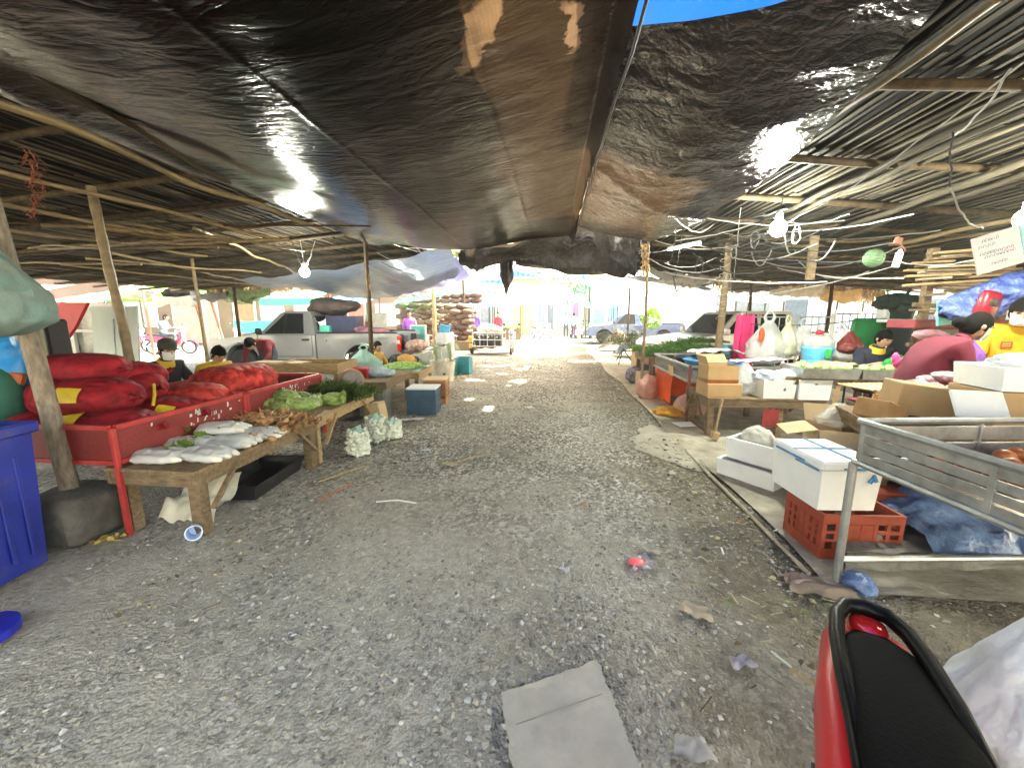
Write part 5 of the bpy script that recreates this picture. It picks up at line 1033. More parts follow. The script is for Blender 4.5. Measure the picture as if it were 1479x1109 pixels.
# meat/fruit table in front of the bending person
table((3.42, 3.42, 0), 1.5, .80, .78, 'stall table covered with a dark red sheet under the bagged red goods', R(78), m=wood, brace=False)
mb = MB(); mb.grid(lambda u, v: (-.75+1.5*u, -.40+.8*v, .012+.012*nz(u*7, v*7)), 20, 14); solo('sheet', mb, M('dark_red_sheet', (.20, .02, .035), .6, var=.4), 'dark red plastic sheet spread on the stall table', 'sheet', (3.42, 3.42, .785), R(-12), smooth=180)
redg = M('bagged_red_goods', (.42, .05, .08), .25, var=.7, sc=12, col2=(.75, .6, .62), bump=.5, bsc=16, orand=.15)
for i, (px, py, Y, s) in enumerate([(1325, 556, 3.6, 1), (1350, 560, 3.5, .9), (1372, 545, 3.7, 1.1), (1385, 562, 3.35, .9), (1340, 549, 3.8, 1)]):
    mb = MB(); mb.ell((0, 0, 0), (.10*s, .07*s, .045*s), 16, 9, amp=.3, fr=14, sd=i*2); o = D(px, py, Y); o.z = max(o.z, .84); solo('bagged_goods', mb, redg, ['clear bag of red goods at the left of the red sheet', 'clear bag of red goods at the table edge above the brown carton', 'clear bag of red goods under the large foam box', 'clear bag of red goods at the front beside the leaning white lid', 'clear bag of red goods farthest back below the bending person'][i], 'bag', o, i, 'clear bags of red goods on the dark red sheet', smooth=180)
carton((2.86, 3.26, .80), (.50, .28, .23), R(-14), 'big brown carton tilted in front of the red sheet table', None, tilt=7)
carton((2.50, 3.22, .76), (.26, .22, .14), R(24), 'smaller brown carton left of the big tilted one', M('orange_card', (.48, .27, .11), .8), tilt=20)
table((2.75, 3.30, 0), .62, .8, .76, 'hidden low bench under the two brown cartons', R(74), 'bench', planks=3, brace=False)
foambox((3.24, 2.95, 1.07), (.66, .42, .15), R(-10), 'long white foam box raised at the right edge of the picture', False, None)
carton((3.27, 2.98, .80), (.7, .4, .26), R(-8), 'wide brown carton carrying the long white foam box')
mb = MB(); mb.ell((0, 0, 0), (.24, .15, .06), 20, 9, amp=.4, fr=9); solo('plastic_bag', mb, bagW, 'white plastic bag on top of the long white foam box', 'plastic bag', (3.24, 2.98, 1.24), smooth=180)
mb = MB(); mb.box((0, 0, 0), (.27, .02, .19), rotm(-34, 0, -12), bev=.008); mb.box((0, -.0, .0), (.23, .024, .15), rotm(-34, 0, -12)); solo('foam_lid', mb, foam, 'white foam lid leaning against the wide brown carton', 'foam lid', D(1414, 584, 2.78))  # loose lid of a foam box
# standing person helpers: cabinet with two framed pictures, planks pile etc
t = thing('cabinet', 'black cabinet with two small framed pictures behind the seated woman', 'cabinet', D(1345, 520, 6.6)*1, 0); t.location.z = 0; mb = MB(); mb.box((0, 0, .72), (1.0, .4, 1.44), bev=.01); mb.build('body', blackp, t)
for s in (-.18, .06):
    mb = MB(); mb.box((s, -.206, 1.14), (.19, .012, .26)); mb.build('picture_frame', M('tan_frame', (.45, .32, .2), .6), t); mb = MB(); mb.box((s, -.214, 1.14), (.13, .006, .2)); mb.build('picture', M('grey_picture', (.2, .16, .13), .6, var=.8, sc=14), t)
mb = MB(); mb.box((0, 0, 0), (1.15, .5, .05), bev=.01); solo('table_board', mb, white, 'white board laid over the black cabinet', 'board', t.location+Vector((-.1, 0, 1.47)))
t = thing('chair', 'green backed chair behind the seated woman', 'chair', D(1253, 470, 7.0), 0); t.location.z = 0; mb = MB(); mb.box((0, 0, 1.2), (.52, .07, .62), rotm(8, 0, 0), bev=.03); mb.build('backrest', M('dark_green_vinyl', (.012, .16, .05), .5), t); mb = MB(); mb.box((0, -.25, .5), (.5, .5, .07), bev=.02); mb.build('seat', M('dark_green_vinyl'), t)
for sx in (-1, 1):
    for y in (-.45, -.02): mb = MB(); mb.tube([(sx*.22, y, 0), (sx*.22, y, .9 if y > -.1 else .47)], .018, 6); mb.build('leg', blackp, t)
mb = MB(); mb.box((0, 0, 0), (.3, .2, .46), bev=.02); solo('foam_board', mb, foam, 'small white box standing on the cabinet behind the woman', 'box', D(1283, 465, 7.3))
# dark hanging plant-like bundle
t = thing('hanging_bundle', 'dark bundle of net hanging upside down from the right roof', 'net bundle', D(1304, 425, 7.2), 0); mb = MB(); rs = random.Random(3); mb.ell((0, 0, -.12), (.34, .24, .13), 18, 10, amp=.4, fr=7); mb.tube([(0, 0, -.1), (.02, 0, -.3), (.0, 0, -.55), (-.02, 0, -.85)], [.27, .17, .14, .17], 14); mb.build('net', M('dark_green_net', (.015, .03, .022), .8, var=.6, sc=9), t, smooth=180); mb = MB(); mb.tube([(.05, 0, -.05), (.2, .02, .35), (.3, .05, .75)], .025, 6); mb.build('rope', rubber, t)
for s, lab in (((.32, -.3), 'upper white bulb glimpsed beside the dark net bundle'), ((.30, -.5), 'lower white bulb glimpsed beside the dark net bundle')):
    mb = MB(); mb.ell((0, 0, 0), (.06, .06, .07), 12, 9); solo('bulb', mb, M('far_glow_bulb', (1, 1, 1), emit=(1, .97, .9), estr=4), lab, 'bulb', D(1304, 425, 7.2)+Vector((s[0], 0, s[1])))
# planks pile on a frame at right
t = thing('plank_rack', 'dark timber rack frame holding stored planks under the right roof', 'rack', (0, 0, 0)); mb = MB()
for px in (1330, 1440): p = D(px, 470, 5.6); mb.box((p.x, p.y, (p.z+.6)/2+.3), (.08, .08, 2.1))
mb.build('upright', wood, t); mb = MB(); a = D(1320, 440, 5.6); b = D(1500, 452, 5.6)
for z in (.0, -.25, -.5): mb.bar(a+Vector((0, 0, z)), b+Vector((0, 0, z)), .05)
mb.build('rail', wood, t); rs = random.Random(12)
for i in range(34):
    x0 = rs.uniform(1305, 1400); y0 = 365+i*2.7+rs.uniform(-3, 3); x1 = x0+rs.uniform(50, 150); sl_ = rs.uniform(-.10, .02)
    mb = MB(); Y = rs.uniform(5.3, 5.8); mb.bar(D(x0, y0, Y), D(x1, y0+(x1-x0)*sl_, Y-.2), .10, .028, bev=.004)
    solo('plank', mb, [woodL, wood, M('bleached_plank', (.50, .42, .30), .8, var=.3, stretch=(2, 8, 8))][i % 3], 'sawn plank in the stored pile under the right roof', 'plank', group='sawn planks piled on the rack')
# blue tarp bundle, red bag, boards at right edge
mb = MB(); mb.ell((0, 0, 0), (.50, .26, .15), 24, 14, rotm(0, -22, 0), amp=.55, fr=8); solo('blue_tarp_bundle', mb, M('blue_striped_tarp', (.015, .05, .33), .4, var=.5, sc=3, stretch=(9, 1, 3), bump=.6, bsc=9, bd=.04, col2=(.14, .20, .50)), 'rolled blue and white tarp piled behind the person in yellow', 'tarp', D(1450, 425, 4.6), smooth=180)
mb = MB(); mb.box((0, 0, 0), (.20, .10, .26), rotm(6, 8, 15), bev=.03); mb.box((0, -.03, .02), (.14, .06, .10), rotm(6, 8, 15), m=1, bev=.02); solo('red_packet', mb, [M('red_shiny_bag', (.26, .012, .025), .35, var=.6, sc=9), M('dark_print', (.06, .05, .04), .5, var=.8, sc=20)], 'shiny red packet standing before the rolled blue tarp', 'packet', D(1426, 440, 4.4), smooth=180)
for i, (px, py, w, h, rr, m, lab) in enumerate([(1382, 447, .34, .26, 20, M('mint_white', (.68, .74, .70), .6), 'white board tilted behind the bending person'), (1365, 452, .16, .26, -8, M('aqua_board', (.15, .55, .50), .5), 'aqua package left of the tilted white board'), (1441, 428, .2, .2, -15, foam, 'white packet above the person in yellow'), (1476, 425, .2, .16, 10, foam, 'white packet at the right edge above the person in yellow')]):
    mb = MB(); mb.box((0, 0, 0), (w, .03, h), rotm(0, rr, 0), bev=.006); solo('board', mb, m, lab, 'board', D(px, py, 4.8))
mb = MB(); mb.box((0, 0, 0), (1.1, .4, .10), bev=.01); solo('shelf', mb, M('maroon_shelf', (.2, .03, .04), .6), 'maroon shelf behind the bending person', 'shelf', D(1370, 468, 5.4))
mb = MB(); mb.ell((0, 0, 0), (.16, .12, .06), 20, 10, amp=.45, fr=11); solo('pink_bundle', mb, M('pink_white_bundle', (.60, .30, .36), .7, var=.4), 'pink and white cloth bundle left of the bending person', 'cloth', D(1345, 483, 5.2), smooth=180)
hangbag('plastic_bag', 'violet plastic bag between the bending person and the one in yellow', D(1397, 508, 4.3), .24, .26, .2, M('violet_bag', (.34, .16, .72), .4, bump=.6, bsc=14, trans=.35), 61, False)
hangbag('plastic_bag', 'maroon plastic bag on the floor left of the seated woman', D(1227, 495, 6.3), .3, .34, .26, M('maroon_bag', (.13, .02, .018), .4, bump=.6, bsc=14), 62, False)
# steel cart with slatted sides ----------------------------------------------
t = thing('push_cart', 'steel push cart with slatted sides holding red produce', 'cart', (1.70, 2.30, 0), R(6)); CW, CL = 1.35, 1.25
for (x, y) in ((0, 0), (CW, 0), (0, -CL), (CW, -CL)): mb = MB(); mb.tube([(x, y, 0), (x, y, .74)], .022, 10); mb.build('leg', steel, t)
def slatside(a, b, z0, z1, n, nm, posts=3):
    a = Vector(a); b = Vector(b); mb = MB()
    for z in (z0, z1): mb.tube([a+Vector((0, 0, z)), b+Vector((0, 0, z))], .019, 8)
    for i in range(n): mb.bar(a.lerp(b, .01)+Vector((0, 0, z0+(z1-z0)*(i+.75)/(n+.5))), a.lerp(b, .99)+Vector((0, 0, z0+(z1-z0)*(i+.75)/(n+.5))), .008, (z1-z0)/(n+.5)*.80)
    mb.build(nm, steel, t)
    for i in range(posts): mb = MB(); p = a.lerp(b, (i+.06)/(posts-1+.12)); mb.bar(p+Vector((0, 0, z0)), p+Vector((0, 0, z1)), .024, .014); mb.build('stay', steel, t)
slatside((0, 0, 0), (0, -CL, 0), .75, .98, 4, 'slatted_side'); slatside((0, 0, 0), (CW, 0, 0), .75, .98, 2, 'slatted_end'); slatside((CW, 0, 0), (CW, -CL, 0), .75, .98, 4, 'slatted_side'); slatside((0, -CL, 0), (CW, -CL, 0), .75, .98, 2, 'slatted_end')
mb = MB(); mb.tube([(0, 0, .15), (CW, 0, .15)], .018, 8); mb.tube([(0, -CL, .15), (CW, -CL, .15)], .018, 8); mb.tube([(CW, 0, .15), (CW, -CL, .15)], .018, 8); mb.build('lower_rail', steel, t)
mb = MB(); mb.box((CW/2, -CL/2, .735), (CW-.04, CL-.04, .012)); mb.build('deck', M('stained_deck', (.10, .07, .045), .8, var=.5, sc=6), t)
tomR = M('red_orange_produce', (.42, .07, .02), .4, var=.5, sc=9, orand=.3, col2=(.60, .22, .06)); mb = MB(); mb.ell((0, 0, 0), (.045, .04, .036), 12, 9); rmesh = mb.mesh('red_produce', tomR, 180); rs = random.Random(9)
for i in range(90):
    x = .75+rs.uniform(-.42, .5); y = -.42+rs.uniform(-.4, .36); o = bpy.data.objects.new('tomato', rmesh); COL.objects.link(o); v = Matrix.Rotation(R(6), 3, 'Z') @ Vector((x, y, 0)); o.location = (1.70+v.x, 2.30+v.y, .775+rs.choice((0, 0, .05))); o.rotation_euler = (rs.uniform(0, 3), 0, rs.uniform(0, 6))
    tag(o, 'red orange tomato heaped on the deck of the steel push cart', 'tomato', 'red tomatoes on the push cart')
blueW = M('blue_white_plastic', (.012, .05, .26), .3, var=.6, sc=2.4, stretch=(3, 1, 3), bump=.6, bsc=7, bd=.04, col2=(.22, .36, .62), trans=.06)
mb = MB(); mb.grid(lambda u, v: (-.55+1.1*u, -.38+.7*v+.05*nz(u*4, v*4), .06+.28*math.sin(pi*min(1, u*1.0+.1))*math.sin(pi*v)+.07*nz(u*6, v*6, 2)+.05*nz(u*14, v*14, 3)), 40, 30); solo('plastic_sheet', mb, blueW, 'heap of blue and white plastic sheets under the steel cart', 'sheet', (2.84, 2.84, .08), R(8), smooth=180)
foambox((3.0, 3.12, 0), (.8, .16, .10), R(4), 'long white foam tray on the ground behind the blue plastic heap')
mb = MB(); mb.grid(lambda u, v: (-.6+1.2*u, .03*nz(u*7, v*3), .0+.12*v), 26, 8); mb.grid(lambda u, v: (-.6+1.2*u, .03*nz(u*7, 0)+.3*v, .12+.03*nz(u*6, v*6, 2)), 26, 8); solo('foam_slab', mb, M('dirty_foam', (.10, .095, .08), .75, var=.6, sc=6, dirt=.7, col2=(.26, .26, .23)), 'dirty pale foam slab on the ground under the lower cart rail', 'foam slab', (2.42, 2.47, .01), R(6), smooth=180)
mb = MB(); mb.ell((0, 0, .03), (.08, .07, .06), 16, 9, amp=.5, fr=14); solo('blue_rag', mb, blueW, 'blue and white plastic scrap at the foot of the cart leg', 'plastic scrap', (1.80, 2.26, .0), smooth=180)
mb = MB(); mb.ell((0, 0, .09), (.34, .26, .12), 20, 10, amp=.3, fr=6); solo('dark_sack', mb, M('dark_brown_sack', (.05, .04, .045), .7, var=.6, sc=7), 'dark sack behind the second red crate', 'sack', (2.75, 3.15, .33), smooth=180)
# cardboard on the ground, litter on the right
mb = MB(); 
q = [G(723, 1006), G(862, 958), G(925, 1120), G(742, 1130)]
def cb(u, v, dz):
    p = q[0].lerp(q[1], u).lerp(q[3].lerp(q[2], u), v); e = min(u, 1-u, v)
    return (p.x+.012*nz(v*6, u*2, 3)*(e < .05)+.008*nz(v*23, u*9), p.y+.010*nz(u*7, v*2, 5)*(e < .05), .010+dz+.006*nz(u*3, v*3)+.014*(1-min(1, e/.14))**2*max(0, nz(u*2.4, v*2.4, 8)+.35))
mb.grid(lambda u, v: cb(u, v, .005), 30, 30); mb.grid(lambda u, v: cb(u, v, 0), 30, 30)
t = solo('flattened_carton', mb, M('dusty_cardboard', (.40, .38, .33), .9, var=.2, sc=4, bump=.4, bsc=30, dirt=.35), 'flattened dusty cardboard sheet lying on the gravel nearest the camera', 'cardboard', smooth=60)
mb = MB()
for a, b in ((.34, .0),):
    p = q[0].lerp(q[3], a+.12); r = q[1].lerp(q[2], a-b); mb.tube([p.lerp(r, i/12)+Vector((.006*nz(i, 2), .012*nz(i, 5), .0175)) for i in range(13)], .0022, 4)
mb.build('crease', M('crease_dark', (.26, .24, .20), .9), t)
p = G(918, 815); t = thing('candy_wrapper', 'bright pink packet in clear violet plastic lying in mid aisle', 'packet', p, .3); mb = MB(); mb.ell((0, 0, .02), (.055, .04, .012), 16, 8); mb.build('packet', M('coral_pink', (.75, .10, .12), .4), t, smooth=180); mb = MB(); mb.grid(lambda u, v: (-.05+.16*u, -.07+.14*v, .016+.03*nz(u*5, v*5, 4)), 10, 10); mb.build('wrapper', M('violet_film', (.40, .33, .44), .25, clear=.45), t, smooth=180)
for i, (px, py, ln, ang, lab, m) in enumerate([(1127, 958, .09, 120, 'pale green straw on the ground before the red motorbike', M('pale_green_straw', (.6, .7, .6), .4)), (1160, 985, .1, 130, 'yellowish stick beside the pale green straw', stalk), (1043, 800, .07, 80, 'short white stick right of the pink packet', white), (1067, 757, .05, 110, 'orange cigarette-like stub near the kerb', M('orange_string')), (842, 731, .07, 50, 'tiny orange strip in mid aisle', M('orange_string')), (1120, 770, .05, 30, 'white scrap strip beside the red crate corner', white)]):
    mb = MB(); mb.tube([(-ln/2, 0, .024), (ln/2, 0, .026)], .005, 6); solo('litter_strip', mb, m, lab, 'litter', G(px, py), R(ang))
for i, (px, py, s, c, lab) in enumerate([(1005, 885, .12, (.34, .28, .21), 'brown card scrap in the dirt left of the motorbike'), (1185, 850, .24, (.30, .22, .16), 'torn brown sheet in the dirt before the cart leg'), (1150, 838, .12, (.34, .24, .2), 'pinkish card scrap above the torn brown sheet'), (940, 795, .09, (.33, .31, .26), 'grey leaf behind the pink packet'), (1070, 960, .08, (.33, .31, .36), 'greyish violet film scrap near the straws'), (815, 825, .05, (.5, .5, .52), 'small pale scrap left of the pink packet'), (1000, 1085, .10, (.36, .35, .34), 'crumpled white scrap at the bottom of the picture'), (970, 685, .06, (.42, .4, .33), 'dry tan leaf at the kerb')]):
    mb = MB(); mb.grid(lambda u, v: ((u-.5)*s*1.5*(1-.3*v), (v-.5)*s*.8*(1+.3*nz(u*4, i)), .018+.025*nz(u*3, v*3, i)), 9, 7); solo('litter_scrap', mb, M('scrapr_%s' % 'abcdefgh'[i], c, .85, var=.25, dirt=.3), lab, 'litter', G(px, py), rnd.uniform(-.6, .6), smooth=180)
# ================================================================ VEHICLES
XZ = Matrix(((1, 0, 0, 0), (0, 0, 1, 0), (0, 1, 0, 0), (0, 0, 0, 1)))     # local xy polygon -> xz plane, extruded along y
def bevprism(poly, h0, h1, off, seg=3):
    bm = bmesh.new(); lo = [bm.verts.new((x, h0, z)) for x, z in poly]; hi = [bm.verts.new((x, h1, z)) for x, z in poly]; n = len(poly)
    bm.faces.new(lo); bm.faces.new(hi[::-1])
    for i in range(n): bm.faces.new((lo[i], hi[i], hi[(i+1) % n], lo[(i+1) % n]))
    bmesh.ops.recalc_face_normals(bm, faces=bm.faces)
    if off:
        ed = [e for e in bm.edges if abs(e.verts[0].co.y-e.verts[1].co.y) < 1e-6]
        bmesh.ops.bevel(bm, geom=ed, offset=off, segments=seg, affect='EDGES', profile=.6, clamp_overlap=True)
    bm.verts.index_update(); mb = MB(); mb.add([v.co.copy() for v in bm.verts], [[v.index for v in f.verts] for f in bm.faces]); bm.free(); return mb
def arch(xc, zc, r, n=12): return [(xc+r*math.cos(a), zc+r*math.sin(a)) for a in [math.pi*(1-i/n) for i in range(n+1)]]
def wheel(parent, c, r, w, rimm, name='wheel'):
    mb = MB(); mb.lathe([(r*.62, -w/2), (r*.93, -w/2), (r, -w*.32), (r, w*.32), (r*.93, w/2), (r*.62, w/2), (r*.6, 0)], 30, (0, 0, 0), rotm(90, 0, 0))
    o = mb.build(name, rubber, parent, c)
    mb = MB(); mb.lathe([(.001, -w*.30), (r*.18, -w*.34), (r*.22, -w*.2), (r*.55, -w*.26), (r*.62, -w*.45), (r*.62, w*.45), (r*.55, w*.26), (.001, w*.3)], 26, (0, 0, 0), rotm(90, 0, 0))
    for i in range(6): a = i*pi/3; mb.box((r*.38*math.cos(a), 0, r*.38*math.sin(a)), (r*.42, w*.58, r*.1), rotm(0, -math.degrees(a), 0))
    mb.build('rim', rimm, o); return o
lampR_ = M('red_lamp', (.5, .01, .012), .15, coat=.5, var=.2); lampC = M('clear_lamp', (.62, .64, .66), .08, metal=.4, var=.2); tire_dark = M('arch_black', (.01, .01, .01), .9)
def pickup(loc, rz, label, paint, double=False, tail_open=False, writing=False):
    t = thing('pickup_truck', label, 'pickup truck', loc, R(rz)); W = .86; xb = -1.15 if double else -.36; wr, wf = -1.52, 1.55
    fr = [(xb, .44)] + ([(wf-.46, .44)] + arch(wf, .40, .43) + [(wf+.46, .44)]) + [(2.40, .44), (2.50, .58), (2.49, .80), (2.40, .93), (1.9, 1.0), (1.12, 1.08), (xb, 1.06)]
    mb = bevprism(fr, -W, W, .05)
    bed = [(-2.5, .50)] + [(wr-.47, .46)] + arch(wr, .40, .44) + [(wr+.47, .46)] + [(xb-.03, .46), (xb-.03, 1.10), (-2.5, 1.12)]
    for s in (-1, 1): q = bevprism(bed, *((W-.07, W-.004) if s > 0 else (-W+.004, -W+.07)), .018, 2); mb.add(q.v, q.f)
    mb.box(((xb-.03-2.49)/2, 0, .60), (abs(-2.49-xb+.05), 1.56, .05)); mb.box((xb-.06, 0, .83), (.05, 1.57, .5)); mb.build('body', paint, t)
    # greenhouse
    x0, x1, r0, r1 = xb+.02, 1.15, xb+.16, .48; w0, w1 = .80, .64; zb, zt = 1.05, 1.66
    def gp(x, z, s): k = (z-zb)/(zt-zb); return Vector((x, s*(w0+(w1-w0)*k), z))
    side = [(x0, zb), (x1, zb), (r1+.10, zt-.05), (r1-.05, zt), (r0+.05, zt), (r0, zt-.06)]
    mb = MB(); vs = [gp(x, z, -1) for x, z in side]+[gp(x, z, 1) for x, z in side]; n = len(side)
    mb.add(vs, [tuple(range(n)), tuple(range(n, 2*n))[::-1]]+[(i, n+i, n+(i+1) % n, (i+1) % n) for i in range(n)]); mb.build('cab', paint, t, smooth=30)
    def pane(nm, pts): mb = MB(); mb.add(pts, [tuple(range(len(pts)))]); q = [p*1 for p in pts]; return mb.build(nm, glassD, t, smooth=0)
    e = .006
    for s in (-1, 1):
        o = Vector((0, s*e, .001)); P = lambda x, z: gp(x, z, s)+o
        def slab(nm, pts): 
            mb = MB(); k = len(pts); b = [p-Vector((0, s*.02, 0)) for p in pts]; mb.add(pts+b, [tuple(range(k)), tuple(range(k, 2*k))[::-1]]+[(i, (i+1) % k, k+(i+1) % k, k+i) for i in range(k)]); mb.build(nm, glassD, t, smooth=0)
        if double: slab('side_window', [P(.95, 1.10), P(.45, 1.58), P(.02, 1.58), P(.02, 1.10)]); slab('side_window', [P(-.06, 1.10), P(-.06, 1.58), P(-.80, 1.58), P(-.95, 1.10)])
        else: slab('side_window', [P(.97, 1.10), P(.46, 1.60), P(.0, 1.60), P(-.05, 1.10)])
    wf0 = [Vector((x1-.02, -.70, zb+.05)), Vector((x1-.02, .70, zb+.05)), Vector((r1+.14, .60, zt-.09)), Vector((r1+.14, -.60, zt-.09))]; nrm = Vector((.6, 0, .5)).normalized()
    mb = MB(); a = [p+nrm*.012 for p in wf0]; b = [p-nrm*.02 for p in wf0]; mb.add(a+b, [(0,1,2,3),(7,6,5,4),(0,1,5,4),(1,2,6,5),(2,3,7,6),(3,0,4,7)]); mb.build('windscreen', glassD, t, smooth=0)
    mb = MB(); mb.box((x0+.045, 0, 1.36), (.02, 1.22, .36), rotm(0, 13, 0)); mb.build('rear_window', glassD, t)
    for s in (-1, 1):
        for k, (a, b) in enumerate([(xb+.08, 1.12)] if not double else [(.0, 1.12), (xb+.1, -.04)]):
            mb = MB(); y = s*(W+.001)
            for (c, d) in (((a, y, .80), (.012, .006, .52)), ((b, y, .80), (.012, .006, .52)), (((a+b)/2, y, .53), (b-a, .006, .012))): mb.box(c, d)
            o = mb.build('door', tire_dark, t); mb = MB(); mb.box((a+.16, s*(W+.012), .95), (.20, .03, .05), bev=.012); mb.build('handle', blackp, o)
        mb = MB(); mb.ell((1.02, s*(W+.09), 1.16), (.05, .10, .085), 12, 8, p=.7); mb.bar((1.0, s*W, 1.09), (1.02, s*(W+.06), 1.13), .04); mb.build('mirror', paint if double else blackp, t)
        for xc in (wf, wr): wheel(t, (xc, s*(W-.10), .355), .355, .23, M('alloy', (.42, .43, .44), .35, metal=.7))
        for xc in (wf, wr):                                # arch lips
            mb = MB(); mb.tube([(x, s*(W-.005), z) for x, z in arch(xc, .40, .455, 14)], .028, 6); mb.build('arch_flare', paint, t, smooth=80)
            mb = MB(); mb.lathe([(.001, -.12), (.425, -.12), (.425, .12), (.001, .12)], 24, (xc, s*(W-.27), .40), rotm(90, 0, 0)); mb.build('wheel_well', tire_dark, t)
        mb = MB(); mb.box((2.41, s*.66, .80), (.16, .34, .15), rotm(0, -12, -14*s), bev=.03); mb.build('headlight', lampC, t)
        mb = MB(); mb.box((-2.49, s*(W-.035), .86), (.10, .085, .38), bev=.015); mb.build('tail_light', lampR_, t); 
        mb = MB(); mb.box((-2.47, s*(W-.033), .90), (.11, .09, .10), bev=.01); mb.build('reverse_light', lampC, t)
    mb = MB(); mb.box((2.48, 0, .52), (.14, 1.70, .20), bev=.05); mb.build('front_bumper', paint, t); mb = MB(); mb.box((2.49, 0, .78), (.05, .9, .13), bev=.01)
    for k in range(3): mb.box((2.515, 0, .74+.04*k), (.02, .88, .012))
    mb.build('grille', chrome, t); mb = MB(); mb.box((-2.58, 0, .50), (.12, 1.6, .14), bev=.03); mb.build('rear_bumper', chrome, t)
    mb = MB()
    if tail_open: mb.box((-2.78, 0, .66), (.52, 1.5, .05), bev=.012)
    else: mb.box((-2.49, 0, .86), (.05, 1.5, .50), bev=.012)
    mb.build('tailgate', paint, t); mb = MB()
    for s in (-1, 1): mb.box(((xb-2.5)/2, s*(W-.035), 1.125), (abs(-2.5-xb)-.1, .085, .04), bev=.01)
    mb.build('bed_rail', blackp, t)
    if writing:
        mb = MB(); y = W+.002
        pts = [(-2.02, .985), (-1.99, 1.01), (-1.975, .975), (-1.93, 1.0), (-1.92, .975), (-1.89, 1.0), (-1.87, .975), (-1.83, 1.0), (-1.81, .98), (-1.78, 1.0), (-1.76, .975), (-1.72, .99)]
        mb.tube([(x-.22, y, z) for x, z in pts], .006, 5); mb.build('lettering', M('dark_lettering', (.05, .05, .07), .5), t)
        mb = MB(); mb.box((-.70, W+.001, .93), (.14, .006, .15)); mb.build('fuel_flap_line', paint, t); mb = MB(); mb.lathe([(.001, -.01), (.02, -.01), (.02, .01), (.001, .01)], 10, (-.66, W, .93), rotm(90, 0, 0)); mb.build('lock', blackp, t)
    return t
silver = M('silver_paint', (.25, .255, .265), .32, metal=.35, var=.12, sc=1.4, bump=0, coat=.6, dirt=.25, orand=0)
pickup((-6.28, 10.42, 0), 183, 'silver single cab pickup parked on the left with its load and a cloth heap', silver, False, True, True)
pickup((5.05, 11.45, 0), 194, 'beige silver double cab pickup parked on the right behind the greens', M('champagne_paint', (.52, .50, .45), .35, metal=.3, var=.1, bump=0, coat=.6, dirt=.2), True)
pickup((4.6, 23.0, 0), 172, 'hazy dark blue pickup parked at the far right of the aisle', M('dark_blue_paint', (.15, .19, .32), .35, metal=.3, bump=0, coat=.6), False)
pickup((5.6, 28.5, 0), 190, 'white pickup on the sunlit road beyond the blue one', white, True)
pickup((11.2, 14.6, 0), 176, 'white pickup outside the right shed beyond the wire panels', M('white_car_paint', (.72, .73, .74), .3, bump=0, coat=.5), True)
# load of the left pickup
mb = MB(); mb.ell((0, 0, 0), (.62, .5, .22), 26, 14, amp=.4, fr=4); solo('covered_load', mb, M('dark_brown_cover', (.07, .05, .045), .8, var=.5, bump=.5, bsc=9), 'dark cloth heap on top of the silver pickup cab', 'cloth', (-5.85, 10.5, 1.78), smooth=180)
crate((-5.35, 10.15, 1.12), (.78, .5, .42), M('navy_box', (.03, .035, .09), .5, var=.3), 'navy crate standing high in the silver pickup bed behind the cab', R(2), False)
crate((-5.35, 10.15, .64), (.76, .5, .46), M('maroon_box', (.09, .035, .04), .5, var=.3), 'dark crate under the navy one in the pickup bed', R(2), False)
mb = MB(); mb.box((0, 0, 0), (.26, .2, .2), bev=.02); solo('green_can', mb, M('mint_can', (.08, .48, .38), .4), 'mint green can beside the navy crate in the pickup bed', 'can', (-5.72, 9.85, 1.2))
mb = MB(); mb.ell((0, 0, 0), (.5, .3, .14), 20, 10, amp=.4, fr=6); solo('cloth', mb, M('blue_red_cloth', (.15, .16, .4), .7, var=.8, sc=6, col2=(.6, .25, .3)), 'blue and pink cloth heap in the middle of the pickup bed', 'cloth', (-4.7, 10.1, 1.12), smooth=180)
mb = MB(); mb.ell((0, 0, .08), (.26, .36, .16), 20, 12, amp=.3, fr=9); solo('garlic_heap', mb, M('pinkish_bulbs', (.48, .25, .24), .6, var=.5, sc=14, vor=18, col2=(.68, .48, .42)), 'pinkish bulbs heaped on the lowered tailgate', 'vegetables', (-3.42, 10.05, .70), smooth=180)
mb = MB(); mb.box((0, 0, .2), (.34, .3, .4), bev=.02); mb.box((.42, 0, .22), (.16, .3, .44), bev=.02); solo('black_crate', mb, blackp, 'black crate and can standing in the tailgate opening', 'crate', (-3.95, 10.3, .66))
mb = MB(); mb.ell((0, 0, 0), (.34, .2, .14), 18, 10, amp=.5, fr=8); solo('black_bag', mb, M('black_white_bag', (.02, .02, .02), .3, var=.9, sc=8, bump=.5, bsc=14), 'crumpled black bag below the pickup tailgate', 'bag', (-3.6, 9.55, .46), smooth=180)
mb = MB(); mb.box((0, 0, 0), (1.15, .02, .34), rotm(0, -16, 0), bev=.004); solo('board', mb, M('grey_green_board', (.35, .38, .33), .6), 'slanting grey board below the pickup tailgate', 'board', (-3.45, 9.75, .36), R(8))
mb = MB(); mb.box((0, 0, 0), (.62, .05, .52), rotm(-10, 0, 0), bev=.01); solo('chair_back', mb, M('chair_back', (.52, .5, .44), .6), 'cream chair back standing at the right of the pickup crates', 'panel', (-4.85, 10.9, 1.35))  # the back of a chair
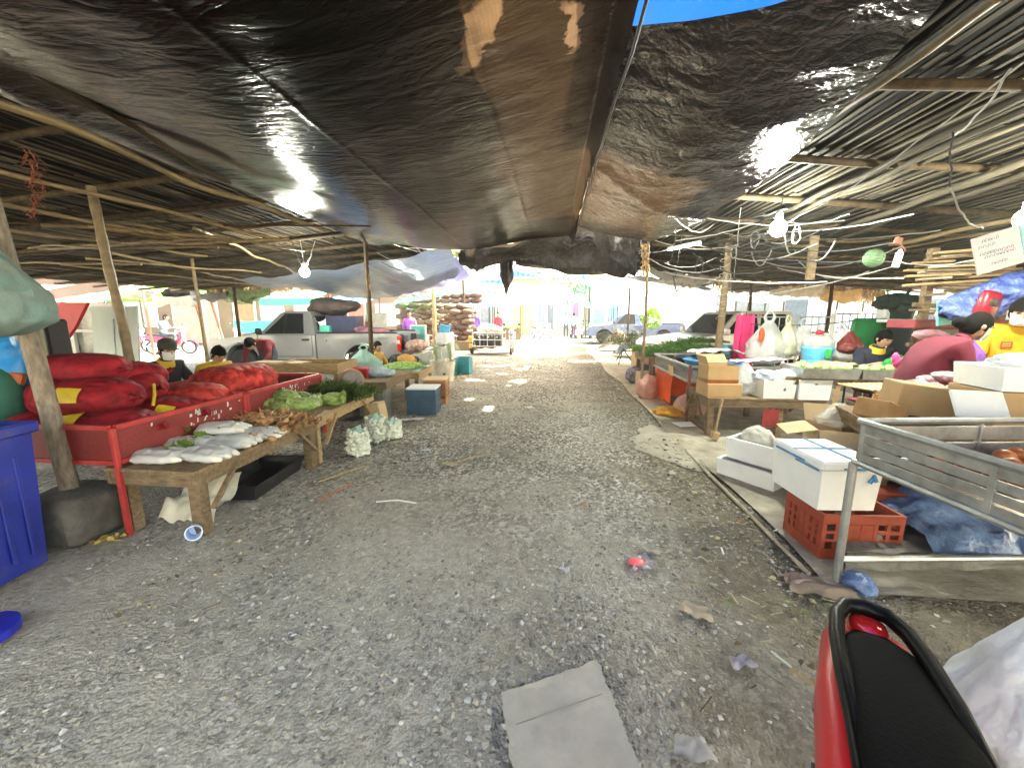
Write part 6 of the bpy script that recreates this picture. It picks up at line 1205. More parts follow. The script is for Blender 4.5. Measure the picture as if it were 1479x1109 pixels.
# ---- underbone motorbike (generic) -----------------------------------
def motorbike(loc, rz, label, paint, group=None, name='motorbike'):
    t = thing(name, label, 'motorbike', loc, R(rz), group)
    for x in (.62, -.6):
        o = MB(); o.lathe([(.21, -.03), (.25, -.045), (.28, -.02), (.28, .02), (.25, .045), (.21, .03), (.20, 0)], 24, (0, 0, 0), rotm(90, 0, 0)); w_ = o.build('wheel', rubber, t, (x, 0, .28))
        o = MB(); o.lathe([(.2, -.015), (.212, -.015), (.212, .015), (.2, .015)], 22, (0, 0, 0), rotm(90, 0, 0)); o.lathe([(.001, -.04), (.05, -.04), (.05, .04), (.001, .04)], 12, (0, 0, 0), rotm(90, 0, 0))
        for i in range(8): o.tube([(0, 0, 0), (.2*math.cos(i*pi/4), 0, .2*math.sin(i*pi/4))], .006, 4)
        o.build('rim', chrome, w_)
    mb = bevprism([(-.85, .70), (-.55, .52), (-.1, .34), (.2, .30), (.30, .45), (.46, .72), (.42, .92), (.34, .90), (.30, .62), (.12, .50), (-.05, .58), (-.2, .72), (-.8, .80)], -.10, .10, .03, 2); mb.build('body', paint, t)
    mb = bevprism([(-.72, .76), (-.2, .70), (.0, .70), (-.02, .76), (-.25, .79), (-.70, .86)], -.12, .12, .03, 2); mb.build('seat', blackp, t)
    mb = bevprism(arch(.62, .29, .33, 8)+arch(.62, .29, .31, 8)[::-1], -.05, .05, 0); mb.build('fender', paint, t)
    mb = MB(); mb.tube([(.62, -.06, .28), (.40, -.06, .86)], .022, 7); mb.tube([(.62, .06, .28), (.40, .06, .86)], .022, 7); mb.build('fork', chrome, t)
    mb = MB(); mb.tube([(.26, -.34, 1.0), (.36, -.18, 1.0), (.38, 0, .96), (.36, .18, 1.0), (.26, .34, 1.0)], .016, 7); mb.build('handlebar', blackp, t)
    mb = MB(); mb.ell((.46, 0, .93), (.09, .11, .10), 14, 9); mb.build('headlight', lampC, t); mb = MB(); mb.box((-.86, 0, .72), (.05, .12, .08), bev=.015); mb.build('tail_light', lampR_, t)
    for s in (-1, 1): mb = MB(); mb.tube([(.34, s*.22, 1.0), (.34, s*.28, 1.16)], .007, 5); mb.ell((.34, s*.30, 1.2), (.012, .06, .045), 10, 6); mb.build('mirror', blackp, t)
    mb = MB(); mb.tube([(.05, -.12, .26), (-.3, -.15, .26), (-.85, -.16, .36)], [.02, .035, .04], 8); mb.tube([(-.6, .1, .3), (0, .1, .28)], .02, 6); mb.build('exhaust', chrome, t); return t
motorbike((-1.55, 16.4, 0), -88, 'silver motorbike with a steel sidecar rack parked in the aisle', M('grey_bike_paint', (.30, .31, .32), .35, coat=.4))
t = thing('sidecar', 'steel cage sidecar holding dark crates beside the silver motorbike', 'sidecar', (-2.45, 16.3, 0)); mb = MB()
for z in (.34, .60, .86):
    for y in (-.55, .65): mb.tube([(-.62, y, z), (.58, y, z)], .02, 6)
    for x in (-.62, .58): mb.tube([(x, -.55, z), (x, .65, z)], .02, 6)
for i in range(5): mb.tube([(-.62+.3*i, -.55, .34), (-.62+.3*i, -.55, .86)], .016, 6)
for y in (-.55, .65):
    for x in (-.62, .58): mb.tube([(x, y, .3), (x, y, .95)], .022, 6)
mb.build('cage', M('bright_steel', (.6, .6, .58), .35, metal=.6), t); mb = MB(); mb.box((0, .05, .33), (1.2, 1.15, .03)); mb.build('deck', wood, t)
mb = MB(); mb.lathe([(.001, -.045), (.23, -.05), (.26, -.02), (.26, .02), (.23, .05), (.001, .045)], 22, (-.74, -.05, .26), rotm(90, 0, 90)); mb.build('wheel', rubber, t); mb = MB(); mb.box((-.74, -.22, .60), (.18, .18, .24), bev=.03); mb.box((-.74, -.34, .34), (.14, .05, .2), bev=.02); mb.build('mudguard', M('yellow_plastic', (.62, .36, .03), .5), t)
for i in range(3): 
    mb = MB(); mb.box((0, 0, .22), (.30, .5, .44), bev=.02); mb.box((0, -.255, .36), (.08, .01, .05), m=1); solo('crate', mb, [M('black_crate_a', (.02, .025, .028), .5), white], ['left', 'middle', 'right'][i]+' dark crate riding in the sidecar cage', 'crate', (-2.82+.36*i, 16.1, .35))
mb = MB(); mb.ell((0, 0, 0), (.5, .35, .22), 20, 10, amp=.35, fr=6); solo('load', mb, M('pale_load', (.6, .55, .5), .7, var=.4), 'pale bags heaped on the sidecar crates', 'bags', (-2.5, 16.6, .95), smooth=180)
for x, y, rz, c, lab in [(-.9, 26.5, -70, (.6, .6, .62), 'white motorbike parked on the sunlit road behind the sidecar'), (-.3, 27.6, -60, (.5, .5, .55), 'second pale motorbike behind the white one at the road'), (2.0, 27.5, -110, (.65, .65, .65), 'white motorbike parked before the pink cloth at the far shop'), (2.8, 28.4, -100, (.35, .4, .5), 'bluish motorbike at the far right shop corner'), (1.5, 29.3, -95, (.5, .55, .4), 'greenish motorbike before the dark shop door'), (-15.2, 14.8, 20, (.45, .02, .10), 'red motorbike ridden past the left opening'), (-17.6, 15.4, 8, (.5, .08, .22), 'pink motorbike parked outside the left opening'), (-13.2, 16.3, 170, (.6, .6, .6), 'white motorbike parked outside the left opening')]:
    motorbike((x, y, 0), rz, lab, M('bike_%s' % lab.split()[0], c, .35, coat=.4))
# ---- the red motorbike at the lower right: tail, seat, grab rail -----------
redB = M('red_bike_paint', (.50, .003, .016), .3, var=.1, bump=0, spec=.3, coat=.3, orand=0, dirt=.18)
dv = Vector((-.40, -.92, 0)).normalized(); rzb = math.atan2(dv.y, dv.x)
t = thing('motorbike', 'red underbone motorbike with black seat at the lower right corner', 'motorbike', (.85, 1.03, 0), rzb); t.scale = (1, .80, 1)
def loft(secs, n, mb, close=True):
    """secs: list of (x, half width, z low, z high, squareness)"""
    vs = []; fs = []
    for (x, hw, z0, z1, p) in secs:
        for j in range(n):
            a = 2*pi*j/n; c, s = math.cos(a), math.sin(a); vs.append((x, hw*math.copysign(abs(c)**p, c), (z0+z1)/2+(z1-z0)/2*math.copysign(abs(s)**p, s)))
    for i in range(len(secs)-1):
        for j in range(n): fs.append((i*n+j, i*n+(j+1) % n, (i+1)*n+(j+1) % n, (i+1)*n+j))
    fs += [tuple(range(n)), tuple(range((len(secs)-1)*n, len(secs)*n))[::-1]]; mb.add(vs, fs); return mb
mb = MB(); loft([(-.03, .055, .645, .715, .8), (.02, .115, .60, .738, .75), (.2, .160, .54, .738, .75), (.45, .190, .48, .715, .75), (.75, .20, .44, .70, .75), (1.0, .12, .36, .58, .7), (1.2, .10, .30, .46, .8)], 26, mb); mb.build('tail_cowl', redB, t, smooth=180)
mb = MB(); loft([(.05, .05, .725, .752, .8), (.10, .09, .72, .765, .75), (.35, .122, .71, .785, .7), (.6, .135, .70, .778, .7), (.85, .12, .69, .745, .7), (1.0, .06, .69, .72, .8)], 26, mb); mb.build('seat', M('black_vinyl_seat', (.002, .002, .002), .7, var=.3, bump=.2, bsc=120, spec=.06), t, smooth=180)
mb = MB(); mb.tube([(.46, -.115, .705), (.36, -.117, .745), (.24, -.115, .760), (.12, -.105, .766), (.04, -.088, .768), (-.015, -.055, .769), (-.03, 0, .769), (-.015, .055, .769), (.04, .088, .768), (.12, .105, .766), (.24, .115, .760), (.36, .117, .745), (.46, .115, .705)], .021, 10); mb.build('grab_rail', M('satin_black_rail', (.002, .002, .0022), .4, spec=.15), t, smooth=80)
mb = MB(); mb.ell((.02, 0, .735), (.045, .055, .028), 18, 10, p=.8); mb.build('tail_light', lampR_, t, smooth=80)
for s in (-1, 1):
    mb = MB(); mb.ell((.17, s*.122, .655), (.095, .016, .03), 14, 9); mb.build('indicator', M('clear_lens', (.62, .70, .62), .12, var=.2, coat=.5), t)
    mb = MB(); mb.tube([(.45, s*.13, .40), (.36, s*.22, .36), (.33, s*.30, .35)], [.022, .025, .016], 8); mb.ell((.32, s*.33, .355), (.03, .07, .02), 12, 8, p=.7); mb.build('foot_peg', rubber, t, smooth=80)
    mb = MB(); mb.tube([(.62, s*.10, .26), (.25, s*.14, .50)], .03, 8); mb.build('shock_absorber', chrome, t)
wo = MB(); wo.lathe([(.21, -.035), (.25, -.05), (.285, -.02), (.285, .02), (.25, .05), (.21, .035), (.2, 0)], 26, (0, 0, 0), rotm(90, 0, 0)); w_ = wo.build('wheel', rubber, t, (.52, 0, .285)); wo = MB(); wo.lathe([(.001, -.05), (.05, -.05), (.06, -.01), (.2, -.02), (.212, 0), (.2, .02), (.06, .01), (.05, .05), (.001, .05)], 22, (0, 0, 0), rotm(90, 0, 0)); wo.build('rim', chrome, w_)
wo = MB(); wo.lathe([(.21, -.035), (.25, -.05), (.285, -.02), (.285, .02), (.25, .05), (.21, .035), (.2, 0)], 26, (0, 0, 0), rotm(90, 0, 0)); wo.build('wheel', rubber, t, (1.76, 0, .285))
mb = MB(); loft([(1.15, .10, .28, .45, .8), (1.35, .12, .26, .55, .7), (1.5, .16, .35, .85, .7), (1.6, .12, .6, .96, .8)], 20, mb); mb.build('leg_shield', redB, t, smooth=180); mb = MB(); mb.tube([(1.30, -.34, 1.0), (1.44, -.16, 1.0), (1.47, 0, .97), (1.44, .16, 1.0), (1.30, .34, 1.0)], .017, 8); mb.build('handlebar', blackp, t)
mb = MB(); mb.tube([(.7, .14, .28), (.3, .17, .32), (-.12, .17, .40)], [.025, .04, .045], 10); mb.build('exhaust', chrome, t); mb = MB(); loft([(.10, .06, .50, .58, .7), (-.04, .075, .40, .46, .7), (-.16, .06, .27, .30, .7)], 16, mb); mb.build('mudguard', blackp, t, smooth=80)
hangbag('plastic_bag', 'crumpled white plastic bag at the lower right corner beside the red motorbike', (1.26, 1.0, .54), .40, .56, .32, bagW, 77, False)
# ================================================================ PEOPLE
DEF = dict(pelvis=(0, 0, .94), spine=(0, 0, 1.10), chest=(0, 0, 1.30), neck=(0, 0, 1.45), head=(0, -.015, 1.53),
           shl=(.165, 0, 1.385), ell=(.21, .03, 1.12), wrl=(.20, -.08, .88), hal=(.20, -.10, .80),
           shr=(-.165, 0, 1.385), elr=(-.21, .03, 1.12), wrr=(-.20, -.08, .88), har=(-.20, -.10, .80),
           hil=(.09, 0, .90), knl=(.10, -.02, .50), anl=(.10, .02, .09), tol=(.11, -.14, .04), hir=(-.09, 0, .90), knr=(-.10, -.02, .50), anr=(-.10, .02, .09), tor=(-.11, -.14, .04))
RAD = dict(pelvis=.145, spine=.135, chest=.15, neck=.062, head=.058, shl=.078, shr=.078, ell=.054, elr=.054, wrl=.034, wrr=.034, hal=.030, har=.030, hil=.105, hir=.105, knl=.068, knr=.068, anl=.044, anr=.044, tol=.036, tor=.036)
BON = [('pelvis', 'spine', 'top'), ('spine', 'chest', 'top'), ('chest', 'neck', 'top'), ('neck', 'head', 'skin'), ('chest', 'shl', 'top'), ('shl', 'ell', 'top'), ('ell', 'wrl', 'sleeve'), ('wrl', 'hal', 'skin'),
       ('chest', 'shr', 'top'), ('shr', 'elr', 'top'), ('elr', 'wrr', 'sleeve'), ('wrr', 'har', 'skin'), ('pelvis', 'hil', 'pants'), ('hil', 'knl', 'pants'), ('knl', 'anl', 'pants'), ('anl', 'tol', 'shoe'), ('pelvis', 'hir', 'pants'), ('hir', 'knr', 'pants'), ('knr', 'anr', 'pants'), ('anr', 'tor', 'shoe')]
SIT = dict(pelvis=(0, .05, .50), spine=(0, .05, .66), chest=(0, .0, .86), neck=(0, -.05, 1.0), head=(0, -.09, 1.07), shl=(.17, 0, .94), shr=(-.17, 0, .94), ell=(.23, -.10, .70), elr=(-.23, -.10, .70), wrl=(.10, -.30, .66), wrr=(-.10, -.30, .66), hal=(.06, -.38, .68), har=(-.06, -.38, .68),
           hil=(.10, .02, .48), hir=(-.10, .02, .48), knl=(.13, -.40, .46), knr=(-.13, -.40, .46), anl=(.12, -.40, .09), anr=(-.12, -.40, .09), tol=(.13, -.54, .04), tor=(-.13, -.54, .04))
def cloth(name, c, **k): return M(name, c, .85, var=.18, sc=5, bump=.35, bsc=16, orand=0, **k)
shoeM = M('dark_shoe', (.03, .028, .028), .6); jeans = cloth('dark_trousers', (.035, .04, .06))
def person(label, loc, rz, top, pose=None, pants=None, hair=True, hrot=(0, 0, 0), mask=None, cap=None, collar=None, radd=None, s=1.0, bare=False, bun=False, rscale=1.0, hood=None):
    J = {k: Vector(v) for k, v in DEF.items()}; J.update({k: Vector(v) for k, v in (pose or {}).items()})
    t = thing('person', label, 'person', loc, R(rz)); t.scale = (s, s, s); keys = list(J)
    me = bpy.data.meshes.new('body'); me.from_pydata([J[k] for k in keys], [(keys.index(a), keys.index(b)) for a, b, _ in BON], [])
    o = bpy.data.objects.new('tmp', me); COL.objects.link(o); md = o.modifiers.new('s', 'SKIN'); md.use_smooth_shade = True
    for i, k in enumerate(keys):
        d = me.skin_vertices[0].data[i]; r = (radd or {}).get(k, RAD[k]*rscale if k not in ('head', 'neck') else RAD[k]); d.radius = (r, r*(.78 if k in ('pelvis', 'spine', 'chest') else 1)); d.use_root = (k == 'pelvis')
    sb = o.modifiers.new('b', 'SUBSURF'); sb.levels = 2; sb.render_levels = 2
    bpy.context.view_layer.update(); dg = bpy.context.evaluated_depsgraph_get(); ev = o.evaluated_get(dg).to_mesh()
    mb = MB(); V = [v.co.copy() for v in ev.vertices]; F = [tuple(p.vertices) for p in ev.polygons]
    kind = {'top': 0, 'sleeve': 2 if bare else 0, 'pants': 1, 'skin': 2, 'shoe': 3}
    segs = [(J[a], J[b], kind[c], (RAD[a]+RAD[b])/2) for a, b, c in BON]; mi = []
    for f in F:
        c = sum((V[i] for i in f), Vector())/len(f); best = 9; bk = 0
        for a, b, k_, r in segs:
            ab = b-a; u = max(0, min(1, (c-a).dot(ab)/ab.length_squared)); dd = (c-(a+ab*u)).length-r*.9
            if dd < best: best = dd; bk = k_
        mi.append(bk)
    for v in V:                                            # cloth folds
        v += Vector((noise.noise(v*9), noise.noise(v*9+Vector((3, 0, 0))), noise.noise(v*9+Vector((0, 5, 0)))))*.016; cr_ = 1-3*abs(noise.noise(Vector((v.x*4+v.z*5, v.y*4, v.z*8)))); v += Vector((v.x, v.y+.05, 0)).normalized()*.012*cr_
    mb.v = [tuple(v) for v in V]; mb.f = F; mb.m = mi
    bpy.data.objects.remove(o, do_unlink=True)
    # head with a face, looking along -Y before hrot
    H = rotm(*hrot); hc = J['head']+H @ Vector((0, -.02, .085)); n, k = 28, 22; vs = []; fs = []
    for i in range(k+1):
        th = pi*i/k
        for j in range(n):
            ph = 2*pi*j/n; d = Vector((math.sin(th)*math.cos(ph), math.sin(th)*math.sin(ph), -math.cos(th)))
            x, y, z = d.x*.076, d.y*.096, d.z*.118
            if z < 0: f = 1-.28*(-z/.118)**1.5; x *= f; y = y*f if y > 0 else y*(1-.10*(-z/.118))
            fr = max(0, -d.y)**6
            y -= .022*math.exp(-(x/.013)**2-((z+.012)/.022)**2)*(d.y < 0)+.006*math.exp(-(x/.02)**2-((z+.055)/.012)**2)*(d.y < 0)+.006*math.exp(-((z-.030)/.010)**2)*fr
            y += .010*math.exp(-((abs(x)-.030)/.014)**2-((z-.012)/.013)**2)*(d.y < 0)
            vs.append(hc+H @ Vector((x, y, z)))
    for i in range(k):
        for j in range(n): fs.append((i*n+j, i*n+(j+1) % n, (i+1)*n+(j+1) % n, (i+1)*n+j))
    mb.add(vs, fs, 2)
    for sx in (-1, 1): mb.ell(hc+H @ Vector((sx*.078, .008, -.005)), (.012, .022, .026), 8, 7, H, 2)
    # hands: palm and five bent fingers
    for side, sg in (('l', 1), ('r', -1)):
        w_, h_ = J['wr'+side], J['ha'+side]; d = (h_-w_).normalized(); e = J['el'+side]; nr = d.cross(Vector((sg, 0, 0))); nr = (nr if nr.length > .2 else d.cross(Vector((0, 1, 0)))).normalized(); lat = nr.cross(d).normalized()
        mb.ell(h_+d*.015, (.040, .018, .048), 12, 8, Matrix((lat, nr, d)).transposed(), 2)
        for i, (of, ln) in enumerate(((-.030, .058), (-.010, .070), (.010, .066), (.029, .052))):
            a = h_+lat*of+d*.045; mb.tube([a-d*.01, a+d*ln*.45-nr*.006, a+d*ln*.8-nr*.024, a+d*ln*.95-nr*.040], [.0095, .009, .008, .006], 7, 2)
        a = h_-lat*.034*sg+d*.0; mb.tube([a, a-lat*.024*sg+d*.024, a-lat*.028*sg+d*.050-nr*.012], [.011, .0095, .007], 7, 2)
    mb.build('body', [top, pants or jeans, skin, shoeM], t, smooth=180)
    if hair:
        hb = MB(); vs = []; fs = []; n, k = 26, 14
        for i in range(k+1):
            th = pi*(.5+.5*i/k) if False else pi*i/k
            for j in range(n):
                ph = 2*pi*j/n; d = Vector((math.sin(th)*math.cos(ph), math.sin(th)*math.sin(ph), math.cos(th)))
                lowf = .045 if d.y < -.35 else -.07
                q = Vector((d.x*.086, d.y*.104+.008, d.z*.128+.004)); q.z = max(q.z, .040 if d.y < -.42 else (-.085 if d.y > .1 else -.03)); q *= 1.0+.05*nz(d.x*5, d.y*5, d.z*5)+.035*nz(d.x*16, d.y*16, d.z*6)
                vs.append(hc+H @ q)
        for i in range(k):
            for j in range(n): fs.append((i*n+j, i*n+(j+1) % n, (i+1)*n+(j+1) % n, (i+1)*n+j))
        hb.add(vs, fs)
        if bun: hb.ell(hc+H @ Vector((0, .13, -.02)), (.045, .05, .05), 12, 8, H, amp=.2, fr=20)
        hb.build('hair', hairM, t, smooth=180)
    eb = MB()
    for sx in (-1, 1): eb.ell(hc+H @ Vector((sx*.030, -.078, .010)), (.011, .008, .005), 10, 6, H); eb.box(hc+H @ Vector((sx*.031, -.088, .030)), (.030, .008, .005), H)
    eb.build('eyes', M('dark_eye', (.015, .01, .01), .3), t)
    if not mask: lb = MB(); lb.ell(hc+H @ Vector((0, -.088, -.055)), (.022, .008, .006), 10, 6, H); lb.build('mouth', M('lip', (.32, .12, .10), .5), t)
    else:
        kb = MB()
        def mf(u, v):
            a = (u-.5)*2.5; z = -.100+.108*v; b = math.sin(pi*v); return hc+H @ Vector((math.sin(a)*.080*(1-.2*(1-v)), -math.cos(a)*(.092+.018*b)-.004, z))
        kb.grid(mf, 16, 8); kb.build('face_mask', mask, t, smooth=180)
    if cap:
        cb = MB(); cb.lathe([(.092, .0), (.098, .03), (.09, .08), (.05, .11), (.001, .118)], 22, hc+H @ Vector((0, .005, .04)), H)
        cb.box(hc+H @ Vector((0, -.115, .052)), (.13, .09, .012), H @ rotm(-10, 0, 0), bev=.005); cb.build('cap', cap, t)
    if collar:
        nb = MB(); a = J['neck']; d = (J['head']-J['chest']).normalized(); nb.lathe([(.10, -.035), (.09, .02), (.078, .045), (.07, .03), (.085, -.03)], 20, a, d.to_track_quat('Z', 'Y').to_matrix()); nb.build('collar', collar, t)
    if hood:
        hb = MB(); hb.ell(hc+H @ Vector((0, .02, .04)), (.105, .125, .125), 20, 14, H, amp=.12, fr=14); hb.build('head_scarf', hood, t, smooth=180)
    return t
white_mask = M('white_mask', (.74, .76, .76), .8, var=.05); 
navyJ = cloth('navy_jacket', (.016, .02, .038)); yelJ = cloth('yellow_jacket', (.50, .34, .02)); marJ = cloth('maroon_shirt', (.13, .010, .028)); blkJ = cloth('black_jacket', (.013, .014, .022)); amb = cloth('amber_shirt', (.50, .27, .015)); marHood = cloth('maroon_scarf', (.16, .02, .03))
yc = cloth('yellow_collar', (.55, .38, .05))
# right: woman with a phone, bending person, person in yellow
wp = dict(SIT); wp.update(ell=(.26, -.16, .70), wrl=(.07, -.36, .74), hal=(.03, -.42, .76), elr=(-.26, -.16, .70), wrr=(-.08, -.36, .72), har=(-.05, -.42, .76))
p = D(1266, 487, 6.05)
person('seated woman in a navy jacket looking down at a phone behind the tomatoes', (p.x, p.y, p.z-1.16), -8, navyJ, wp, hrot=(22, 0, 14), collar=yc, rscale=1.08)
mb = MB(); mb.box((0, 0, 0), (.075, .012, .14), rotm(-50, 0, 0), bev=.004); solo('phone', mb, blackp, 'black phone in the hands of the seated woman', 'phone', (p.x+.02, p.y-.47, p.z-1.16+.79))
mb = MB(); mb.ell((0, 0, 0), (.17, .07, .13), 18, 12, amp=.4, fr=9); solo('green_cloth', mb, M('vivid_green_cloth', (.02, .42, .09), .7, bump=.5, bsc=12), 'vivid green cloth on the chest of the seated woman', 'cloth', (p.x+.10, p.y-.30, p.z-1.16+.80), smooth=180)
bend = dict(pelvis=(0, .05, .90), spine=(0, -.01, 1.07), chest=(0, -.13, 1.25), neck=(0, -.25, 1.375), head=(0, -.31, 1.42), shl=(.17, -.16, 1.31), shr=(-.17, -.16, 1.31), ell=(.25, -.20, 1.04), elr=(-.25, -.20, 1.04), wrl=(.19, -.42, .96), wrr=(-.19, -.42, .95), hal=(.17, -.49, .95), har=(-.17, -.49, .94), hil=(.09, .05, .87), hir=(-.09, .05, .87))
stoop = dict(pelvis=(0, .1, .84), spine=(0, -.02, .99), chest=(0, -.20, 1.06), neck=(0, -.34, 1.03), head=(0, -.39, 1.0), shl=(.17, -.24, 1.04), shr=(-.17, -.24, 1.04), ell=(.22, -.30, .78), elr=(-.22, -.30, .78), wrl=(.15, -.46, .62), wrr=(-.15, -.46, .62), hal=(.13, -.52, .57), har=(-.13, -.52, .57), hil=(.09, .1, .82), hir=(-.09, .1, .82))
q = D(1408, 470, 3.95)
person('person in a maroon shirt and face mask bending over the stall', (q.x-.36, q.y+.03, q.z-1.50), 82, marJ, bend, pants=marJ, radd=dict(pelvis=.22, spine=.20, chest=.175, shl=.09, shr=.09, ell=.07, elr=.07), hrot=(24, 0, 0), mask=M('pale_green_mask', (.50, .60, .54), .8), bun=True, rscale=1.12)
lookdown = dict(neck=(0, -.05, 1.44), head=(0, -.10, 1.51), wrl=(.12, -.38, 1.0), hal=(.1, -.45, 1.0), wrr=(-.12, -.38, 1.0), har=(-.1, -.45, 1.0), ell=(.23, -.12, 1.12), elr=(-.23, -.12, 1.12))
q = D(1462, 447, 4.3)
t = person('person in an amber yellow shirt and white face mask at the right edge', (q.x+.06, q.y, q.z-1.60), -38, amb, lookdown, hrot=(26, 0, 0), mask=white_mask, rscale=1.12)
mb = MB(); mb.box((-.05, -.128, 1.27), (.075, .006, .06), bev=.002); mb.box((-.05, -.1315, 1.28), (.05, .004, .008), m=1); mb.box((-.05, -.1315, 1.26), (.05, .004, .008), m=1); mb.build('shirt_emblem', [M('emblem_red', (.45, .04, .02), .6), yc], t)
# left: seated sellers
q = D(234, 508, 4.6); person('seller in a black jacket and dark cap sitting behind the onion racks', (q.x, q.y, q.z-1.13), 70, blkJ, SIT, hrot=(14, 0, 0), mask=white_mask, cap=M('dark_grey_cap', (.05, .05, .045), .8), collar=yc)
q = D(308, 512, 5.1); person('seller in a yellow jacket bowing behind the bright red sack', (q.x, q.y, q.z-1.12), 65, yelJ, SIT, hrot=(34, 0, 0))
q = D(382, 488, 7.3); person('person in a dark maroon top stooping head down beside the pickup', (q.x, q.y, q.z-1.10), 8, marHood, stoop, hrot=(62, 0, 0))
q = D(541, 500, 8.55); person('child in an ochre shirt behind the dark slim post', (q.x, q.y, q.z-1.16), 60, cloth('ochre_shirt', (.42, .26, .08)), SIT, hrot=(6, 0, 0), s=1.0)
# far figures
person('distant person in a violet shirt beside the brown sack stack', (-4.0, 21.5, 0), 10, cloth('violet_shirt', (.14, .06, .55)))
person('distant person in violet and pink standing behind the pickup tail', (-5.2, 14.6, 0), 20, cloth('violet_top', (.35, .12, .60)), pants=cloth('pink_trousers', (.65, .05, .25)))
person('distant person in red near the sidecar load', (-2.9, 22.5, 0), -10, cloth('red_shirt', (.5, .03, .06)))
person('pale distant person among the motorbikes at the far shop', (1.55, 27.0, 0), 160, cloth('pale_shirt', (.6, .58, .55)))
person('pale distant person in a teal hat near the dark shop door', (1.1, 28.6, 0), 0, cloth('pale_shirt_two', (.55, .5, .45)), hood=cloth('teal_hat', (.03, .40, .35)))
ride = dict(SIT); ride.update({k: (v[0], v[1], v[2]+.30) for k, v in SIT.items()}); ride.update(wrl=(.28, -.50, 1.04), wrr=(-.28, -.50, 1.04), hal=(.3, -.56, 1.03), har=(-.3, -.56, 1.03), anl=(.2, -.35, .36), anr=(-.2, -.35, .36), tol=(.2, -.48, .32), tor=(-.2, -.48, .32))
person('rider in grey on the red motorbike outside the left opening', (-15.35, 14.75, .02), 110, cloth('grey_rider', (.12, .14, .18)), ride)
# ================================================================ BEYOND THE SHEDS
# brown net sacks stacked at the left of the aisle, far
brown = M('brown_net_sack', (.09, .042, .026), .7, var=.6, sc=9, bump=.5, vor=14, orand=.35, col2=(.20, .11, .075)); mb = MB(); mb.ell((0, 0, 0), (.30, .20, .13), 16, 10, amp=.22, fr=7, p=.8); bmesh_ = mb.mesh('brown_sack', brown, 180); rs = random.Random(2)
def bsack(x, y, z, lab, gr):
    o = bpy.data.objects.new('onion_sack', bmesh_); COL.objects.link(o); o.location = (x, y, z); o.rotation_euler = (rs.uniform(-.1, .1), rs.uniform(-.12, .12), rs.uniform(-.3, .3)); tag(o, lab, 'sack', gr)
for r in range(7):
    for c in range(6): bsack(-6.75+.56*c+(.28 if r % 2 else 0), 18.0+rs.uniform(-.1, .1), .55+.235*r+rs.uniform(-.02, .02), 'brown net onion sack in the big brick-like stack left of the aisle', 'brown onion sacks in the big far stack')
for r in range(7):
    for c in range(3): bsack(-4.0+rs.uniform(-.05, .05)+.0*c, 18.6+.5*c, .55+.235*r, 'brown net onion sack in the big brick-like stack left of the aisle', 'brown onion sacks in the big far stack')
mb = MB(); mb.box((-5.2, 18.4, .2), (3.7, 1.6, .4), bev=.01); solo('pallet_base', mb, wood, 'low timber platform under the big brown sack stack', 'platform')
for r in range(4):
    for c in range(2): bsack(-3.15+.5*c, 18.0, .2+.235*r, 'pale brown onion sack in the small stack beside the sidecar', 'pale brown sacks in the small stack')
for i in range(14):
    o = bpy.data.objects.new('onion_sack', bmesh_); COL.objects.link(o); o.location = (-6.6+.5*(i % 7), 19.6, 2.25+.24*(i//7)); o.rotation_euler = (0, 0, rs.uniform(-.2, .2)); tag(o, 'reddish sack in the row stacked high behind the brown stack', 'sack', 'reddish sacks piled behind')
sheet('green awning cloth above the big brown sack stack', (-6.9, 17.2, 2.05), (-4.7, 17.2, 2.3), (-6.9, 18.2, 2.35), (-4.7, 18.2, 2.6), M('green_awning', (.04, .40, .16), .6, trans=.4, tcol=(.05, .6, .25)), .05, 61)
# buildings -----------------------------------------------------------
def building(label, x0, x1, y, h, wallm, opens, awn=None, depth=4, name='shop_building'):
    t = thing(name, label, 'building', ((x0+x1)/2, y, 0)); c = (x0+x1)/2; mb = MB(); W = x1-x0
    mb.box((0, depth/2, h/2), (W, depth, h)); mb.build('wall', wallm, t); mb = MB(); mb.box((0, depth/2-.3, h+.08), (W+.6, depth+1.2, .14)); mb.build('roof', M('grey_roof', (.4, .4, .4), .7), t)
    for (nm, ox0, ox1, z0, z1, m) in opens:
        mb = MB(); mb.box(((ox0+ox1)/2-c, -.03, (z0+z1)/2), (ox1-ox0, .06, z1-z0))
        if nm == 'shutter':
            for k in range(int((z1-z0)/.12)): mb.box(((ox0+ox1)/2-c, -.07, z0+.06+.12*k), (ox1-ox0-.04, .025, .07))
        o = mb.build(nm, m, t); mb = MB()
        for xx in (ox0, ox1): mb.box((xx-c, -.045, (z0+z1)/2), (.07, .10, z1-z0+.1))
        mb.box(((ox0+ox1)/2-c, -.045, z1+.03), (ox1-ox0, .10, .07)); mb.build('frame', white, o)
    return t
cream = M('cream_wall', (.42, .39, .33), .9, var=.1, sc=1, dirt=.15); pinkw = M('pinkish_wall', (.17, .10, .08), .9, var=.15, sc=1, dirt=.2)
yS = M('yellow_shutter', (.74, .60, .26), .6); tS = M('teal_door', (.16, .55, .58), .6); dS = M('dark_door', (.10, .13, .17), .5); bS = M('blue_door', (.16, .36, .66), .6); gW = M('window_grey', (.25, .27, .28), .3)
Yb = 33.
X_ = lambda px: D(px, 450, Yb).x
building('cream shop with a yellow shutter and a teal door facing the aisle', X_(715), X_(850), Yb, 4.4, cream, [('shutter', X_(738), X_(773), .05, 2.5, yS), ('door', X_(776), X_(788), .05, 2.5, tS), ('door', X_(790), X_(800), .05, 2.4, dS), ('window', X_(802), X_(811), .7, 2.2, gW), ('door', X_(826), X_(838), .05, 2.6, M('magenta_door', (.65, .10, .35), .6))])
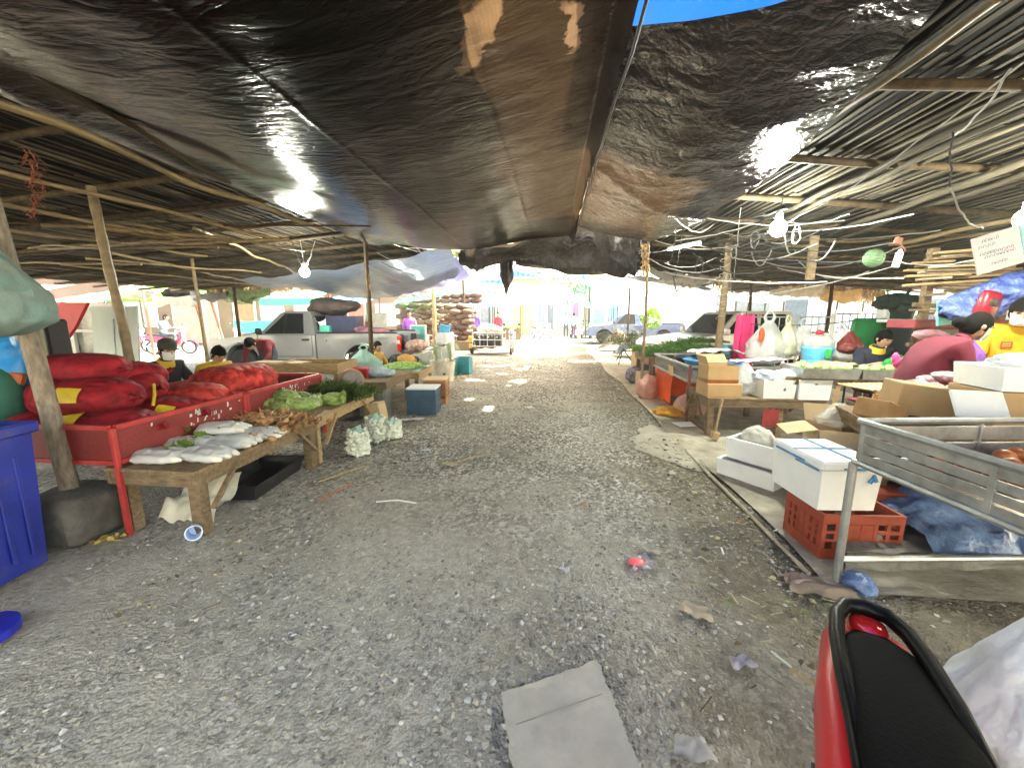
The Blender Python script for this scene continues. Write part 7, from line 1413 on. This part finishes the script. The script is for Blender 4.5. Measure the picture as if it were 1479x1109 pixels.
building('white shop house with barred windows left of the far shop', X_(640), X_(712), Yb+1, 5.2, M('white_wall', (.46, .45, .44), .9, var=.08), [('window', X_(690), X_(708), 1.0, 2.6, gW), ('window', X_(668), X_(686), 1.0, 2.6, gW), ('door', X_(650), X_(664), .05, 2.4, dS), ('window', X_(690), X_(708), 3.4, 4.6, gW)])
building('white shop with blue doors right of the far shop', X_(852), X_(1000), Yb-.5, 4.2, M('white_wall'), [('door', X_(856), X_(872), .05, 2.6, bS), ('door', X_(878), X_(892), .05, 2.5, bS), ('shutter', X_(900), X_(930), .05, 2.5, M('pale_shutter', (.6, .6, .58), .6)), ('window', X_(940), X_(960), .9, 2.2, gW)])
building('unseen pale wall added behind the camera to bounce light', -26, 26, -12.0, 4.2, M('bounce_wall', (.74, .70, .62), .9, var=.08, sc=1), [], depth=4)  # unseen wall added behind the camera to block sky and bounce light
building('pinkish row of shops across the left opening', -34, -13.6, 20.5, 3.6, pinkw, [('shutter', -31, -27.5, .05, 2.4, M('grey_shutter', (.5, .5, .5), .6)), ('door', -26, -24.6, .05, 2.3, M('rust_door', (.42, .14, .09), .7)), ('window', -23.6, -21.6, .9, 2.2, gW), ('shutter', -20.6, -18.0, .05, 2.4, M('pink_shutter', (.65, .30, .30), .6)), ('door', -17, -15.8, .05, 2.3, M('rust_door')), ('window', -15.4, -14.2, .9, 2.2, gW)])
building('cream house beyond the pickup seen between sacks and shed', -13.4, -7.4, 24.0, 3.8, M('tan_wall', (.19, .12, .07), .9, var=.2, sc=1), [('door', -12.4, -11.3, .05, 2.3, M('rust_door')), ('window', -10.6, -9.2, .9, 2.2, gW), ('window', -8.8, -7.8, .9, 2.2, gW)])
building('white building across the right opening', 8.0, 19.5, 20.5, 3.6, M('white_wall'), [('window', 8.8, 10.4, .9, 2.3, gW), ('door', 11.0, 12.1, .05, 2.3, dS), ('shutter', 12.8, 15.4, .05, 2.5, M('pale_shutter')), ('window', 16.2, 18.2, .9, 2.3, gW)])
building('long pale wall of sheds at the far right', 19.8, 38, 17.5, 3.2, cream, [('shutter', 21, 24, .05, 2.4, M('pale_shutter')), ('shutter', 25, 28, .05, 2.4, M('grey_shutter')), ('door', 29.4, 30.6, .05, 2.3, dS), ('window', 32, 34, .9, 2.2, gW)])
def awning(label, x0, x1, y, z, dpt, drop, m, stripes=None, rz=0, loc0=None):
    t = thing('awning', label, 'awning', ((x0+x1)/2, y, z), R(rz)); w = x1-x0; n = 12 if stripes else 1
    mb = MB()
    for i in range(n): 
        a, b = -w/2+w*i/n, -w/2+w*(i+1)/n; mb.add([(a, 0, 0), (b, 0, 0), (b, -dpt, -drop), (a, -dpt, -drop), (b, -dpt, -drop-.3), (a, -dpt, -drop-.3)], [(0,1,2,3), (3,2,4,5)], i % 2)
    mb.build('canopy', [m, stripes or m], t, smooth=0); mb = MB()
    for sx in (-1, 1): mb.tube([(sx*w/2, -dpt+.05, -drop), (sx*w/2, -dpt+.05, -z)], .03, 6)
    mb.build('pole', steel, t); return t
stb = M('stripe_blue', (.01, .12, .60), .6, trans=.3, tcol=(.02, .2, .9)); stw = M('stripe_pale_blue', (.12, .40, .75), .6, trans=.3)
awning('blue striped awning at the left of the aisle end', D(690, 400, 26).x, D(737, 400, 26).x, 26, 4.15, 1.2, .5, stb, stw)
awning('blue striped awning over the middle of the aisle end', D(741, 400, 27.5).x, D(784, 400, 27.5).x, 27.5, 4.6, 1.0, .3, stb, stw)
awning('wide white tarp awning above the yellow shutter', D(735, 430, 30).x, D(835, 430, 30).x, 31, 3.75, 2.4, .9, M('white_canopy', (.66, .72, .69), .6, trans=.4))
awning('white and mint tarp awning at the far right', D(868, 430, 24).x, D(935, 430, 24).x, 25, 3.1, 1.6, .5, M('mint_canopy', (.62, .80, .72), .6, trans=.4))
awning('green awning outside the left opening', -21, -15.6, 18.4, 2.95, 1.4, .45, M('lime_canopy', (.16, .50, .06), .6, trans=.4, tcol=(.25, .8, .08)))
awning('second green awning nearer the pickup outside the left opening', -13.2, -10.4, 18.6, 2.7, 1.2, .4, M('sea_green_canopy', (.05, .42, .22), .6, trans=.4, tcol=(.1, .7, .35)))
awning('cream awning outside the left opening behind the mint board', -27, -22.5, 17.5, 3.0, 1.4, .4, M('cream_canopy', (.66, .58, .38), .6, trans=.4))
t = thing('teal_barrier', 'teal sheet barrier outside the left opening behind the pickup bonnet', 'barrier', (-12.9, 17.2, 0)); mb = MB(); mb.grid(lambda u, v: (-1.5+3*u, .04*nz(u*9, v*3), .75+.55*v+.05*nz(u*6, 1)), 20, 6); mb.build('sheet', M('teal_sheet', (.05, .48, .45), .6, trans=.3), t, smooth=180); mb = MB()
for x in (-1.5, 0, 1.5): mb.tube([(x, .05, 0), (x, .05, 1.35)], .03, 6)
mb.build('stake', steel, t)
for i, (x, y, dx, lab) in enumerate([(-12.6, 13.8, .5, 'rusty red slanting pole left of a pair outside the left shed'), (-12.0, 13.9, .55, 'rusty red slanting pole right of a pair outside the left shed'), (-14.6, 13.5, .1, 'rusty upright pole beside the rider'), (-9.0, 14.6, -.9, 'slanting rusty pole above the pickup bonnet')]):
    mb = MB(); mb.tube([(0, 0, 0), (-dx, 0, 2.7)], .045, 7); solo('rusty_pole', mb, M('rust_red', (.30, .10, .07), .7, var=.4), lab, 'pole', (x, y, 0))
for i, (x, z, lab) in enumerate([(-13.6, 2.35, 'dark cloth bundle hung at the left shed edge'), (-11.2, 2.2, 'dark leafy bundle hung above the pickup bonnet'), (-15.4, 2.4, 'grey bundle tucked under the left eave')]):
    mb = MB(); mb.ell((0, 0, 0), (.65, .25, .22), 18, 9, amp=.5, fr=5, sd=i*3); solo('bundle', mb, [cover, M('dark_leaf'), M('grey_cloth', (.3, .28, .24), .9)][i], lab, 'bundle', (x, 13.9, z), smooth=180)
# dry palm fringe and rags along the outer eaves
rs = random.Random(58); mb = MB()
for i in range(1500):
    x = rs.uniform(3.6, 10.6); mb.leaf((x, 14.05+rs.uniform(-.3, .3), roof_z(1, x)+.02), (rs.uniform(-.5, .5), rs.uniform(-.4, .4), -1), rs.uniform(.15, .5)*(1+.5*nz(x*2, 4)), rs.uniform(.02, .05), tw=rs.uniform(-1, 1))
o = solo('thatch_fringe', mb, M('dry_palm', (.24, .16, .085), .8, var=.5, trans=.12, tcol=(.45, .28, .14)), 'ragged dry palm fringe hanging from the far edge of the right shed', 'thatch', smooth=0); o['kind'] = 'stuff'
mb = MB()
for i in range(1300):
    x = rs.uniform(5.5, 12.5); mb.leaf((-x, 14.05+rs.uniform(-.3, .3), roof_z(-1, x)+.02), (rs.uniform(-.5, .5), rs.uniform(-.4, .4), -1), rs.uniform(.1, .36)*(1+.6*nz(x*2, 9)), rs.uniform(.02, .05), tw=rs.uniform(-1, 1))
o = solo('thatch_fringe', mb, M('dry_palm'), 'ragged dry palm fringe hanging from the far edge of the left shed', 'thatch', smooth=0); o['kind'] = 'stuff'
for i, (px, w_, d_, c, lab) in enumerate([(250, .9, .34, (.32, .29, .24), 'tan cloth draped along the left eave above the rider'), (300, .7, .26, (.10, .10, .10), 'black rag draped along the left eave beside the tan cloth'), (360, .8, .3, (.14, .20, .10), 'olive cloth draped along the left eave over the pickup bonnet'), (1150, .8, .3, (.45, .40, .34), 'pale cloth draped along the right eave beyond the wire panels'), (1215, .6, .36, (.40, .27, .14), 'tan orange cloth draped along the right eave behind the seated woman'), (1090, .7, .26, (.16, .15, .15), 'dark rag draped along the right eave above the pink cloth')]):
    p = D(px, 420, 13.6); z0 = roof_z(-1 if p.x < 0 else 1, abs(p.x))-.06; mb = MB(); mb.grid(lambda u, v: ((u-.5)*w_*2, .05*nz(u*9, v*3, i), -(d_*(1+.5*nz(u*4, i)))*v-.10*math.sin(pi*u)), 20, 8); solo('draped_cloth', mb, M('draped_%s' % 'abcdef'[i], c, .85, var=.3, trans=.2), lab, 'cloth', (p.x, 13.6, z0), smooth=180)
# hanging plastics near the far end
t = thing('hanging_plastics', 'green and pink plastic strips hung like flowers at the far aisle end', 'hanging goods', D(828, 400, 22)); rs = random.Random(21); 
for nm, c, n, ox in (('green_strip', (.03, .40, .20), 170, .2), ('pink_strip', (.60, .22, .24), 110, -.2), ('pale_strip', (.62, .64, .6), 120, 0)):
    mb = MB()
    for i in range(n): mb.leaf((rs.gauss(ox, .45), rs.gauss(0, .3), rs.gauss(-.25, .38)), (rs.uniform(-1, 1), rs.uniform(-1, 1), rs.uniform(-1.4, .3)), rs.uniform(.2, .42), .10, tw=rs.uniform(-1, 1))
    o = mb.build(nm, M(nm, c, .5, trans=.3), t, smooth=0); o['kind'] = 'stuff'
mb = MB(); mb.tube(sag(D(735, 392, 22), D(905, 388, 22), .12, 10), .02, 6); solo('cord', mb, rubber, 'cord across the far aisle end carrying plastic strips', 'cord')
# roadside trees beyond the roofs are hidden; green shrubs by the right road
def shrub(loc, r, label, m):
    t = thing('shrub', label, 'shrub', loc); rs = random.Random(int(loc[0]*99)); mb = MB(); mb.tube([(0, 0, 0), (.02, 0, r)], .04, 6); mb.build('stem', wood, t); mb = MB()
    for i in range(380):
        d = Vector((rs.gauss(0, 1), rs.gauss(0, 1), rs.gauss(0, 1))).normalized()*r*rs.random()**.35; c = d+Vector((0, 0, r*1.2)); mb.leaf(c, d+Vector((0, 0, .1)), .18, .08, tw=rs.uniform(-1, 1))
    mb.build('foliage', m, t, smooth=0)
shrub((4.9, 20.2, .9), .42, 'bright green potted shrub before the far blue pickup', M('bright_leaf', (.16, .34, .04), .6, var=.5, sc=12, trans=.2)); shrub((3.9, 24.2, 0), .5, 'small green shrub at the far right road corner', M('bright_leaf'))
# crowded stalls and slung tarps along both sides of the far aisle
rs = random.Random(91)
def stall(x, y, lab, canopy, gm_):
    t = thing('market_stall', lab, 'market stall', (x, y, 0))
    for sx in (-1, 1):
        for sy in (-1, 1): mb = MB(); mb.tube([(sx*.9, sy*.7, 0), (sx*.9, sy*.7, 2.3+.2*sy)], .03, 6); mb.build('pole', bambooD, t)
    mb = MB(); mb.grid(lambda u, v: (-1.15+2.3*u, -.95+1.9*v, 2.2+.45*v-.18*math.sin(pi*u)+.06*nz(u*6, v*4, x)), 16, 14); mb.build('canopy', canopy, t, smooth=180)
    mb = MB(); mb.box((0, 0, .70), (1.7, 1.1, .05)); mb.box((0, -.5, .4), (1.7, .03, .55)); mb.build('counter', wood, t)
    for m in gm_:
        mb = MB()
        for i in range(9): mb.ell((rs.uniform(-.75, .75), rs.uniform(-.45, .45), .80), (.15, .14, .10), 10, 7)
        o = mb.build('goods', m, t, smooth=80); o['kind'] = 'stuff'
blueC = M('blue_canopy', (.03, .16, .45), .6, trans=.3, tcol=(.05, .3, .8)); greenC = M('green_canopy', (.04, .34, .18), .6, trans=.3, tcol=(.06, .6, .3)); greyC2 = M('grey_canopy', (.24, .24, .25), .6, trans=.3)
gA = [M('orange_goods', (.55, .22, .04), .6), M('leafy_goods', (.10, .26, .05), .7)]; gB = [M('red_goods', (.42, .05, .04), .5), M('pale_goods', (.5, .47, .4), .6)]
stall(-2.6, 23.8, 'stall with a grey canopy behind the sidecar', greyC2, gA); stall(4.9, 25.6, 'stall with a blue canopy beyond the far blue pickup', blueC, gB); stall(3.4, 29.8, 'stall with a green canopy before the blue shop doors', greenC, gA)
stall(-4.6, 27.5, 'stall with a blue canopy before the white shop house', blueC, gB); stall(8.2, 17.6, 'stall with a grey canopy seen behind the right pickup', greyC2, gB); stall(-9.6, 19.4, 'stall with a blue canopy seen over the left pickup bed', blueC, gA); stall(-19.5, 16.2, 'stall with a green canopy outside the left opening', greenC, gB); stall(-23.5, 15.5, 'stall with a grey canopy far left outside the shed', greyC2, gA); stall(12.6, 17.2, 'stall with a green canopy outside the right shed', greenC, gA); stall(17.5, 14.5, 'stall with a blue canopy far right outside the shed', blueC, gB)
sheet('cream tarp slung across the far left of the aisle', (-4.2, 19.5, 3.3), (-1.6, 19.5, 3.0), (-4.2, 22.5, 3.2), (-1.4, 22.5, 3.1), paleT, .25, 71)
sheet('grey tarp slung across the far right of the aisle', (1.9, 18.5, 2.9), (4.4, 18.5, 3.1), (1.7, 22, 3.2), (4.6, 22, 3.1), greyC2, .3, 72)
sheet('pale blue tarp hanging high across the aisle end', (-1.8, 24, 4.0), (3.0, 24, 3.9), (-1.8, 26, 4.3), (3.0, 26, 4.2), M('pale_blue_tarp', (.38, .52, .66), .6, trans=.4), .35, 73)
# sign boards
t = thing('white_notice', 'white notice board with blue handwriting hung from the right roof', 'notice board', D(1441, 362, 3.2), R(-4)); rm = rotm(0, -18, 0); mb = MB(); mb.box((0, 0, 0), (.34, .014, .31), rm, bev=.006); mb.build('board', white, t); t.scale = (.84, .84, .84); mb = MB(); mb.box(rm @ Vector((.175, -.004, 0)), (.03, .02, .31), rm); mb.build('edge_strip', M('aqua_edge', (.35, .70, .72), .5), t)
mb = MB(); rs = random.Random(17)
for (z, n, x0) in ((.10, 5, -.10), (.055, 4, -.13), (-.005, 9, -.13), (-.035, 8, -.10), (-.10, 5, -.06)):   # handwriting
    x = x0
    for i in range(n):
        w_ = rs.uniform(.014, .024); h_ = rs.uniform(.018, .026); a0 = rs.uniform(0, 6); pts = [(x+.004*math.cos(a0+q*.9), z+.004+.004*math.sin(a0+q*.9)) for q in range(7)]+[(x+w_*.15, z+h_*.8), (x+w_*.5, z+h_), (x+w_*.85, z+h_*.8), (x+w_*.9, z+h_*.3), (x+w_*.85, z)]
        mb.tube([rm @ Vector((a, -.0082, b)) for a, b in pts], .0012, 4); x += w_+rs.uniform(.002, .012)
mb.build('handwriting', M('blue_ink', (.16, .18, .32), .6), t)
mb = MB(); p = D(1441, 362, 3.2); mb.tube([p+Vector((.15, 0, .16)), p+Vector((.22, .05, .5)), p+Vector((.2, .1, 1.0))], .004, 5); solo('cord', mb, orange, 'orange cord hanging beside the white notice board', 'cord')
# ================================================================ LAMPS AND CABLES
def lamp(label, p, r, col, es, top=None, name='light_bulb'):
    t = thing(name, label, 'light bulb', p); mb = MB(); mb.ell((0, 0, 0), (r, r, r*1.1), 18, 12); mb.build('bulb', M('bulb_%s' % label.split()[0], (1, 1, 1), .3, emit=col, estr=es*1.5, bump=0, orand=0), t, smooth=180)
    mb = MB(); mb.lathe([(r*.42, 0), (r*.45, r*1.0), (r*.3, r*1.3), (.001, r*1.35)], 14, (0, 0, r*.85)); mb.build('socket', white, t)
    mb = MB(); mb.tube([(0, 0, r*2.1), (.02, 0, r*2.1+.25), (0, 0, r*2.1+.55)], .006, 5); mb.build('flex', rubber, t); return t
lamp('cold white bulb hanging under the left roof above the pickup', D(440, 393, 7.6), .085, (.90, .95, 1), 55)
lamp('brightest cold white bulb hanging under the right roof', D(1124, 330, 5.2), .085, (.88, .94, 1), 60)
lamp('small warm yellow bulb on the pale bamboo post', D(618, 397, 14.5), .10, (1, .62, .18), 22)
lamp('tiny warm bulb above the yellow one near the blue tarp', D(607, 382, 14), .05, (1, .75, .4), 12)
lamp('white bulb at the right edge above the notice board', D(1481, 316, 3.6), .065, (.95, .98, 1), 55)
t = thing('tube_light', 'short fluorescent tube fixed under the right roof beside the rusty post', 'tube light', D(965, 361, 8.0)); d = D(1012, 351, 7.7)-D(965, 361, 8.0); mb = MB(); mb.tube([(0, 0, 0), d], .018, 10); mb.build('tube', M('tube_glow', (1, 1, 1), .3, emit=(1, .97, .92), estr=22, bump=0), t); mb = MB(); mb.bar(Vector((0, 0, .03)), d+Vector((0, 0, .03)), .04, .03); mb.build('batten', white, t)
# hung glass float, bottle, hooks
mb = MB(); mb.ell((0, 0, 0), (.10, .10, .10), 20, 12); solo('glass_float', mb, M('green_glass', (.10, .17, .09), .05, var=.5, clear=.45, bump=0), 'green glass ball hanging under the right roof', 'glass ball', D(1262, 373, 5.0), smooth=180)
mb = MB(); mb.lathe([(.001, -.1), (.035, -.1), (.035, .05), (.015, .09), (.001, .1)], 12, rot=rotm(0, 10, 0)); solo('white_bottle', mb, white, 'white bottle hanging beside the green glass ball', 'bottle', D(1297, 373, 5.0))
mb = MB(); mb.box((0, 0, 0), (.07, .05, .08), rotm(0, 20, 0), bev=.01); mb.tube([(.03, 0, -.03), (.09, 0, -.10), (.06, 0, -.15), (0, 0, -.12)], .008, 6); solo('meter_box', mb, M('rust_socket', (.16, .06, .04), .6), 'rusty socket box on the long bamboo pole above the bottle', 'socket box', D(1297, 348, 5.0))
cab = M('grey_cable', (.30, .29, .27), .6, var=.3, orand=.3); cabB = M('black_cable', (.03, .03, .03), .6); rs = random.Random(33)
C_ = [((1000, 352, 7.9), (1300, 378, 5.2), .10), ((1300, 378, 5.2), (1479, 355, 3.8), .06), ((940, 345, 7.8), (1070, 352, 7.6), .12), ((1040, 352, 7.8), (1120, 330, 5.3), .10), ((1128, 325, 5.2), (1479, 90, 2.6), .05), ((960, 380, 8), (1035, 372, 7.7), .10), ((1045, 360, 7.6), (1190, 330, 5.5), .14), ((1060, 372, 7.6), (1180, 352, 5.8), .10), ((935, 372, 7.7), (1038, 388, 7.7), .12), ((1035, 330, 7.5), (1110, 335, 5.4), .06), ((880, 360, 9), (1000, 352, 8), .1),
      ((590, 345, 8.0), (655, 400, 14), .1), ((530, 352, 8.1), (640, 402, 14.8), .12), ((545, 365, 8.2), (618, 392, 14.5), .06), ((432, 340, 7.6), (440, 385, 7.6), .0), ((420, 345, 7.6), (438, 386, 7.6), .03), ((455, 348, 7.6), (442, 386, 7.6), .03), ((1380, 195, 3.2), (1460, 100, 2.4), .04), ((1376, 190, 3.2), (1372, 270, 3.2), .0), ((1372, 270, 3.2), (1420, 330, 3.3), .05), ((1070, 300, 6), (1060, 400, 7.4), .02), ((1045, 380, 7.7), (1062, 430, 7.6), .03), ((925, 330, 7.6), (930, 400, 7.7), .02), ((960, 420, 12), (1040, 400, 8), .1), ((985, 340, 7.8), (975, 400, 8.0), .04), ((1290, 385, 5.4), (1060, 430, 7.8), .05)]
for i in range(22):
    px, py = rs.uniform(960, 1180), rs.uniform(300, 400); C_.append(((px, py, rs.uniform(6.4, 8)), (px+rs.uniform(-60, 260), py+rs.uniform(-60, 30), rs.uniform(4.6, 7)), rs.uniform(.05, .22)))
for i in range(8):
    px, py = rs.uniform(520, 620), rs.uniform(345, 385); C_.append(((px, py, 8.2), (px+rs.uniform(60, 150), py+rs.uniform(-5, 30), rs.uniform(10, 14)), rs.uniform(.05, .2)))
for i, (a, b, dr) in enumerate(C_):
    mb = MB(); A, B = D(*a), D(*b); mb.tube(sag(A, B, dr+rs.uniform(0, .03), 12, .008), .009 if A.y > 6 else .006, 5); solo('cable', mb, cab if i % 3 else cabB, 'thin cable drooping among the others under the roofs', 'cable', group='cables strung under the shed roofs')
for i, (px, py, Y, r) in enumerate([(1060, 365, 7.6, .12), (1010, 385, 7.7, .16), (1052, 400, 7.6, .10), (1090, 345, 6.2, .14), (1150, 340, 5.6, .12)]):
    r *= .8; mb = MB(); c = D(px, py, Y); mb.tube([c+Vector((r*.5*math.cos(a)*(1+.5*nz(a*.4, i, 2)), .06*nz(a, i, 4), r*math.sin(a)*(1+.6*nz(a*.3, i, 8)))) for a in [q*.35 for q in range(40)]], .006, 5); solo('cable_coil', mb, [cab, cabB][i % 2], ['loose cable loop hung on the crooked post', 'longest cable loop left of the crooked post', 'small cable loop low on the crooked post', 'tangled cable loop left of the brightest bulb', 'tangled cable loop right beside the brightest bulb'][i], 'cable')
# wire ties round the crooked post
mb = MB(); mb.tube([(3.08+.078*math.cos(q*.5), 7.7+.078*math.sin(q*.5), 1.45+.010*q+.03*nz(q*.4, 3)) for q in range(120)], .008, 5)
solo('cable_wrap', mb, cab, 'cables wound round the crooked timber post', 'cable')
mb = MB(); rs = random.Random(6)
for i in range(140): c = D(932, 352+rs.uniform(0, 50), 7.6); mb.leaf(c+Vector((rs.uniform(-.05, .05), rs.uniform(-.05, .05), 0)), (rs.uniform(-1, 1), rs.uniform(-1, 1), rs.uniform(-1, .5)), .09, .03)
solo('rope_bundle', mb, M('tan_rag_strips', (.45, .30, .13), .8, var=.5), 'tan rag strips tied round the top of the rusty steel post', 'rags', smooth=0)
# ================================================================ FAR GLARE
# thin even volume round the whole place, added to imitate far-end glare
mh = bpy.data.materials.new('glare_scatter'); mh.use_nodes = True; nt = mh.node_tree; nt.nodes.clear()
ho = nt.nodes.new('ShaderNodeOutputMaterial'); hv = nt.nodes.new('ShaderNodeVolumePrincipled'); hv.inputs['Color'].default_value = (.95, .95, .94, 1); hv.inputs['Density'].default_value = .0025; hv.inputs['Anisotropy'].default_value = .2
nt.links.new(hv.outputs[0], ho.inputs['Volume'])
mb = MB(); mb.box((0, 0, 2.5), (820, 820, 7.2)); setting('glare_volume', mb, mh, 'stuff')
